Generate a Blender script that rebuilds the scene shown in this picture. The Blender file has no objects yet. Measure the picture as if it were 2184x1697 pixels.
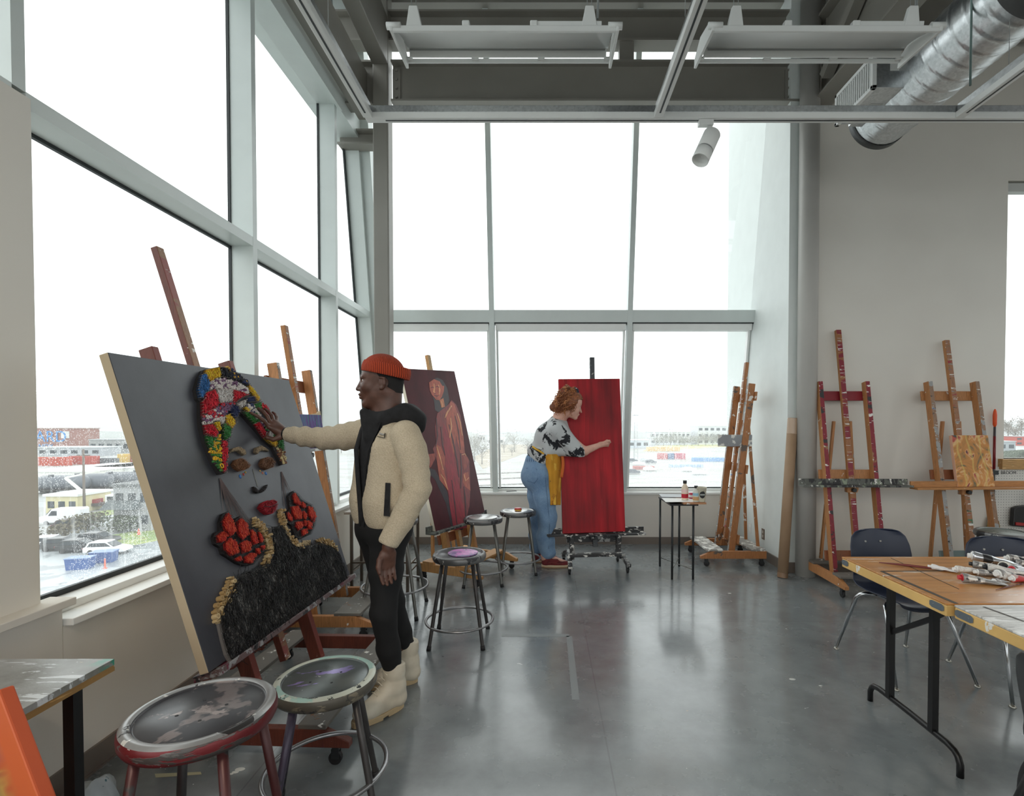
import bpy, bmesh, math, random
import numpy as np
from mathutils import Vector, Matrix, Euler, noise
C = bpy.context.scene.collection
R = random.Random(7)
PI = math.pi
# ---------------------------------------------------------------- camera maths (2184 x 1697 frame)
FOC, PX, PY, TH, CH = 1090.0, 1162.0, 924.5, math.radians(1.13), 1.45
def ray(u, v):
    a = (u - PX) / FOC; b = -(v - PY) / FOC
    return Vector((a, math.cos(TH) + b * math.sin(TH), -math.sin(TH) + b * math.cos(TH)))
EYE = Vector((0, 0, CH))
def at(u, v, y):
    r = ray(u, v); return EYE + r * (y / r.y)
def atx(u, v, x):
    r = ray(u, v); return EYE + r * (x / r.x)
def atz(u, v, z=0.0):
    r = ray(u, v); return EYE + r * ((z - CH) / r.z)
def onplane(u, v, o, n):
    r = ray(u, v); return EYE + r * ((Vector(o) - EYE).dot(n) / r.dot(n))
# ---------------------------------------------------------------- mesh builder
class MB:
    def __init__(s): s.v = []; s.f = []; s.m = []; s.sm = []
    def add(s, vs, fs, mi=0, smooth=False):
        b = len(s.v); s.v += [tuple(v) for v in vs]
        for f in fs: s.f.append([i + b for i in f]); s.m.append(mi); s.sm.append(smooth)
        return s
    def box(s, x0, x1, y0, y1, z0, z1, mi=0, M=None):
        vs = [Vector(p) for p in ((x0,y0,z0),(x1,y0,z0),(x1,y1,z0),(x0,y1,z0),(x0,y0,z1),(x1,y0,z1),(x1,y1,z1),(x0,y1,z1))]
        if M: vs = [M @ v for v in vs]
        return s.add(vs, [(3,2,1,0),(4,5,6,7),(0,1,5,4),(1,2,6,5),(2,3,7,6),(3,0,4,7)], mi)
    def bar(s, p0, p1, w, d, up=(0,0,1), mi=0):
        """rectangular bar p0->p1, w across, d along 'up' projected"""
        p0 = Vector(p0); p1 = Vector(p1); t = (p1 - p0).normalized(); up = Vector(up)
        x = t.cross(up)
        if x.length < 1e-4: x = t.cross(Vector((1,0,0)))
        x.normalize(); y = x.cross(t).normalized()
        c = [(-w/2,-d/2),(w/2,-d/2),(w/2,d/2),(-w/2,d/2)]
        vs = [p0 + x*a + y*b for a, b in c] + [p1 + x*a + y*b for a, b in c]
        return s.add(vs, [(0,1,2,3),(7,6,5,4),(0,4,5,1),(1,5,6,2),(2,6,7,3),(3,7,4,0)], mi)
    def paint_side(s, n0, d, mi):
        """give every face added since index n0 that looks along d the material mi"""
        d = Vector(d)
        for i in range(n0, len(s.f)):
            a, b, c = [Vector(s.v[j]) for j in s.f[i][:3]]
            if (b-a).cross(c-a).normalized().dot(d) > .7 or (b-a).cross(c-a).normalized().dot(d) < -.98: s.m[i] = mi if (sum((Vector(s.v[j]) for j in s.f[i]), Vector())/len(s.f[i]) - s.mid(n0)).dot(d) > 0 else s.m[i]
        return s
    def mid(s, n0):
        js = {j for f in s.f[n0:] for j in f}; return sum((Vector(s.v[j]) for j in js), Vector())/len(js)
    def cyl(s, p0, p1, r0, r1=None, n=12, mi=0, cap=True):
        if r1 is None: r1 = r0
        return s.tube([p0, p1], [r0, r1], n, mi, cap)
    def tube(s, pts, r, n=10, mi=0, cap=True, closed=False):
        pts = [Vector(p) for p in pts]; k = len(pts)
        if not hasattr(r, '__len__'): r = [r] * k
        ts = []
        for i in range(k):
            a = pts[(i-1) % k] if (closed or i > 0) else pts[i]
            b = pts[(i+1) % k] if (closed or i < k-1) else pts[i]
            ts.append((b - a).normalized())
        x = ts[0].orthogonal().normalized(); vs = []
        for i in range(k):
            x = (x - ts[i] * x.dot(ts[i])); x.normalize(); y = ts[i].cross(x)
            for j in range(n):
                a = 2*PI*j/n; vs.append(pts[i] + (x*math.cos(a) + y*math.sin(a)) * r[i])
        fs = []
        for i in range(k if closed else k-1):
            for j in range(n):
                a = i*n+j; b = i*n+(j+1) % n; c = ((i+1) % k)*n+(j+1) % n; d = ((i+1) % k)*n+j
                fs.append((a,b,c,d))
        s.add(vs, fs, mi, True)
        if cap and not closed:
            b = len(s.v) - len(vs)
            s.f.append([b + j for j in range(n)][::-1]); s.m.append(mi); s.sm.append(False)
            s.f.append([b + (k-1)*n + j for j in range(n)]); s.m.append(mi); s.sm.append(False)
        return s
    def lathe(s, prof, n=32, mi=0, M=None, cap0=True, cap1=True, smooth=True, sx=1, sy=1):
        vs = []
        for r, z in prof:
            for j in range(n):
                a = 2*PI*j/n; v = Vector((r*math.cos(a)*sx, r*math.sin(a)*sy, z)); vs.append(M @ v if M else v)
        k = len(prof)
        fs = [(i*n+j, i*n+(j+1) % n, (i+1)*n+(j+1) % n, (i+1)*n+j) for i in range(k-1) for j in range(n)]
        b = len(s.v); s.add(vs, fs, mi, smooth)
        if cap0: s.f.append([b+j for j in range(n)][::-1]); s.m.append(mi); s.sm.append(False)
        if cap1: s.f.append([b+(k-1)*n+j for j in range(n)]); s.m.append(mi); s.sm.append(False)
        return s
    def prism(s, poly, z0, z1, mi=0, M=None, mi_side=None):
        """poly: 2D points; extruded z0->z1 in frame M"""
        a = sum(poly[i][0]*poly[(i+1) % len(poly)][1] - poly[(i+1) % len(poly)][0]*poly[i][1] for i in range(len(poly)))
        if a < 0: poly = poly[::-1]
        n = len(poly)
        vs = [Vector((p[0],p[1],z0)) for p in poly] + [Vector((p[0],p[1],z1)) for p in poly]
        if M: vs = [M @ v for v in vs]
        b = len(s.v); s.add(vs, [(i,(i+1) % n, n+(i+1) % n, n+i) for i in range(n)], mi if mi_side is None else mi_side)
        s.f.append([b+i for i in range(n)][::-1]); s.m.append(mi); s.sm.append(False)
        s.f.append([b+n+i for i in range(n)]); s.m.append(mi); s.sm.append(False)
        return s
    def torus(s, c, R0, r, n=40, k=8, mi=0, M=None):
        pts = []
        for i in range(n):
            p = Vector((R0*math.cos(2*PI*i/n), R0*math.sin(2*PI*i/n), 0)) + (Vector(c) if not M else Vector(c))
            pts.append(M @ p if M else p)
        return s.tube(pts, r, k, mi, closed=True)
    def grid(s, fn, nu, nv, mi=0, smooth=True, flip=False):
        vs = [fn(i/nu, j/nv) for j in range(nv+1) for i in range(nu+1)]
        w = nu+1
        fs = [(j*w+i, j*w+i+1, (j+1)*w+i+1, (j+1)*w+i) for j in range(nv) for i in range(nu)]
        if flip: fs = [f[::-1] for f in fs]
        return s.add(vs, fs, mi, smooth)
    def build(s, name, mats, parent=None, bevel=0, org=None, M=None, solid=0, subd=0):
        me = bpy.data.meshes.new(name)
        vs = s.v
        if M is not None: Mi = M.inverted(); vs = [tuple(Mi @ Vector(v)) for v in vs]
        elif org is not None: vs = [(v[0]-org[0], v[1]-org[1], v[2]-org[2]) for v in vs]
        me.from_pydata(vs, [], s.f)
        if not isinstance(mats, (list, tuple)): mats = [mats]
        for m in mats: me.materials.append(m)
        me.polygons.foreach_set('material_index', s.m); me.polygons.foreach_set('use_smooth', s.sm)
        me.update()
        o = bpy.data.objects.new(name, me); C.objects.link(o)
        if M is not None: o.matrix_world = M
        elif org is not None: o.location = org
        if parent is not None: o.parent = parent; 
        if bevel:
            b = o.modifiers.new('b', 'BEVEL'); b.width = bevel; b.segments = 2; b.limit_method = 'ANGLE'; b.angle_limit = 0.7
        if solid:
            b = o.modifiers.new('s', 'SOLIDIFY'); b.thickness = solid; b.offset = 0
        if subd:
            b = o.modifiers.new('u', 'SUBSURF'); b.levels = subd; b.render_levels = subd
        return o
def tag(o, label=None, cat=None, group=None, kind=None):
    if label: o['label'] = label
    if cat: o['category'] = cat
    if group: o['group'] = group
    if kind: o['kind'] = kind
    return o
def thing(name, label, cat, loc=(0,0,0), rz=0, group=None):
    o = bpy.data.objects.new(name, None); C.objects.link(o); o.empty_display_size = .1
    o.location = loc; o.rotation_euler = (0,0,rz)
    return tag(o, label, cat, group)
def copy_tree(o, parent=None):
    c = o.copy(); C.objects.link(c); c.parent = parent
    for ch in list(o.children): copy_tree(ch, c)
    return c
def struct(mb, name, mats, parent=None, **k):
    o = mb.build(name, mats, parent, **k)
    if parent is None: o['kind'] = 'structure'
    return o
# ---------------------------------------------------------------- materials
def lin(c):
    f = lambda x: (x/255/12.92) if x/255 <= .04045 else ((x/255+.055)/1.055)**2.4
    return (f(c[0]), f(c[1]), f(c[2]), 1)
class NT:
    def __init__(s, name):
        s.mat = bpy.data.materials.new(name); s.mat.use_nodes = True; s.t = s.mat.node_tree; s.n = s.t.nodes
        s.b = s.n['Principled BSDF']; s.out = s.n['Material Output']; s.tc = None
    def L(s, a, b): s.t.links.new(a, b)
    def N(s, ty, **k):
        n = s.n.new(ty)
        for a, b in k.items(): setattr(n, a, b)
        return n
    def coord(s, scale=(1,1,1), which='Object', rot=(0,0,0), loc=(0,0,0)):
        if not s.tc: s.tc = s.N('ShaderNodeTexCoord')
        m = s.N('ShaderNodeMapping'); m.inputs['Scale'].default_value = scale; m.inputs['Rotation'].default_value = rot; m.inputs['Location'].default_value = loc
        s.L(s.tc.outputs[which], m.inputs['Vector']); return m.outputs[0]
    def noise(s, scale, co=None, detail=4, rough=.5, dist=0):
        n = s.N('ShaderNodeTexNoise'); n.inputs['Scale'].default_value = scale; n.inputs['Detail'].default_value = detail
        n.inputs['Roughness'].default_value = rough; n.inputs['Distortion'].default_value = dist
        s.L(co if co else s.coord(), n.inputs['Vector']); return n.outputs['Fac']
    def voro(s, scale, co=None, feature='F1', rnd=1):
        n = s.N('ShaderNodeTexVoronoi'); n.feature = feature; n.inputs['Scale'].default_value = scale; n.inputs['Randomness'].default_value = rnd
        s.L(co if co else s.coord(), n.inputs['Vector']); return n
    def ramp(s, fac, stops, const=False):
        r = s.N('ShaderNodeValToRGB'); e = r.color_ramp.elements
        if const: r.color_ramp.interpolation = 'CONSTANT'
        while len(e) < len(stops): e.new(.5)
        for i, (p, c) in enumerate(stops):
            e[i].position = p; e[i].color = c if len(c) == 4 else (*c, 1)
        s.L(fac, r.inputs[0]); return r.outputs[0]
    def mix(s, fac, a, b, mode='MIX'):
        m = s.N('ShaderNodeMix'); m.data_type = 'RGBA'; m.blend_type = mode
        for inp, val in ((m.inputs[0], fac), (m.inputs[6], a), (m.inputs[7], b)):
            if hasattr(val, 'is_linked') or isinstance(val, bpy.types.NodeSocket): s.L(val, inp)
            else: inp.default_value = val
        return m.outputs[2]
    def math(s, op, a, b=0.0):
        m = s.N('ShaderNodeMath'); m.operation = op
        for inp, val in ((m.inputs[0], a), (m.inputs[1], b)):
            if isinstance(val, bpy.types.NodeSocket): s.L(val, inp)
            else: inp.default_value = val
        return m.outputs[0]
    def set(s, color=None, rough=None, metal=None, **k):
        for nm, val in [('Base Color', color), ('Roughness', rough), ('Metallic', metal)] + [(a.replace('_', ' '), b) for a, b in k.items()]:
            if val is None: continue
            if isinstance(val, bpy.types.NodeSocket): s.L(val, s.b.inputs[nm])
            else: s.b.inputs[nm].default_value = val
        return s
    def bump(s, h, strength=.3, dist=.01):
        b = s.N('ShaderNodeBump'); b.inputs['Strength'].default_value = strength; b.inputs['Distance'].default_value = dist
        s.L(h, b.inputs['Height']); s.L(b.outputs[0], s.b.inputs['Normal']); return s
W0 = (1,1,1,1); K0 = (0,0,0,1)
MC = {}
def plain(c, rough=.5, metal=0, name=None, **k):
    key = (tuple(c), rough, metal, tuple(k.items()))
    if key in MC: return MC[key]
    t = NT(name or 'm_%d_%d_%d' % tuple(int(x) for x in c[:3])); col = lin(c)
    n = t.noise(6.0, detail=3)
    v = t.ramp(n, [(.3, tuple(x*.97 for x in col[:3])), (.7, tuple(min(1, x*1.02) for x in col[:3]))])
    t.set(v, rough, metal, **k); MC[key] = t.mat; return t.mat
def splat(name, base, layers, rough=.55, metal=0, wood=False, ax=(1,1,1), bump=.15, wsc=1.0):
    """base colour (optionally wood grain) plus irregular dried paint patches; layers = [(colour, scale, threshold, stretch)]"""
    t = NT(name); col = lin(base)
    if wood:
        g = t.noise(9*wsc, t.coord(ax), 6, .65, 1.5)
        v = t.ramp(g, [(.25, tuple(x*.6 for x in col[:3])), (.5, col[:3]), (.75, tuple(min(1, x*1.3) for x in col[:3]))])
    else:
        g = t.noise(5, None, 4)
        v = t.ramp(g, [(.3, tuple(x*.8 for x in col[:3])), (.7, tuple(min(1, x*1.15) for x in col[:3]))])
    hsum = None
    for i, (c, sc, th, st) in enumerate(layers):
        co = t.coord(st, loc=(i*3.7+1.1, i*1.9, i*5.3))
        nz = t.noise(sc, co, 5, .62, .3)
        f = t.ramp(nz, [(th, (0,0,0)), (min(.99, th+.02), (1,1,1))])
        v = t.mix(f, v, lin(c)); hsum = f if hsum is None else t.mix(1.0, hsum, f, 'LIGHTEN')
    t.set(v, rough, metal)
    if hsum is not None: t.bump(hsum, bump, .003)
    return t.mat
# ================================================================ ROOM
wallm = NT('wall_paint'); n = wallm.noise(1.2, None, 3); wallm.set(wallm.ramp(n, [(.3, lin((217,213,205))[:3]), (.7, lin((224,221,213))[:3])]), .75); wallm.bump(wallm.noise(180, None, 2), .04, .002); wallm = wallm.mat
whitem = plain((236,238,236), .45, name='white_sill_paint')
alum = plain((208,216,214), .35, 0, name='painted_aluminium')
gask = plain((40,46,48), .5, name='black_gasket')
steelp = NT('beam_paint'); n = steelp.noise(1.6, None, 4); steelp.set(steelp.ramp(n, [(.3, lin((134,131,124))[:3]), (.7, lin((146,143,136))[:3])]), .5); steelp = steelp.mat
basem = plain((120,110,102), .5, name='rubber_baseboard')
def floor_mat():
    t = NT('polished_concrete')
    co = t.coord((1,1,1)); a = t.noise(1.1, co, 6, .6, .5); b = t.noise(7, co, 6, .6)
    base = t.mix(.45, t.ramp(a, [(.28, lin((92,98,101))[:3]), (.5, lin((115,121,124))[:3]), (.72, lin((138,145,147))[:3])]), t.ramp(b, [(.3, lin((94,100,103))[:3]), (.7, lin((137,144,146))[:3])]))
    brown = t.ramp(t.noise(.8, t.coord((1,1,1), loc=(4,2,0)), 5, .6), [(.58, (0,0,0)), (.75, (.45,.45,.45))])
    base = t.mix(brown, base, lin((112,104,92)))
    for i, (c, sc, th) in enumerate((((215,218,216), 16, .735), ((70,72,72), 13, .73), ((228,228,222), 34, .74), ((176,150,120), 20, .76), ((90,84,78), 30, .73))):
        nz = t.noise(sc, t.coord((1,1.6,1), loc=(i*7.1, i*3.3, 0), rot=(0,0,i*.7)), 4, .6, .6)
        base = t.mix(t.ramp(nz, [(th, (0,0,0)), (th+.015, (1,1,1))]), base, lin(c))
    jx = t.N('ShaderNodeSeparateXYZ'); t.L(t.coord(), jx.inputs[0])
    for sock, pos in ((jx.outputs[0], .28), (jx.outputs[0], -1.2), (jx.outputs[0], 2.9), (jx.outputs[1], 3.72), (jx.outputs[1], 1.9)):
        d = t.math('ABSOLUTE', t.math('SUBTRACT', sock, pos)); f = t.math('LESS_THAN', d, .0035)
        base = t.mix(t.math('MULTIPLY', f, .35), base, lin((70,74,76)))
    r = t.ramp(t.noise(2.2, None, 5, .6), [(.3, (.17,)*3), (.7, (.34,)*3)])
    t.set(base, r); t.b.inputs['Specular IOR Level'].default_value = .62
    t.b.inputs['Coat Weight'].default_value = .5; t.b.inputs['Coat Roughness'].default_value = .12
    t.bump(t.noise(26, None, 3), .05, .004)
    return t.mat
XL, YB, YR, ZC = -1.89, 6.13, 4.95, 5.62      # left wall, back wall below the glass, right-hand wall, deck
XG, XM = -2.084, -1.93                        # left glass, left mullion faces
XR = 2.35
RX, RY = 6.4, -5.0
m = MB(); m.box(-2.3, RX, RY, 6.6, -.12, 0); struct(m, 'floor', floor_mat())
# ceiling: dark corrugated steel deck
dk = plain((50,50,50), .5, .2, name='dark_steel_deck')
m = MB(); m.box(-2.3, RX, RY, 5.3, ZC+.06, ZC+.3)
x = -2.3
while x < RX:
    m.prism([(x, ZC+.07), (x+.02, ZC), (x+.075, ZC), (x+.095, ZC+.07)], RY, 5.3, 0, Matrix(((1,0,0,0),(0,0,1,0),(0,1,0,0),(0,0,0,1)))); x += .15
struct(m, 'ceiling', dk)
# left wall under the windows + pilaster covering the near part
m = MB(); m.box(XG-.16, XL, 1.99, YB+.2, 0, .655); struct(m, 'wall_left', wallm)
m = MB(); m.box(XG-.16, XL, -.62, 1.99, 0, .735); m.box(XG-.05, XM+.005, .6, 1.94, .735, 2.665); struct(m, 'wall_left_near', wallm, bevel=.004)
m = MB(); m.box(XG-.16, XL, RY, -.62, 0, .735); struct(m, 'wall_left_rear', wallm)
# sills
m = MB(); m.box(XM-.03, XL+.035, -.62, 2.012, .735, .765); struct(m, 'trim_1', wallm, bevel=.003)
m = MB(); m.box(XG-.1, XL+.035, 1.995, 6.2, .655, .683); m.box(XG-.06, XM-.03, 2.012, 6.0, .683, .716); struct(m, 'trim_2', whitem, bevel=.003)
for nm, a, b in (('baseboard_left', 0.0, 6.0),):
    m = MB(); m.box(XL, XL+.012, RY, YB, 0, .102); m.box(XL+.012, XL+.02, RY, YB, 0, .008); struct(m, nm, basem)
m = MB(); m.box(XL, XR, YB-.012, YB, 0, .085); struct(m, 'baseboard_back', basem)
m = MB(); m.box(XR-.012, XR, YR, YB, 0, .1); m.box(XR-.012, XR+.1, YR-.012, YR, 0, .1); struct(m, 'baseboard_return', basem)
m = MB(); m.box(2.6, RX, YR-.012, YR, 0, .1); struct(m, 'baseboard_right', basem)
# back wall under the glass, sill, glass plane
gA = atx(1635, 255, XR); gB = atx(1570, 1050, XR)
SL = (gB.y - gA.y) / (gA.z - gB.z)
def yg(z): return gB.y - SL * (z - gB.z)
m = MB(); m.box(XG-.16, XR, YB, YB+.4, 0, .60); struct(m, 'wall_back', wallm)
m = MB(); m.box(XL, XR, YB-.03, yg(.62)+.05, .60, .628); struct(m, 'trim_3', whitem, bevel=.003)
# return wall (splayed end of the glazing) and the wall at the right with its window
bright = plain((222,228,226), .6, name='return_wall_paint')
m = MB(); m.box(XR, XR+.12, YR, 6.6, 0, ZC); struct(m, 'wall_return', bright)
wx0 = at(2150, 420, YR).x; wz0 = at(2140, 978, YR).z; wz1 = at(2150, 385, YR).z
m = MB(); m.box(XR+.12, wx0, YR, YR+.2, 0, ZC); m.box(wx0, RX, YR, YR+.2, 0, wz0); m.box(wx0, RX, YR, YR+.2, wz1, ZC)
struct(m, 'wall_right', wallm)
w3 = thing('window_3', 'window in the right wall', 'window'); del w3['label']; del w3['category']; w3['kind'] = 'structure'
m = MB(); m.box(wx0, RX, YR+.13, YR+.19, wz1-.05, wz1); m.box(wx0, wx0+.05, YR+.13, YR+.19, wz0, wz1); m.box(wx0+1.2, wx0+1.26, YR+.1, YR+.19, wz0, wz1); m.build('window_frame', alum, w3)
m = MB(); m.box(wx0, RX, YR+.01, YR+.08, wz1-.1, wz1-.02); m.build('blind_cassette', plain((190,192,188), .5), w3)
ws = at(2128, 1000, YR)
m = MB(); m.box(ws.x, RX, YR-.05, YR+.14, ws.z, wz0+.0); struct(m, 'trim_4', splat('oak_sill', (178,138,84), [((205,170,120), 8, .62, (1,4,4))], .5, wood=True, ax=(.6,6,6)), bevel=.003)
# far side walls of the room, out of frame; openings sized to let in fill light
m = MB(); m.box(RX, RX+.15, RY, YR+.2, 0, .9); m.box(RX, RX+.15, RY, YR+.2, 4.4, ZC)
for y_ in (-5, -2.6, -.2, 2.2, 4.6): m.box(RX, RX+.15, y_, min(y_+1.5, 5.1), .9, 4.4)
struct(m, 'wall_side', wallm)
m = MB(); m.box(-2.3, RX, RY-.15, RY, 0, 1.0); m.box(-2.3, RX, RY-.15, RY, 4.2, ZC); m.box(2.5, 3.1, RY-.15, RY, 1.0, 4.2); struct(m, 'wall_rear', wallm)
# steel: column, beams
m = MB(); m.box(-1.65, -1.50, 4.95, 5.10, 0, ZC); struct(m, 'trim_5', steelp, bevel=.012)
def ibeam_x(m, x0, x1, yc, z0, z1, fw=.15, ft=.018):
    m.box(x0, x1, yc-fw/2, yc+fw/2, z0, z0+ft); m.box(x0, x1, yc-fw/2, yc+fw/2, z1-ft, z1); m.box(x0, x1, yc-.006, yc+.006, z0+ft, z1-ft)
def ibeam_y(m, y0, y1, xc, z0, z1, fw=.15, ft=.018):
    m.box(xc-fw/2, xc+fw/2, y0, y1, z0, z0+ft); m.box(xc-fw/2, xc+fw/2, y0, y1, z1-ft, z1); m.box(xc-.006, xc+.006, y0, y1, z0+ft, z1-ft)
zb0 = at(1200, 216, 4.95).z; zb1 = at(1200, 128, 4.95).z
zu0 = at(1200, 80, 4.95).z; zu1 = at(1200, 14, 4.95).z
m = MB(); ibeam_x(m, -1.47, 2.45, 5.02, zb0, zb1, .16)
for x in (-1.47, 2.32):
    m.box(x, x+.075, 5.0, 5.012, zb0+.03, zb1-.05)
    for i in range(4): m.cyl((x+.038, 5.0, zb0+.07+i*.085), (x+.038, 4.982, zb0+.07+i*.085), .014, n=6)
struct(m, 'trim_6', steelp)
m = MB(); ibeam_x(m, -2.1, 2.45, 5.06, zu0, zu1, .16); m.box(.72, .86, 5.0, 5.1, zb1, zu0); struct(m, 'trim_7', steelp)
m = MB(); ibeam_x(m, -2.1, -1.65, 5.02, zb0-.02, zb1); ibeam_x(m, -2.1, -1.65, 5.3, zb0-.25, zb0-.1); struct(m, 'trim_8', steelp)
zc = at(815, 137, 4.95).z
m = MB(); m.box(-1.65, -1.50, RY, 4.95, zc, zc+.45); struct(m, 'trim_9', steelp, bevel=.008)
m = MB(); m.box(-1.87, -1.72, RY, 5.2, 4.5, 4.85); struct(m, 'trim_10', steelp, bevel=.006)
# right column and the beams that leave it
m = MB(); m.cyl((2.49, 4.86, 0), (2.49, 4.86, ZC), .088, n=40); struct(m, 'trim_11', plain((176,174,169), .45, name='column_paint'))
m = MB(); ibeam_y(m, RY, 4.9, 2.62, at(1739,224,4.9).z, at(1739,224,4.9).z+.75, .2)
m.bar((2.55,4.7,4.6),(2.55,3.2,5.6),.09,.09)
struct(m, 'trim_12', steelp)
m = MB(); ibeam_x(m, 2.6, RX, 4.8, zu0-.1, zu1+.05, .16); ibeam_x(m, 2.7, RX, 3.0, 5.25, 5.6, .16); struct(m, 'trim_13', steelp)
# ---------------------------------------------------------------- glazing
def glass_mat(name, drops, band, veil=.05):
    t = NT(name); t.n.remove(t.b)
    tr = t.N('ShaderNodeBsdfTransparent'); tr.inputs[0].default_value = (.97,.985,.98,1)
    gl = t.N('ShaderNodeBsdfGlossy'); gl.inputs['Roughness'].default_value = .02
    lw = t.N('ShaderNodeLayerWeight'); lw.inputs['Blend'].default_value = .5
    fr = t.math('ADD', t.math('MULTIPLY', t.math('POWER', lw.outputs['Facing'], 5.0), .6), .035)
    mx = t.N('ShaderNodeMixShader'); t.L(fr, mx.inputs[0]); t.L(tr.outputs[0], mx.inputs[1]); t.L(gl.outputs[0], mx.inputs[2])
    # rain drops: small blobs of bright refracted sky on the pane
    dr = t.N('ShaderNodeBsdfTranslucent'); dr.inputs[0].default_value = (.95,.97,.98,1)
    v1 = t.voro(drops, t.coord((1,1,.8))); s1 = t.ramp(v1.outputs['Distance'], [(.0, (1,1,1)), (.30, (1,1,1)), (.36, (0,0,0))])
    clump = t.ramp(t.noise(2.2, t.coord((1,1,.5)), 4, .6), [(.46, (0,0,0)), (.6, (1,1,1))])
    v3 = t.voro(drops, t.coord((1,1,.8))); pick = t.ramp(v3.outputs['Color'], [(.45, (0,0,0)), (.47, (1,1,1))], True)
    f = t.math('MULTIPLY', t.math('MULTIPLY', s1, clump), pick)
    st = t.ramp(t.noise(60, t.coord((1,1,.06)), 3, .6), [(.56, (0,0,0)), (.66, (.5,.5,.5))])
    st = t.math('MULTIPLY', st, t.ramp(t.noise(1.3, t.coord((1,1,1), loc=(2,3,1)), 3), [(.5, (0,0,0)), (.65, (1,1,1))]))
    z = t.N('ShaderNodeSeparateXYZ'); t.L(t.coord(), z.inputs[0])
    low = t.N('ShaderNodeMapRange'); low.inputs[1].default_value = band; low.inputs[2].default_value = band-.5; t.L(z.outputs[2], low.inputs[0])
    f = t.math('MULTIPLY', t.math('MAXIMUM', f, st), low.outputs[0]); f = t.math('ADD', t.math('MULTIPLY', f, .5), t.math('MULTIPLY', low.outputs[0], veil))  # veil: pale film on the wet panes, also stands in for outdoor haze
    m2 = t.N('ShaderNodeMixShader'); t.L(f, m2.inputs[0]); t.L(mx.outputs[0], m2.inputs[1]); t.L(dr.outputs[0], m2.inputs[2])
    t.L(m2.outputs[0], t.out.inputs[0]); return t.mat
glassm = glass_mat('rainy_glass', 150, 2.1); glassb = glass_mat('streaming_glass', 110, 2.3, .10)
def winroot(name):
    o = bpy.data.objects.new(name, None); C.objects.link(o); o['kind'] = 'structure'; return o
w1 = winroot('window_1')
ym = [ -4.6, -3.07, -1.54, .32, 1.90, 3.43, 4.77]
ZH = 4.38
def mull(y, z0, z1):
    m = MB(); m.box(XG, XM, y-.025, y+.025, z0, z1); m.build('mullion', alum, w1)
    m = MB(); m.box(XG-.006, XG+.012, y-.034, y+.034, z0, z1); m.build('gasket', gask, w1)
for y in ym: mull(y, 2.68 if y in (.32,1.90) else .70, ZH)
def trans(y0, y1, z0=2.624, z1=2.684):
    m = MB(); m.box(XG, XM-.001, y0, y1, z0, z1); m.build('transom', alum, w1)
    m = MB(); m.box(XG-.006, XG+.012, y0, y1, z0-.016, z1+.006); m.build('gasket', gask, w1)
for a, b in zip(ym, ym[1:]): trans(a+.025, b-.025)
trans(ym[-1]+.025, yg(2.65)-.12)
m = MB(); m.box(XG-.006, XG+.014, 1.96, yg(.7), .716, .74); m.build('gasket', gask, w1)
m = MB(); m.box(XG-.1, XM+.02, RY, yg(4.4)-.1, ZH, ZH+.22); m.build('window_header', alum, w1)
m = MB(); m.box(XM+.02, XM+.05, RY, 4.8, ZH-.03, ZH+.05); m.build('shade_rail', alum, w1)
for a, b in zip(ym, ym[1:]+[None]):
    for z0, z1 in ((.716, 2.64), (2.66, ZH+.01), (ZH+.2, ZC)):
        m = MB()
        if b is not None: m.box(XG-.004, XG, a, b, z0, z1)
        else:
            ya, yb2 = yg(z0), yg(z1)
            m.prism([(a, z0), (ya, z0), (yb2, z1), (a, z1)], XG-.004, XG, 0, Matrix(((0,0,1,0),(1,0,0,0),(0,1,0,0),(0,0,0,1))))
        m.build('glass_pane', glassm, w1)
# corner post, leaning with the back glazing
def lean(m, x0, x1, z0, z1, d0, d1, mi=0):
    """box in the leaning back plane; d = offset into the room"""
    vs = []
    for z in (z0, z1):
        for x, d in ((x0,d0),(x1,d0),(x1,d1),(x0,d1)): vs.append((x, yg(z)-d, z))
    m.add(vs, [(3,2,1,0),(4,5,6,7),(0,4,5,1),(1,5,6,2),(2,6,7,3),(3,7,4,0)][::1], mi)
m = MB(); lean(m, XG, XM, .66, ZC, .20, -.02); lean(m, XM, XM+.10, .66, ZC, .15, 0)
m.build('corner_post', alum, w1)
m = MB(); lean(m, XG-.002, XG+.012, .72, 2.62, .235, .20); lean(m, XG-.002, XG+.012, 2.69, ZH, .235, .20); m.build('gasket', gask, w1)
w2 = winroot('window_2')
def bx(u, v):    # x on the back glass (mullion front) plane at a pixel
    n = Vector((0, -math.cos(math.atan(SL)), -math.sin(math.atan(SL)))); p = onplane(u, v, (XR, yg(1)-.12, 1), n); return p
cols = [bx(1049, 700).x, bx(1343, 700).x]
for x in cols:
    m = MB(); lean(m, x-.028, x+.028, .628, ZC, .13, 0); m.build('mullion', alum, w2)
zt1 = bx(1200, 661).z; zt0 = bx(1200, 687).z; zt2 = bx(1200, 703).z
xs = [XM+.10] + cols + [XR]
for i in range(3):
    a = xs[i] + (.0 if i == 0 else .028); b = xs[i+1] - (.0 if i == 2 else .028)
    m = MB(); lean(m, a, b, zt0, zt1, .125, 0); m.build('transom', alum, w2)
    m = MB(); lean(m, a, b, zt0-.012, zt0, .11, 0); lean(m, a, b, .66, .675, .02, -.005); m.build('gasket', gask, w2)
    m = MB(); lean(m, a+.012, b-.012, zt2, zt0-.012, .10, .0); lean(m, a+.012, a+.035, .675, zt2, .06, 0); lean(m, b-.035, b-.012, .675, zt2, .06, 0); m.build('sash', whitem, w2)
    for z0, z1 in ((.628, zt0), (zt1, ZC)):
        m = MB(); lean(m, a, b, z0, z1, 0, -.004); m.build('glass_pane', glassb, w2)
m = MB(); lean(m, XM+.1, XR, .628, .662, .06, 0); m.build('bottom_rail', whitem, w2)
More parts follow.
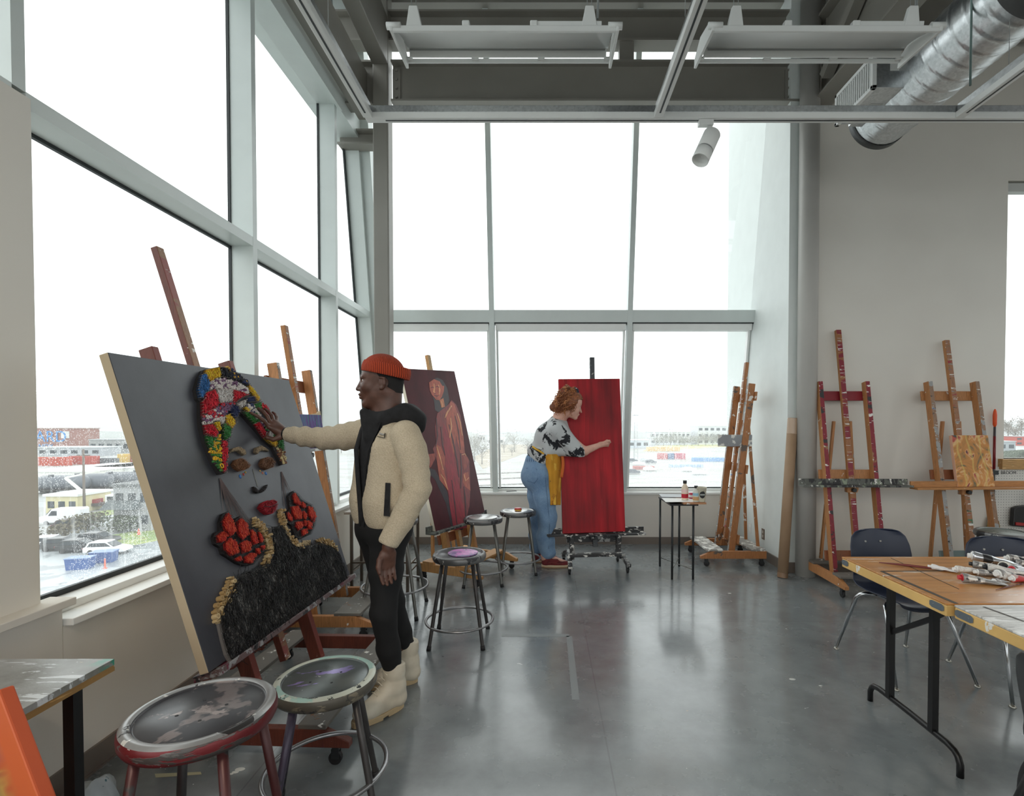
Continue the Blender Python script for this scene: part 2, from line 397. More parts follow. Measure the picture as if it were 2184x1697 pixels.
for z in (at(1400, 55, 5.4).z,):
    m = MB(); lean(m, XM+.1, XR, z, z+.3, .2, .0); m.build('head_rail', steelp, w2)
m = MB(); m.box(wx0+.05, RX, YR+.158, YR+.162, wz0, wz1-.05); m.build('glass_pane', glassm, w3)
# ---------------------------------------------------------------- world, camera
wd = bpy.data.worlds.new('overcast'); bpy.context.scene.world = wd; wd.use_nodes = True
nt = wd.node_tree; bg = nt.nodes['Background']
tc = nt.nodes.new('ShaderNodeTexCoord'); sp = nt.nodes.new('ShaderNodeSeparateXYZ'); nt.links.new(tc.outputs['Generated'], sp.inputs[0])
rp = nt.nodes.new('ShaderNodeValToRGB'); rp.color_ramp.elements[0].position = .0; rp.color_ramp.elements[0].color = (.88,.93,.95,1)
rp.color_ramp.elements[1].position = .5; rp.color_ramp.elements[1].color = (.975,1,.995,1)
nt.links.new(sp.outputs[2], rp.inputs[0]); nt.links.new(rp.outputs[0], bg.inputs[0]); bg.inputs[1].default_value = SKY = 2.35
cam = bpy.data.cameras.new('camera'); co = bpy.data.objects.new('camera', cam); C.objects.link(co)
cam.sensor_width = 36; cam.lens = 36*FOC/2184; cam.shift_x = (1092-PX)/2184; cam.shift_y = (PY-848.5)/2184
co.location = EYE; co.rotation_euler = (PI/2 - TH, 0, 0); cam.clip_end = 5000; cam.clip_start = .02
sc = bpy.context.scene; sc.camera = co
sc.view_settings.view_transform = 'Standard'; sc.view_settings.look = 'None'; sc.view_settings.gamma = 1; sc.view_settings.use_curve_mapping = False
sc.view_settings.exposure = 0.0
# ================================================================ EASELS
def pz(p, q, t): return Vector(p).lerp(Vector(q), t)
caster_m = plain((58,60,62), .4, .5, name='caster_metal'); rubber = plain((28,28,30), .6, name='caster_rubber')
def caster(root, x, y, s=1, a=0):
    m = MB(); m.box(x-.018, x+.018, y-.014, y+.014, .066*s, .078*s)
    m.box(x-.014, x-.011, y-.012, y+.02, .028*s, .07*s); m.box(x+.011, x+.014, y-.012, y+.02, .028*s, .07*s)
    c = m.build('caster', caster_m, root)
    m = MB(); m.cyl((x-.009, y+.006, .028*s), (x+.009, y+.006, .028*s), .028*s, n=18); m.build('wheel', rubber, c)
def edge(m):
    """front faces (towards local -y) carry the dried paint, the sides stay wood"""
    for i, f in enumerate(m.f):
        P = [Vector(m.v[j]) for j in f]; n = (P[1]-P[0]).cross(P[2]-P[0]).normalized(); c = sum(P, Vector())/4; q = sum((Vector(v) for v in m.v), Vector())/len(m.v)
        if abs(n.y) > .7 and (c.y-q.y) < -.005: m.m[i] = 1
def easel(label, loc, rz, wood, paint, mast_m, tray_m, cross_m=None, plank_m=None, hw=.30, rf=.32, rb=.34, us=.21, k=.175, uz=1.82, mz=2.33, tz=.88, tw=.95,
          planks=((.14,.27),(-.30,-.18)), crosses=(.26,.98,None), low=False, prop=True, ty=0.0, mx=0.0, rails=True):
    """H-frame studio easel; local -y is the side that carries the canvas"""
    e = thing('studio_easel', label, 'easel', loc, rz, 'studio easels')
    cross_m = cross_m or wood; plank_m = plank_m or wood
    fy = lambda z: k * z
    for s in (-1, 1):
        x = s*hw; m = MB()
        if low:
            m.bar((x, .12, .16), (x + s*.03, -rf, .085), .04, .035, (0,0,1))
            m.bar((x, .12, .16), (x + s*.03, rb, .085), .04, .035, (0,0,1))
        else:
            m.prism([(-rf, .078), (-rf+.0, .105), (-rf+.12, .155), (rb, .155), (rb, .078)], x-.018, x+.018, 0, Matrix(((0,0,1,0),(1,0,0,0),(0,1,0,0),(0,0,0,1))))
        m.build('side_rail', wood, e, bevel=.003)
        caster(e, x + (s*.03 if low else 0), -rf+.06, 1, 0); caster(e, x + (s*.03 if low else 0), rb-.05)
    for a, b in planks:
        m = MB(); m.box(-hw-.018, hw+.018, -b, -a, .155, .175); m.build('cross_plank', plank_m, e, bevel=.003)
    for s in (-1, 1):
        m = MB(); m.bar((s*us, fy(.10), .10), (s*us, fy(uz), uz), .040, .068, (0,-1,0)); edge(m)
        m.build('upright', [wood, paint], e, bevel=.003)
    m = MB(); m.bar((mx, fy(.22)-.0, .22), (mx, fy(mz), mz), .048, .036, (0,-1,0)); edge(m); m.build('mast', [wood, mast_m], e, bevel=.003)
    for i, z in enumerate(crosses):
        zz = uz-.13 if z is None else z
        m = MB(); m.bar((-us-.045, fy(zz)+.046, zz), (us+.045, fy(zz)+.046, zz), .09, .02, (0,-1,k)); m.build('cross_board', cross_m[i] if isinstance(cross_m, (list,tuple)) else cross_m, e, bevel=.003)
    if tz is not None:
        y = fy(tz)-.036+ty
        m = MB(); m.box(-tw/2, tw/2, y-.085, y, tz-.018, tz); m.box(-tw/2, tw/2, y-.004, y+.014, tz-.018, tz+.05); m.build('tray', tray_m, e, bevel=.002)
        m = MB(); m.box(-.05, .05, y+.0, y+.05, tz-.075, tz-.018); m.build('tray_block', wood, e, bevel=.003)
        m = MB(); m.cyl((0, y-.03, tz-.05), (0, y, tz-.05), .018, n=14); m.build('clamp_knob', caster_m, e)
    if prop:
        for s in (-1, 1):
            zt = uz*.80; m = MB(); m.bar((s*us*.35, fy(zt)+.06, zt), (s*us*.8, rb-.03, .17), .03, .022, (1,0,0)); m.build('rear_strut', wood, e, bevel=.003)
    return e
oak = (168,112,66); P_ = {'w':(226,224,218),'k':(44,42,44),'g':(150,150,148),'r':(152,24,44),'b':(70,90,140),'y':(206,170,60),'gr':(64,110,80),'v':(110,90,150)}
woodA = splat('easel_wood_worn', (178,124,78), [(P_['w'], 14, .66, (1,1,1)), (P_['g'], 8, .70, (1,1,.5))], .55, wood=True, ax=(8,8,.8))
woodB = splat('easel_wood_stained', (140,84,54), [(P_['w'], 20, .68, (1,1,1))], .5, wood=True, ax=(8,8,.8))
woodR = splat('easel_wood_red_brown', (98,48,36), [(P_['w'], 22, .69, (1,1,1)), ((90,30,60), 5, .62, (1,1,.5))], .5, wood=True, ax=(8,8,.8))
banded = splat('paint_caked_mast', (150,104,72), [(P_['w'], 9, .60, (.5,.5,4)), (P_['k'], 8, .62, (.5,.5,4)), (P_['r'], 7, .62, (.5,.5,3)), (P_['b'], 9, .64, (.5,.5,4)), (P_['gr'], 10, .63, (.5,.5,4)), (P_['g'], 12, .60, (.5,.5,3))], .5, wood=True, ax=(8,8,.8), bump=.5)
redmast = splat('red_caked_mast', (150,98,60), [((128,28,44), 3.2, .46, (.3,.3,1.6)), (P_['w'], 12, .60, (.5,.5,5)), (P_['k'], 9, .68, (.5,.5,4))], .5, wood=True, ax=(8,8,.8), bump=.4)
redup = splat('red_edged_upright', (130,24,40), [((150,110,74), 3, .60, (1,1,1)), (P_['w'], 12, .60, (1,1,3)), (P_['k'], 6, .57, (1,1,1.5))], .5, wood=True, ax=(8,8,.8), bump=.3)
greyup = splat('grey_edged_upright', (140,108,84), [(P_['g'], 5, .50, (1,1,1.5)), (P_['k'], 9, .61, (2,.5,3)), (P_['w'], 14, .63, (1,1,3)), (P_['b'], 11, .67, (1,1,3))], .5, wood=True, ax=(8,8,.8), bump=.3)
redboard = splat('crimson_board', (130,22,36), [(P_['w'], 24, .72, (1,1,1)), ((90,16,26), 4, .6, (1,1,1))], .45)
trayK = splat('caked_grey_tray', (96,98,92), [(P_['k'], 6, .52, (3,.6,1)), (P_['w'], 12, .60, (2,1,1)), ((140,150,130), 9, .62, (2,1,1))], .55, bump=.6)
trayW = splat('caked_white_tray', (150,152,156), [(P_['w'], 10, .54, (1,1,1)), (P_['v'], 6, .66, (1,1,1)), (P_['k'], 13, .66, (1,1,1)), ((150,110,120), 7, .66, (1,1,1))], .55, bump=.6)
plankG = splat('speckled_plank', (108,104,98), [(P_['w'], 18, .62, (1,1,1)), (P_['y'], 5, .72, (1,1,1)), (P_['k'], 14, .68, (1,1,1)), ((120,84,56), 6, .64, (1,1,1))], .55, bump=.4)
blk = splat('black_white_caked', (48,48,50), [(P_['w'], 14, .56, (1,1,1.5)), (P_['g'], 7, .60, (1,1,1)), ((110,60,30), 6, .74, (1,1,1))], .5, bump=.7)
oakT = splat('oak_tray', (176,122,70), [(P_['w'], 22, .70, (1,1,1)), (P_['k'], 8, .72, (1,1,1))], .5, wood=True, ax=(.8,8,8))
# right wall pair
easel('tall wooden easel with crimson-painted uprights and top board against the grey wall', (2.79, 4.50, 0), math.radians(-1), woodA, redup, redmast, trayK,
      cross_m=[woodB, woodA, redboard], plank_m=plankG, hw=.30, rf=.33, rb=.36, us=.217, k=.17, uz=1.84, mz=2.34, tz=.90, tw=.97)
easel('wooden easel with multicoloured paint-caked mast carrying the small orange abstract', (3.83, 4.50, 0), math.radians(2), woodA, greyup, banded, oakT,
      cross_m=[splat('teal_board', (100,80,62), [((120,140,140), 5, .5, (1,1,1))], .5), woodB, woodA], plank_m=plankG, hw=.30, us=.225, k=.17, uz=1.84, mz=2.24, tz=.88, tw=1.06)
# by the return wall, seen from its side
easel('brown wooden easel with white-caked tray standing in the corner beside the paint table', (1.91, 5.46, 0), math.radians(-90), splat('splattered_oak', (168,112,68), [(P_['w'], 9, .62, (1,1,1)), ((96,84,76), 7, .62, (1,1,1))], .5, wood=True, ax=(8,8,.8)), greyup, banded, trayW,
      plank_m=splat('white_speckled_plank', (150,146,140), [(P_['w'], 14, .52, (1,1,1)), (P_['k'], 20, .66, (1,1,1))], .55), hw=.285, rf=.33, rb=.34, us=.2, k=.115, uz=1.86, mz=2.10, tz=1.27, tw=.42, planks=((.10,.27),(-.33,-.18)))
e3 = bpy.data.objects['studio_easel.002']; m = MB(); m.box(.20,.214,-.13,.22,1.215,1.335); m.build('tray_side', trayW, e3, bevel=.003)
# ---------------------------------------------------------------- canvases
def canvas_frame(q, depth):
    """orthogonal frame (origin bottom-left of front face, axes w,h,n) from four picture corners, bottom-left at given depth"""
    A, B_, C_, D_ = [ray(*p) for p in q]
    Mx = np.array([list(A), list(-B_), list(C_)]).T; s = np.linalg.solve(Mx, np.array(D_))
    kk = depth / D_.y
    P = [EYE + A*s[0]*kk, EYE + B_*s[1]*kk, EYE + C_*s[2]*kk, EYE + D_*kk]
    w = ((P[1]-P[0]) + (P[2]-P[3])) / 2; h = ((P[0]-P[3]) + (P[1]-P[2])) / 2
    W = w.length; Hh = h.length; w = w.normalized(); h = (h - w*h.dot(w)).normalized(); n = w.cross(h).normalized()   # n: towards the room for a canvas seen from its front
    o = (P[0]+P[1]+P[2]+P[3])/4 - w*W/2 - h*Hh/2
    if n.dot(EYE - o) < 0: n = -n
    M = Matrix((( w.x, h.x, n.x, o.x), (w.y, h.y, n.y, o.y), (w.z, h.z, n.z, o.z), (0,0,0,1)))
    return M, W, Hh
def canvas(name, label, M, W, Hh, face, side, t=.038, cat='painting'):
    m = MB(); m.box(0, W, 0, Hh, -t, 0)
    m.m = [1, 0, 1, 1, 1, 1]
    o = MB(); o.v = [tuple(M @ Vector(v)) for v in m.v]; o.f = m.f; o.m = m.m; o.sm = m.sm
    ob = o.build(name, [face, side], None, M=M, bevel=.004); tag(ob, label, cat); return ob
raw = plain((196,180,152), .8, name='raw_canvas_edge')
# BIG string-art portrait
QB = [(239,752),(620,811),(743.5,1227),(437.4,1440)]
MB_, WB, HB = canvas_frame(QB, 2.0)
t = NT('charcoal_painted_canvas'); g = t.noise(3.2, t.coord((1,.6,1)), 5, .6)
t.set(t.ramp(g, [(.3, lin((58,60,66))[:3]), (.7, lin((76,78,86))[:3])]), .40); t.bump(t.noise(260, None, 2), .12, .002)
big = canvas('portrait_canvas', 'large charcoal canvas with string-art portrait of a woman in a colourful turban', MB_, WB, HB, t.mat, raw, .04)
easel('red-brown easel behind the large string-art portrait canvas, its mast rising above it', (-1.285, 2.64, 0), math.radians(87.5), woodR, splat('brick_red_upright', (128,58,48), [(P_['w'], 10, .68, (1,1,1)), ((150,90,80), 5, .6, (1,1,1))], .5), splat('mixed_mast', (150,112,84), [((150,80,74), 2.4, .5, (.4,.4,1)), (P_['w'], 9, .62, (1,1,3)), ((96,98,116), 3, .58, (.4,.4,1)), (P_['b'], 12, .70, (1,1,2))], .5, wood=True, ax=(8,8,.8)), trayK,
      plank_m=plankG, hw=.47, rf=.48, rb=.36, us=.27, k=.309, uz=1.80, mz=2.36, tz=None, planks=((.26,.38),(-.30,-.18)), crosses=(.36,1.0,None), prop=True, mx=0)
p0 = MB_ @ Vector((0.02, -.003, 0)); 
m = MB()
for (a, b, c0, c1) in ((.02, WB+.02, -.09, .03),):
    vs = [MB_ @ Vector((x, y, z)) for y in (-.03, -.004) for (x, z) in ((a, c0), (b, c0), (b, c1), (a, c1))]
    m.add(vs, [(0,1,2,3),(7,6,5,4),(0,4,5,1),(1,5,6,2),(2,6,7,3),(3,7,4,0)])
E_tray = m.build('tray', splat('maroon_grey_tray', (104,84,84), [(P_['k'], 8, .56, (1,1,1)), ((150,150,152), 10, .58, (1,1,1)), ((110,40,60), 5, .6, (1,1,1))], .5, bump=.5), None, bevel=.003)
eb = bpy.data.objects['studio_easel.003']; E_tray.parent = eb
E_tray.matrix_parent_inverse = (Matrix.Translation(eb.location) @ Matrix.Rotation(eb.rotation_euler.z, 4, 'Z')).inverted()
# second easel along the left glass
easel('paint-crusted easel by the left window carrying the purple and green painting', (-1.56, 3.73, 0), math.radians(90), woodA, greyup, banded, trayW,
      cross_m=[woodB, woodB, woodB], plank_m=plankG, hw=.30, rf=.40, rb=.28, us=.245, k=.155, uz=1.86, mz=2.16, tz=1.27, tw=.78, planks=((.14,.32),(-.26,-.14)), crosses=(.26,.7,None))
t = NT('purple_green_paint'); a = t.noise(7, t.coord((3,.7,3)), 4, .6, 1.2)
t.set(t.ramp(a, [(.30, lin((20,120,104))[:3]), (.42, lin((74,96,140))[:3]), (.50, lin((92,54,132))[:3]), (.58, lin((58,50,108))[:3]), (.68, lin((24,134,112))[:3])]), .55); t.b.inputs['Specular IOR Level'].default_value = .2
kx = .155; zz = 1.27
M2 = Matrix.Translation((-1.56 - kx*zz + .036+.04+.003, 3.55, zz+.0)) @ Matrix.Rotation(math.radians(90), 4, 'Z') @ Matrix.Rotation(math.radians(90) - math.atan(kx), 4, 'X')
sp_ = canvas('small_painting', 'small purple and green painting with torn top edge on the window easel', M2, .37, .25, t.mat, raw, .02)
m = MB(); m.prism([(0,0),(.37,0),(.375,.30-.02),(.33,.262),(.26,.257),(.16,.243),(.08,.246),(0,.24)], -.022, -.003, 0, M2); tt = m.build('torn_backing', plain((205,186,152), .8), sp_); tt.matrix_parent_inverse = M2.inverted()
# dark red figure painting
QD = [(864,786),(976.5,792),(1027.7,1094),(921,1140)]
MD, WD, HD = canvas_frame(QD, 4.5)
t = NT('oxblood_paint'); a = t.noise(4, t.coord((1,.6,1)), 5, .6); t.set(t.ramp(a, [(.3, lin((66,22,28))[:3]), (.7, lin((90,32,40))[:3])]), .5); t.b.inputs['Specular IOR Level'].default_value = .25
dark = canvas('figure_painting', 'tall dark red painting of a standing robed figure on the easel beyond the man', MD, WD, HD, t.mat, plain((222,214,196), .8), .035)
dn = MD.to_3x3() @ Vector((0,0,1)); cx = MD @ Vector((WD/2, 0, -.035))
rzD = math.atan2(dn.x, -dn.y); kD = .205
fo = Vector((cx.x, cx.y, 0)) - Vector((math.sin(rzD), -math.cos(rzD), 0)) * (.036 - kD*cx.z)
easel('pale wooden easel under the dark red figure painting, grey caked tray', (fo.x, fo.y, 0), rzD, splat('pale_easel', (190,142,90), [(P_['w'], 20, .70, (1,1,1))], .5, wood=True, ax=(8,8,.8)), woodA, splat('pale_mast', (182,152,112), [(P_['w'], 20, .70, (1,1,1))], .5, wood=True, ax=(8,8,.8)), trayK,
      cross_m=woodB, hw=.33, rf=.40, rb=.28, us=.22, k=kD, uz=1.72, mz=2.13, tz=cx.z-.004, tw=1.02, crosses=(.36,1.0,None), planks=((.12,.24),(-.24,-.12)))
# bright red canvas
QR = [(1194,808),(1325,807),(1331,1133),(1197,1138)]
MR, WR, HR = canvas_frame(QR, 5.0)
t = NT('streaked_red_paint'); a = t.noise(9, t.coord((1.6,.12,1)), 5, .6, .2); b = t.noise(2.2, t.coord((1,.5,1)), 3)
c1 = t.ramp(a, [(.25, lin((112,16,22))[:3]), (.42, lin((156,20,30))[:3]), (.6, lin((186,26,38))[:3]), (.8, lin((204,48,56))[:3])])
c2 = t.mix(t.ramp(b, [(.35, (.55,)*3), (.55, (0,)*3)]), c1, lin((84,24,28)))
ln = t.ramp(t.noise(46, t.coord((1,.02,1)), 2), [(.70, (0,)*3), (.73, (.8,)*3)]); hi = t.ramp(t.noise(3, t.coord((3,.6,1), loc=(1,1,1)), 2), [(.56, (0,)*3), (.6, (1,)*3)])
c3 = t.mix(t.math('MULTIPLY', ln, hi), c2, lin((214,150,150))); t.set(c3, .5); t.b.inputs['Specular IOR Level'].default_value = .3
redc = canvas('red_canvas', 'tall streaked crimson canvas the bending woman is painting', MR, WR, HR, t.mat, plain((120,24,34), .6), .035)
dn = MR.to_3x3() @ Vector((0,0,1)); cx = MR @ Vector((WR/2+.02, 0, -.035)); rzR = math.atan2(dn.x, -dn.y)
fo = Vector((cx.x, cx.y, 0)) - Vector((math.sin(rzR), -math.cos(rzR), 0)) * (.036 - .1*cx.z)
easel('black paint-caked easel under the tall crimson canvas, low splayed legs on casters', (fo.x, fo.y, 0), rzR, blk, blk, splat('dark_grey_mast', (70,74,78), [(P_['w'], 16, .66, (1,1,3))], .5), blk,
      hw=.255, rf=.22, rb=.30, us=.235, k=.1, uz=1.75, mz=2.13, tz=cx.z-.004, tw=.98, planks=((.02,.13),), crosses=(.30,1.0,None), low=True, prop=False)
# small abstract on the right easel
fy = lambda z: .17*z
M4 = Matrix.Translation((3.83, 4.50, 0)) @ Matrix.Rotation(math.radians(2), 4, 'Z') @ Matrix.Translation((-.10, fy(.88)-.036-.012, .88)) @ Matrix.Rotation(math.radians(90)-math.atan(.17), 4, 'X')
t = NT('ochre_abstract'); co_ = t.coord((1,.8,1)); a = t.noise(5.5, co_, 3, .5, 2.5); w = t.N('ShaderNodeTexWave'); w.inputs['Scale'].default_value = 3; w.inputs['Distortion'].default_value = 9; w.inputs['Detail'].default_value = 2; t.L(co_, w.inputs[0])
c = t.ramp(a, [(.30, lin((70,84,66))[:3]), (.40, lin((176,120,52))[:3]), (.50, lin((200,132,60))[:3]), (.56, lin((214,176,120))[:3]), (.62, lin((176,60,44))[:3]), (.70, lin((40,64,60))[:3])])
c = t.mix(t.ramp(w.outputs['Fac'], [(.90, (0,)*3), (.98, (.5,)*3)]), c, lin((214,190,100))); t.set(c, .45)
canvas('abstract_painting', 'small orange and ochre swirled abstract leaning on the right easel tray', M4, .345, .47, t.mat, plain((222,176,150), .7), .035)
# canvas at the lower left corner of the picture
t = NT('orange_teal_paint'); co_ = t.coord((1,1,1)); a = t.noise(3.6, co_, 3, .55, 1.5)
c = t.ramp(a, [(.3, lin((54,118,122))[:3]), (.42, lin((84,74,90))[:3]), (.5, lin((150,76,50))[:3]), (.56, lin((170,160,84))[:3]), (.62, lin((84,36,50))[:3]), (.75, lin((128,100,160))[:3])])
sx = t.N('ShaderNodeSeparateXYZ'); t.L(co_, sx.inputs[0]); e = t.ramp(sx.outputs[0], [(.60, (0,)*3), (.66, (1,)*3)])
c = t.mix(e, c, lin((196,92,46))); t.set(c, .45)
pa = at(-4, 1470, 1.10); pb = at(92, 1725, 1.05)
hh = (pa - pb).normalized(); ww = Vector((.985, -.17, 0)); ww = (ww - hh*ww.dot(hh)).normalized(); nn = ww.cross(hh)
L_ = pb.z / hh.z; bl = pb - hh*(L_-.004) - ww*.7
M5 = Matrix(((ww.x,hh.x,nn.x,bl.x),(ww.y,hh.y,nn.y,bl.y),(ww.z,hh.z,nn.z,bl.z),(0,0,0,1)))
canvas('orange_edged_painting', 'abstract teal and purple painting with orange edge in the near left corner', M5, .7, (pa-bl).dot(hh)-.0, t.mat, plain((186,80,40), .6), .03)
# ================================================================ STOOLS
steelS = splat('worn_stool_steel', (120,120,120), [((62,62,64), 9, .55, (1,1,1)), (P_['w'], 26, .67, (1,1,1))], .38, .55, bump=.3)
def stool(label, x, y, z, rz, m_seat, m_rim, m_leg, m_ring, R0=.178, fr=.245, ringz=.13, ringr=.205, holes=True):
    s = thing('metal_stool', label, 'stool', (x, y, 0), rz, 'round metal stools')
    m = MB(); m.lathe([(0.001, z-.006), (R0*.80, z-.006), (R0*.815, z-.009), (R0*.835, z-.002)], 64, cap0=False, cap1=False); m.build('seat', m_seat, s)
    m = MB(); m.lathe([(R0*.835, z-.002), (R0*.87, z+.001), (R0*.93, z), (R0*.975, z-.006)], 64, cap0=False, cap1=False); m.lathe([(R0*.975, z-.006), (R0*.992, z-.012), (R0, z-.02), (R0*.995, z-.034), (R0*.965, z-.045), (R0*.90, z-.048), (.02, z-.04)], 64, 1, cap0=False, cap1=False); rm_ = m_rim if isinstance(m_rim, (list,tuple)) else [m_rim, m_rim]; m.build('seat_rim', list(rm_), s)
    if holes:
        m = MB()
        for a in range(4): m.cyl((.055*math.cos(a*PI/2+.4), .055*math.sin(a*PI/2+.4), z-.0062), (.055*math.cos(a*PI/2+.4), .055*math.sin(a*PI/2+.4), z-.0055), .0045, n=10)
        m.build('screw_hole', rubber, s)
    legs = []
    for i in range(4):
        a = PI/4 + i*PI/2; ca, sa = math.cos(a), math.sin(a); rt = R0*.78; zt = z-.045
        f = lambda zz: rt + (fr-rt)*(1-zz/zt)
        m = MB(); m.tube([(ca*f(zz), sa*f(zz), zz) for zz in (zt, zt*.6, .03, .012)], [.0125,.0125,.0118,.0118], 14)
        l = m.build('leg', m_leg[i % len(m_leg)] if isinstance(m_leg, (list,tuple)) else m_leg, s)
        m = MB(); m.cyl((ca*f(.028), sa*f(.028), .028), (ca*f(0), sa*f(0), 0), .0145, .0155, 14); m.build('rubber_foot', rubber, l)
    zt = z-.045; rr = R0*.78 + (fr-R0*.78)*(1-ringz/zt)
    m = MB(); m.torus((0,0,ringz), rr+.004, .0092, 64, 10); m.build('foot_ring', m_ring, s)
    return s
ringM = plain((150,150,152), .3, .85, name='bare_steel_ring')
seatA = splat('black_worn_seat', (66,66,70), [((120,112,112), 3.2, .52, (1,1,1)), ((150,140,138), 14, .62, (1,1,1)), (P_['w'], 60, .72, (1,1,1))], .36, .2, bump=.15)
rimA0 = splat('silver_worn_rim', (150,150,150), [((64,62,62), 7, .58, (1,1,1)), (P_['w'], 18, .62, (1,1,1)), ((120,50,46), 9, .70, (1,1,1))], .3, .5, bump=.3)
rimA = splat('red_silver_rim', (104,32,36), [((70,66,64), 5, .54, (1,1,6)), ((96,92,90), 9, .62, (1,1,4)), (P_['w'], 20, .66, (1,1,2))], .35, .3, bump=.3)
legR = splat('red_chipped_leg', (78,40,40), [((58,56,56), 5, .50, (1,1,.5)), ((112,36,38), 9, .62, (1,1,1))], .4, .2); legK = plain((64,62,62), .4, .3, name='dark_tube')
stool('nearest round stool with black worn seat and red chipped rim', -.905, 1.335, .70, .1, seatA, [rimA0, rimA], [legR, legK, legR, legR], ringM)
seatB = splat('grey_seat_violet_marks', (104,110,110), [((156,140,200), 4.2, .63, (1,2.6,1)), ((84,88,88), 6, .6, (1,1,1)), ((190,192,188), 30, .68, (1,1,1))], .3, .45, bump=.12)
rimB = splat('cream_speckled_rim', (190,194,182), [((40,44,44), 26, .60, (1,1,1)), ((150,180,172), 4, .56, (1,1,1)), ((190,170,70), 6, .70, (1,1,1)), ((110,96,90), 5, .62, (1,1,3))], .45, .1, bump=.3)
legV = splat('violet_grey_leg', (76,68,84), [((52,50,54), 6, .52, (1,1,.6)), ((140,128,90), 4, .72, (1,1,.5))], .4, .3)
stool('round stool with cream speckled rim and violet brush marks on its grey seat', -.80, 1.85, .53, .35, seatB, [rimB, splat('dark_lower_rim', (84,80,72), [((120,112,96), 8, .56, (1,1,3)), ((50,50,50), 12, .6, (1,1,1))], .45, .2)], [legK, legV, legV, legK], ringM, fr=.25, ringz=.19)
stool('stool with circular purple palette lid on its seat, mid floor', -.573, 3.415, .585, .02, splat('black_silver_seat', (80,80,84), [((196,198,196), 2.2, .56, (1,1,1))], .3, .3), steelS, legK, ringM, ringz=.135)
greyleg = plain((112,112,108), .35, .6, name='grey_steel_leg')
stool('silver stool with thin grey lid, left neighbour of the farthest stool', -.565, 4.66, .595, .1, steelS, steelS, greyleg, ringM, holes=False, fr=.24)
stool('farthest stool by the woman with small red lid resting on its seat', -.262, 5.0, .60, .08, plain((205,206,204), .25, .6, name='bright_seat'), steelS, greyleg, ringM, holes=False, fr=.235)
stool('tall stool standing directly behind the man in the fleece jacket', -1.16, 3.93, .72, .05, steelS, steelS, greyleg, ringM, fr=.29, ringz=.20)
stool('stool by the right wall with grey-green seat near the broom', 3.62, 4.03, .60, 0, splat('green_grey_seat', (110,118,112), [(P_['w'], 10, .62, (1,1,1))], .4, .2), steelS, greyleg, ringM)
stool('white paint-splashed stool behind the right chair', 3.36, 3.57, .585, .2, splat('white_splashed_seat', (190,190,188), [(P_['k'], 8, .62, (1,1,1)), (P_['w'], 6, .45, (1,1,1))], .4, .1), splat('white_splashed_rim', (120,120,118), [(P_['w'], 9, .48, (1,1,1))], .4, .3, bump=.5), greyleg, ringM)
# things lying on stools
pal = splat('palette_paint', (150,130,170), [((206,130,196), 5, .50, (1,1,1)), ((120,90,150), 30, .56, (1,1,1)), ((190,190,90), 9, .68, (1,1,1)), ((196,196,200), 40, .62, (1,1,1))], .4)
m = MB(); m.lathe([(.001,.58), (.096,.58), (.099,.583), (.099,.588), (.096,.590), (.001,.590)], 48, cap0=False, cap1=False)
tag(m.build('palette_lid', pal, None, org=(0,0,.58)), 'round lid smeared with purple and pink paint on the mid-floor stool', 'palette'); bpy.data.objects['palette_lid'].location = (-.548, 3.405, .58)
m = MB(); m.lathe([(.001,0), (.128,0), (.130,.003), (.126,.006), (.001,.006)], 48, cap0=False, cap1=False)
o = tag(m.build('lid', plain((190,190,188), .25, .5), None), 'thin grey round lid lying on the silver stool', 'lid'); o.location = (-.56, 4.63, .597)
m = MB(); m.lathe([(.001,0), (.030,0), (.034,.006), (.036,.012), (.034,.024), (.030,.028), (.001,.026)], 32, cap0=False, cap1=False)
o = m.build('jar_lid', plain((186,40,44), .35), None); o.location = (-.262, 4.99, .597)
tag(o, 'small round red lid with yellow edge on the farthest stool', 'lid')
m = MB(); m.lathe([(.0355,.003),(.0368,.008),(.0368,.014)], 32, cap0=False, cap1=False); m.build('yellow_edge', plain((210,170,70), .4), o)
# ================================================================ TABLES
blkm = plain((22,22,23), .38, .2, name='black_steel')
def folding_table(label, x0, x1, y0, y1, top_m, edge_m, z=.74, th=.045, inset=.12):
    t_ = thing('folding_table', label, 'table', ((x0+x1)/2, (y0+y1)/2, 0), 0, 'folding work tables')
    ox, oy = (x0+x1)/2, (y0+y1)/2; hx, hy = (x1-x0)/2, (y1-y0)/2
    m = MB(); m.box(-hx, hx, -hy, hy, z-.008, z); m.build('tabletop', top_m, t_, bevel=.002)
    m = MB(); m.box(-hx+.001, hx-.001, -hy+.001, hy-.001, z-th-.008, z-.0081); m.build('apron', edge_m, t_, bevel=.004)
    for s in (-1, 1):
        x = s*(hx-inset); zz = .095
        m = MB(); a = hy-.065
        pts = [(x, -a-.0, .0), (x, -a, .05), (x, -a+.012, .075), (x, -a+.03, .09), (x, -a+.07, .098), (x, 0, .10), (x, a-.07, .098), (x, a-.03, .09), (x, a-.012, .075), (x, a, .05), (x, a, 0)]
        m.tube(pts, .0135, 12); m.build('foot_bar', blkm, t_)
        for b in (-.14, .14):
            m = MB(); m.box(x-.014, x+.014, b-.014, b+.014, .10, z-th-.008); m.build('leg', blkm, t_)
        m = MB(); m.bar((x, -.14, .60), (x, .14, .42), .022, .012, (1,0,0)); m.build('cross_bar', blkm, t_)
        m = MB(); m.bar((x, .0, z-.07), (x - s*.26, .0, z-.07), .02, .01); m.bar((x, -.14, .60), (x-s*.16, -.14, z-.06), .02, .010, (0,1,0)); m.build('folding_brace', blkm, t_)
    return t_
topO = NT('honey_oak_worktop'); t = topO
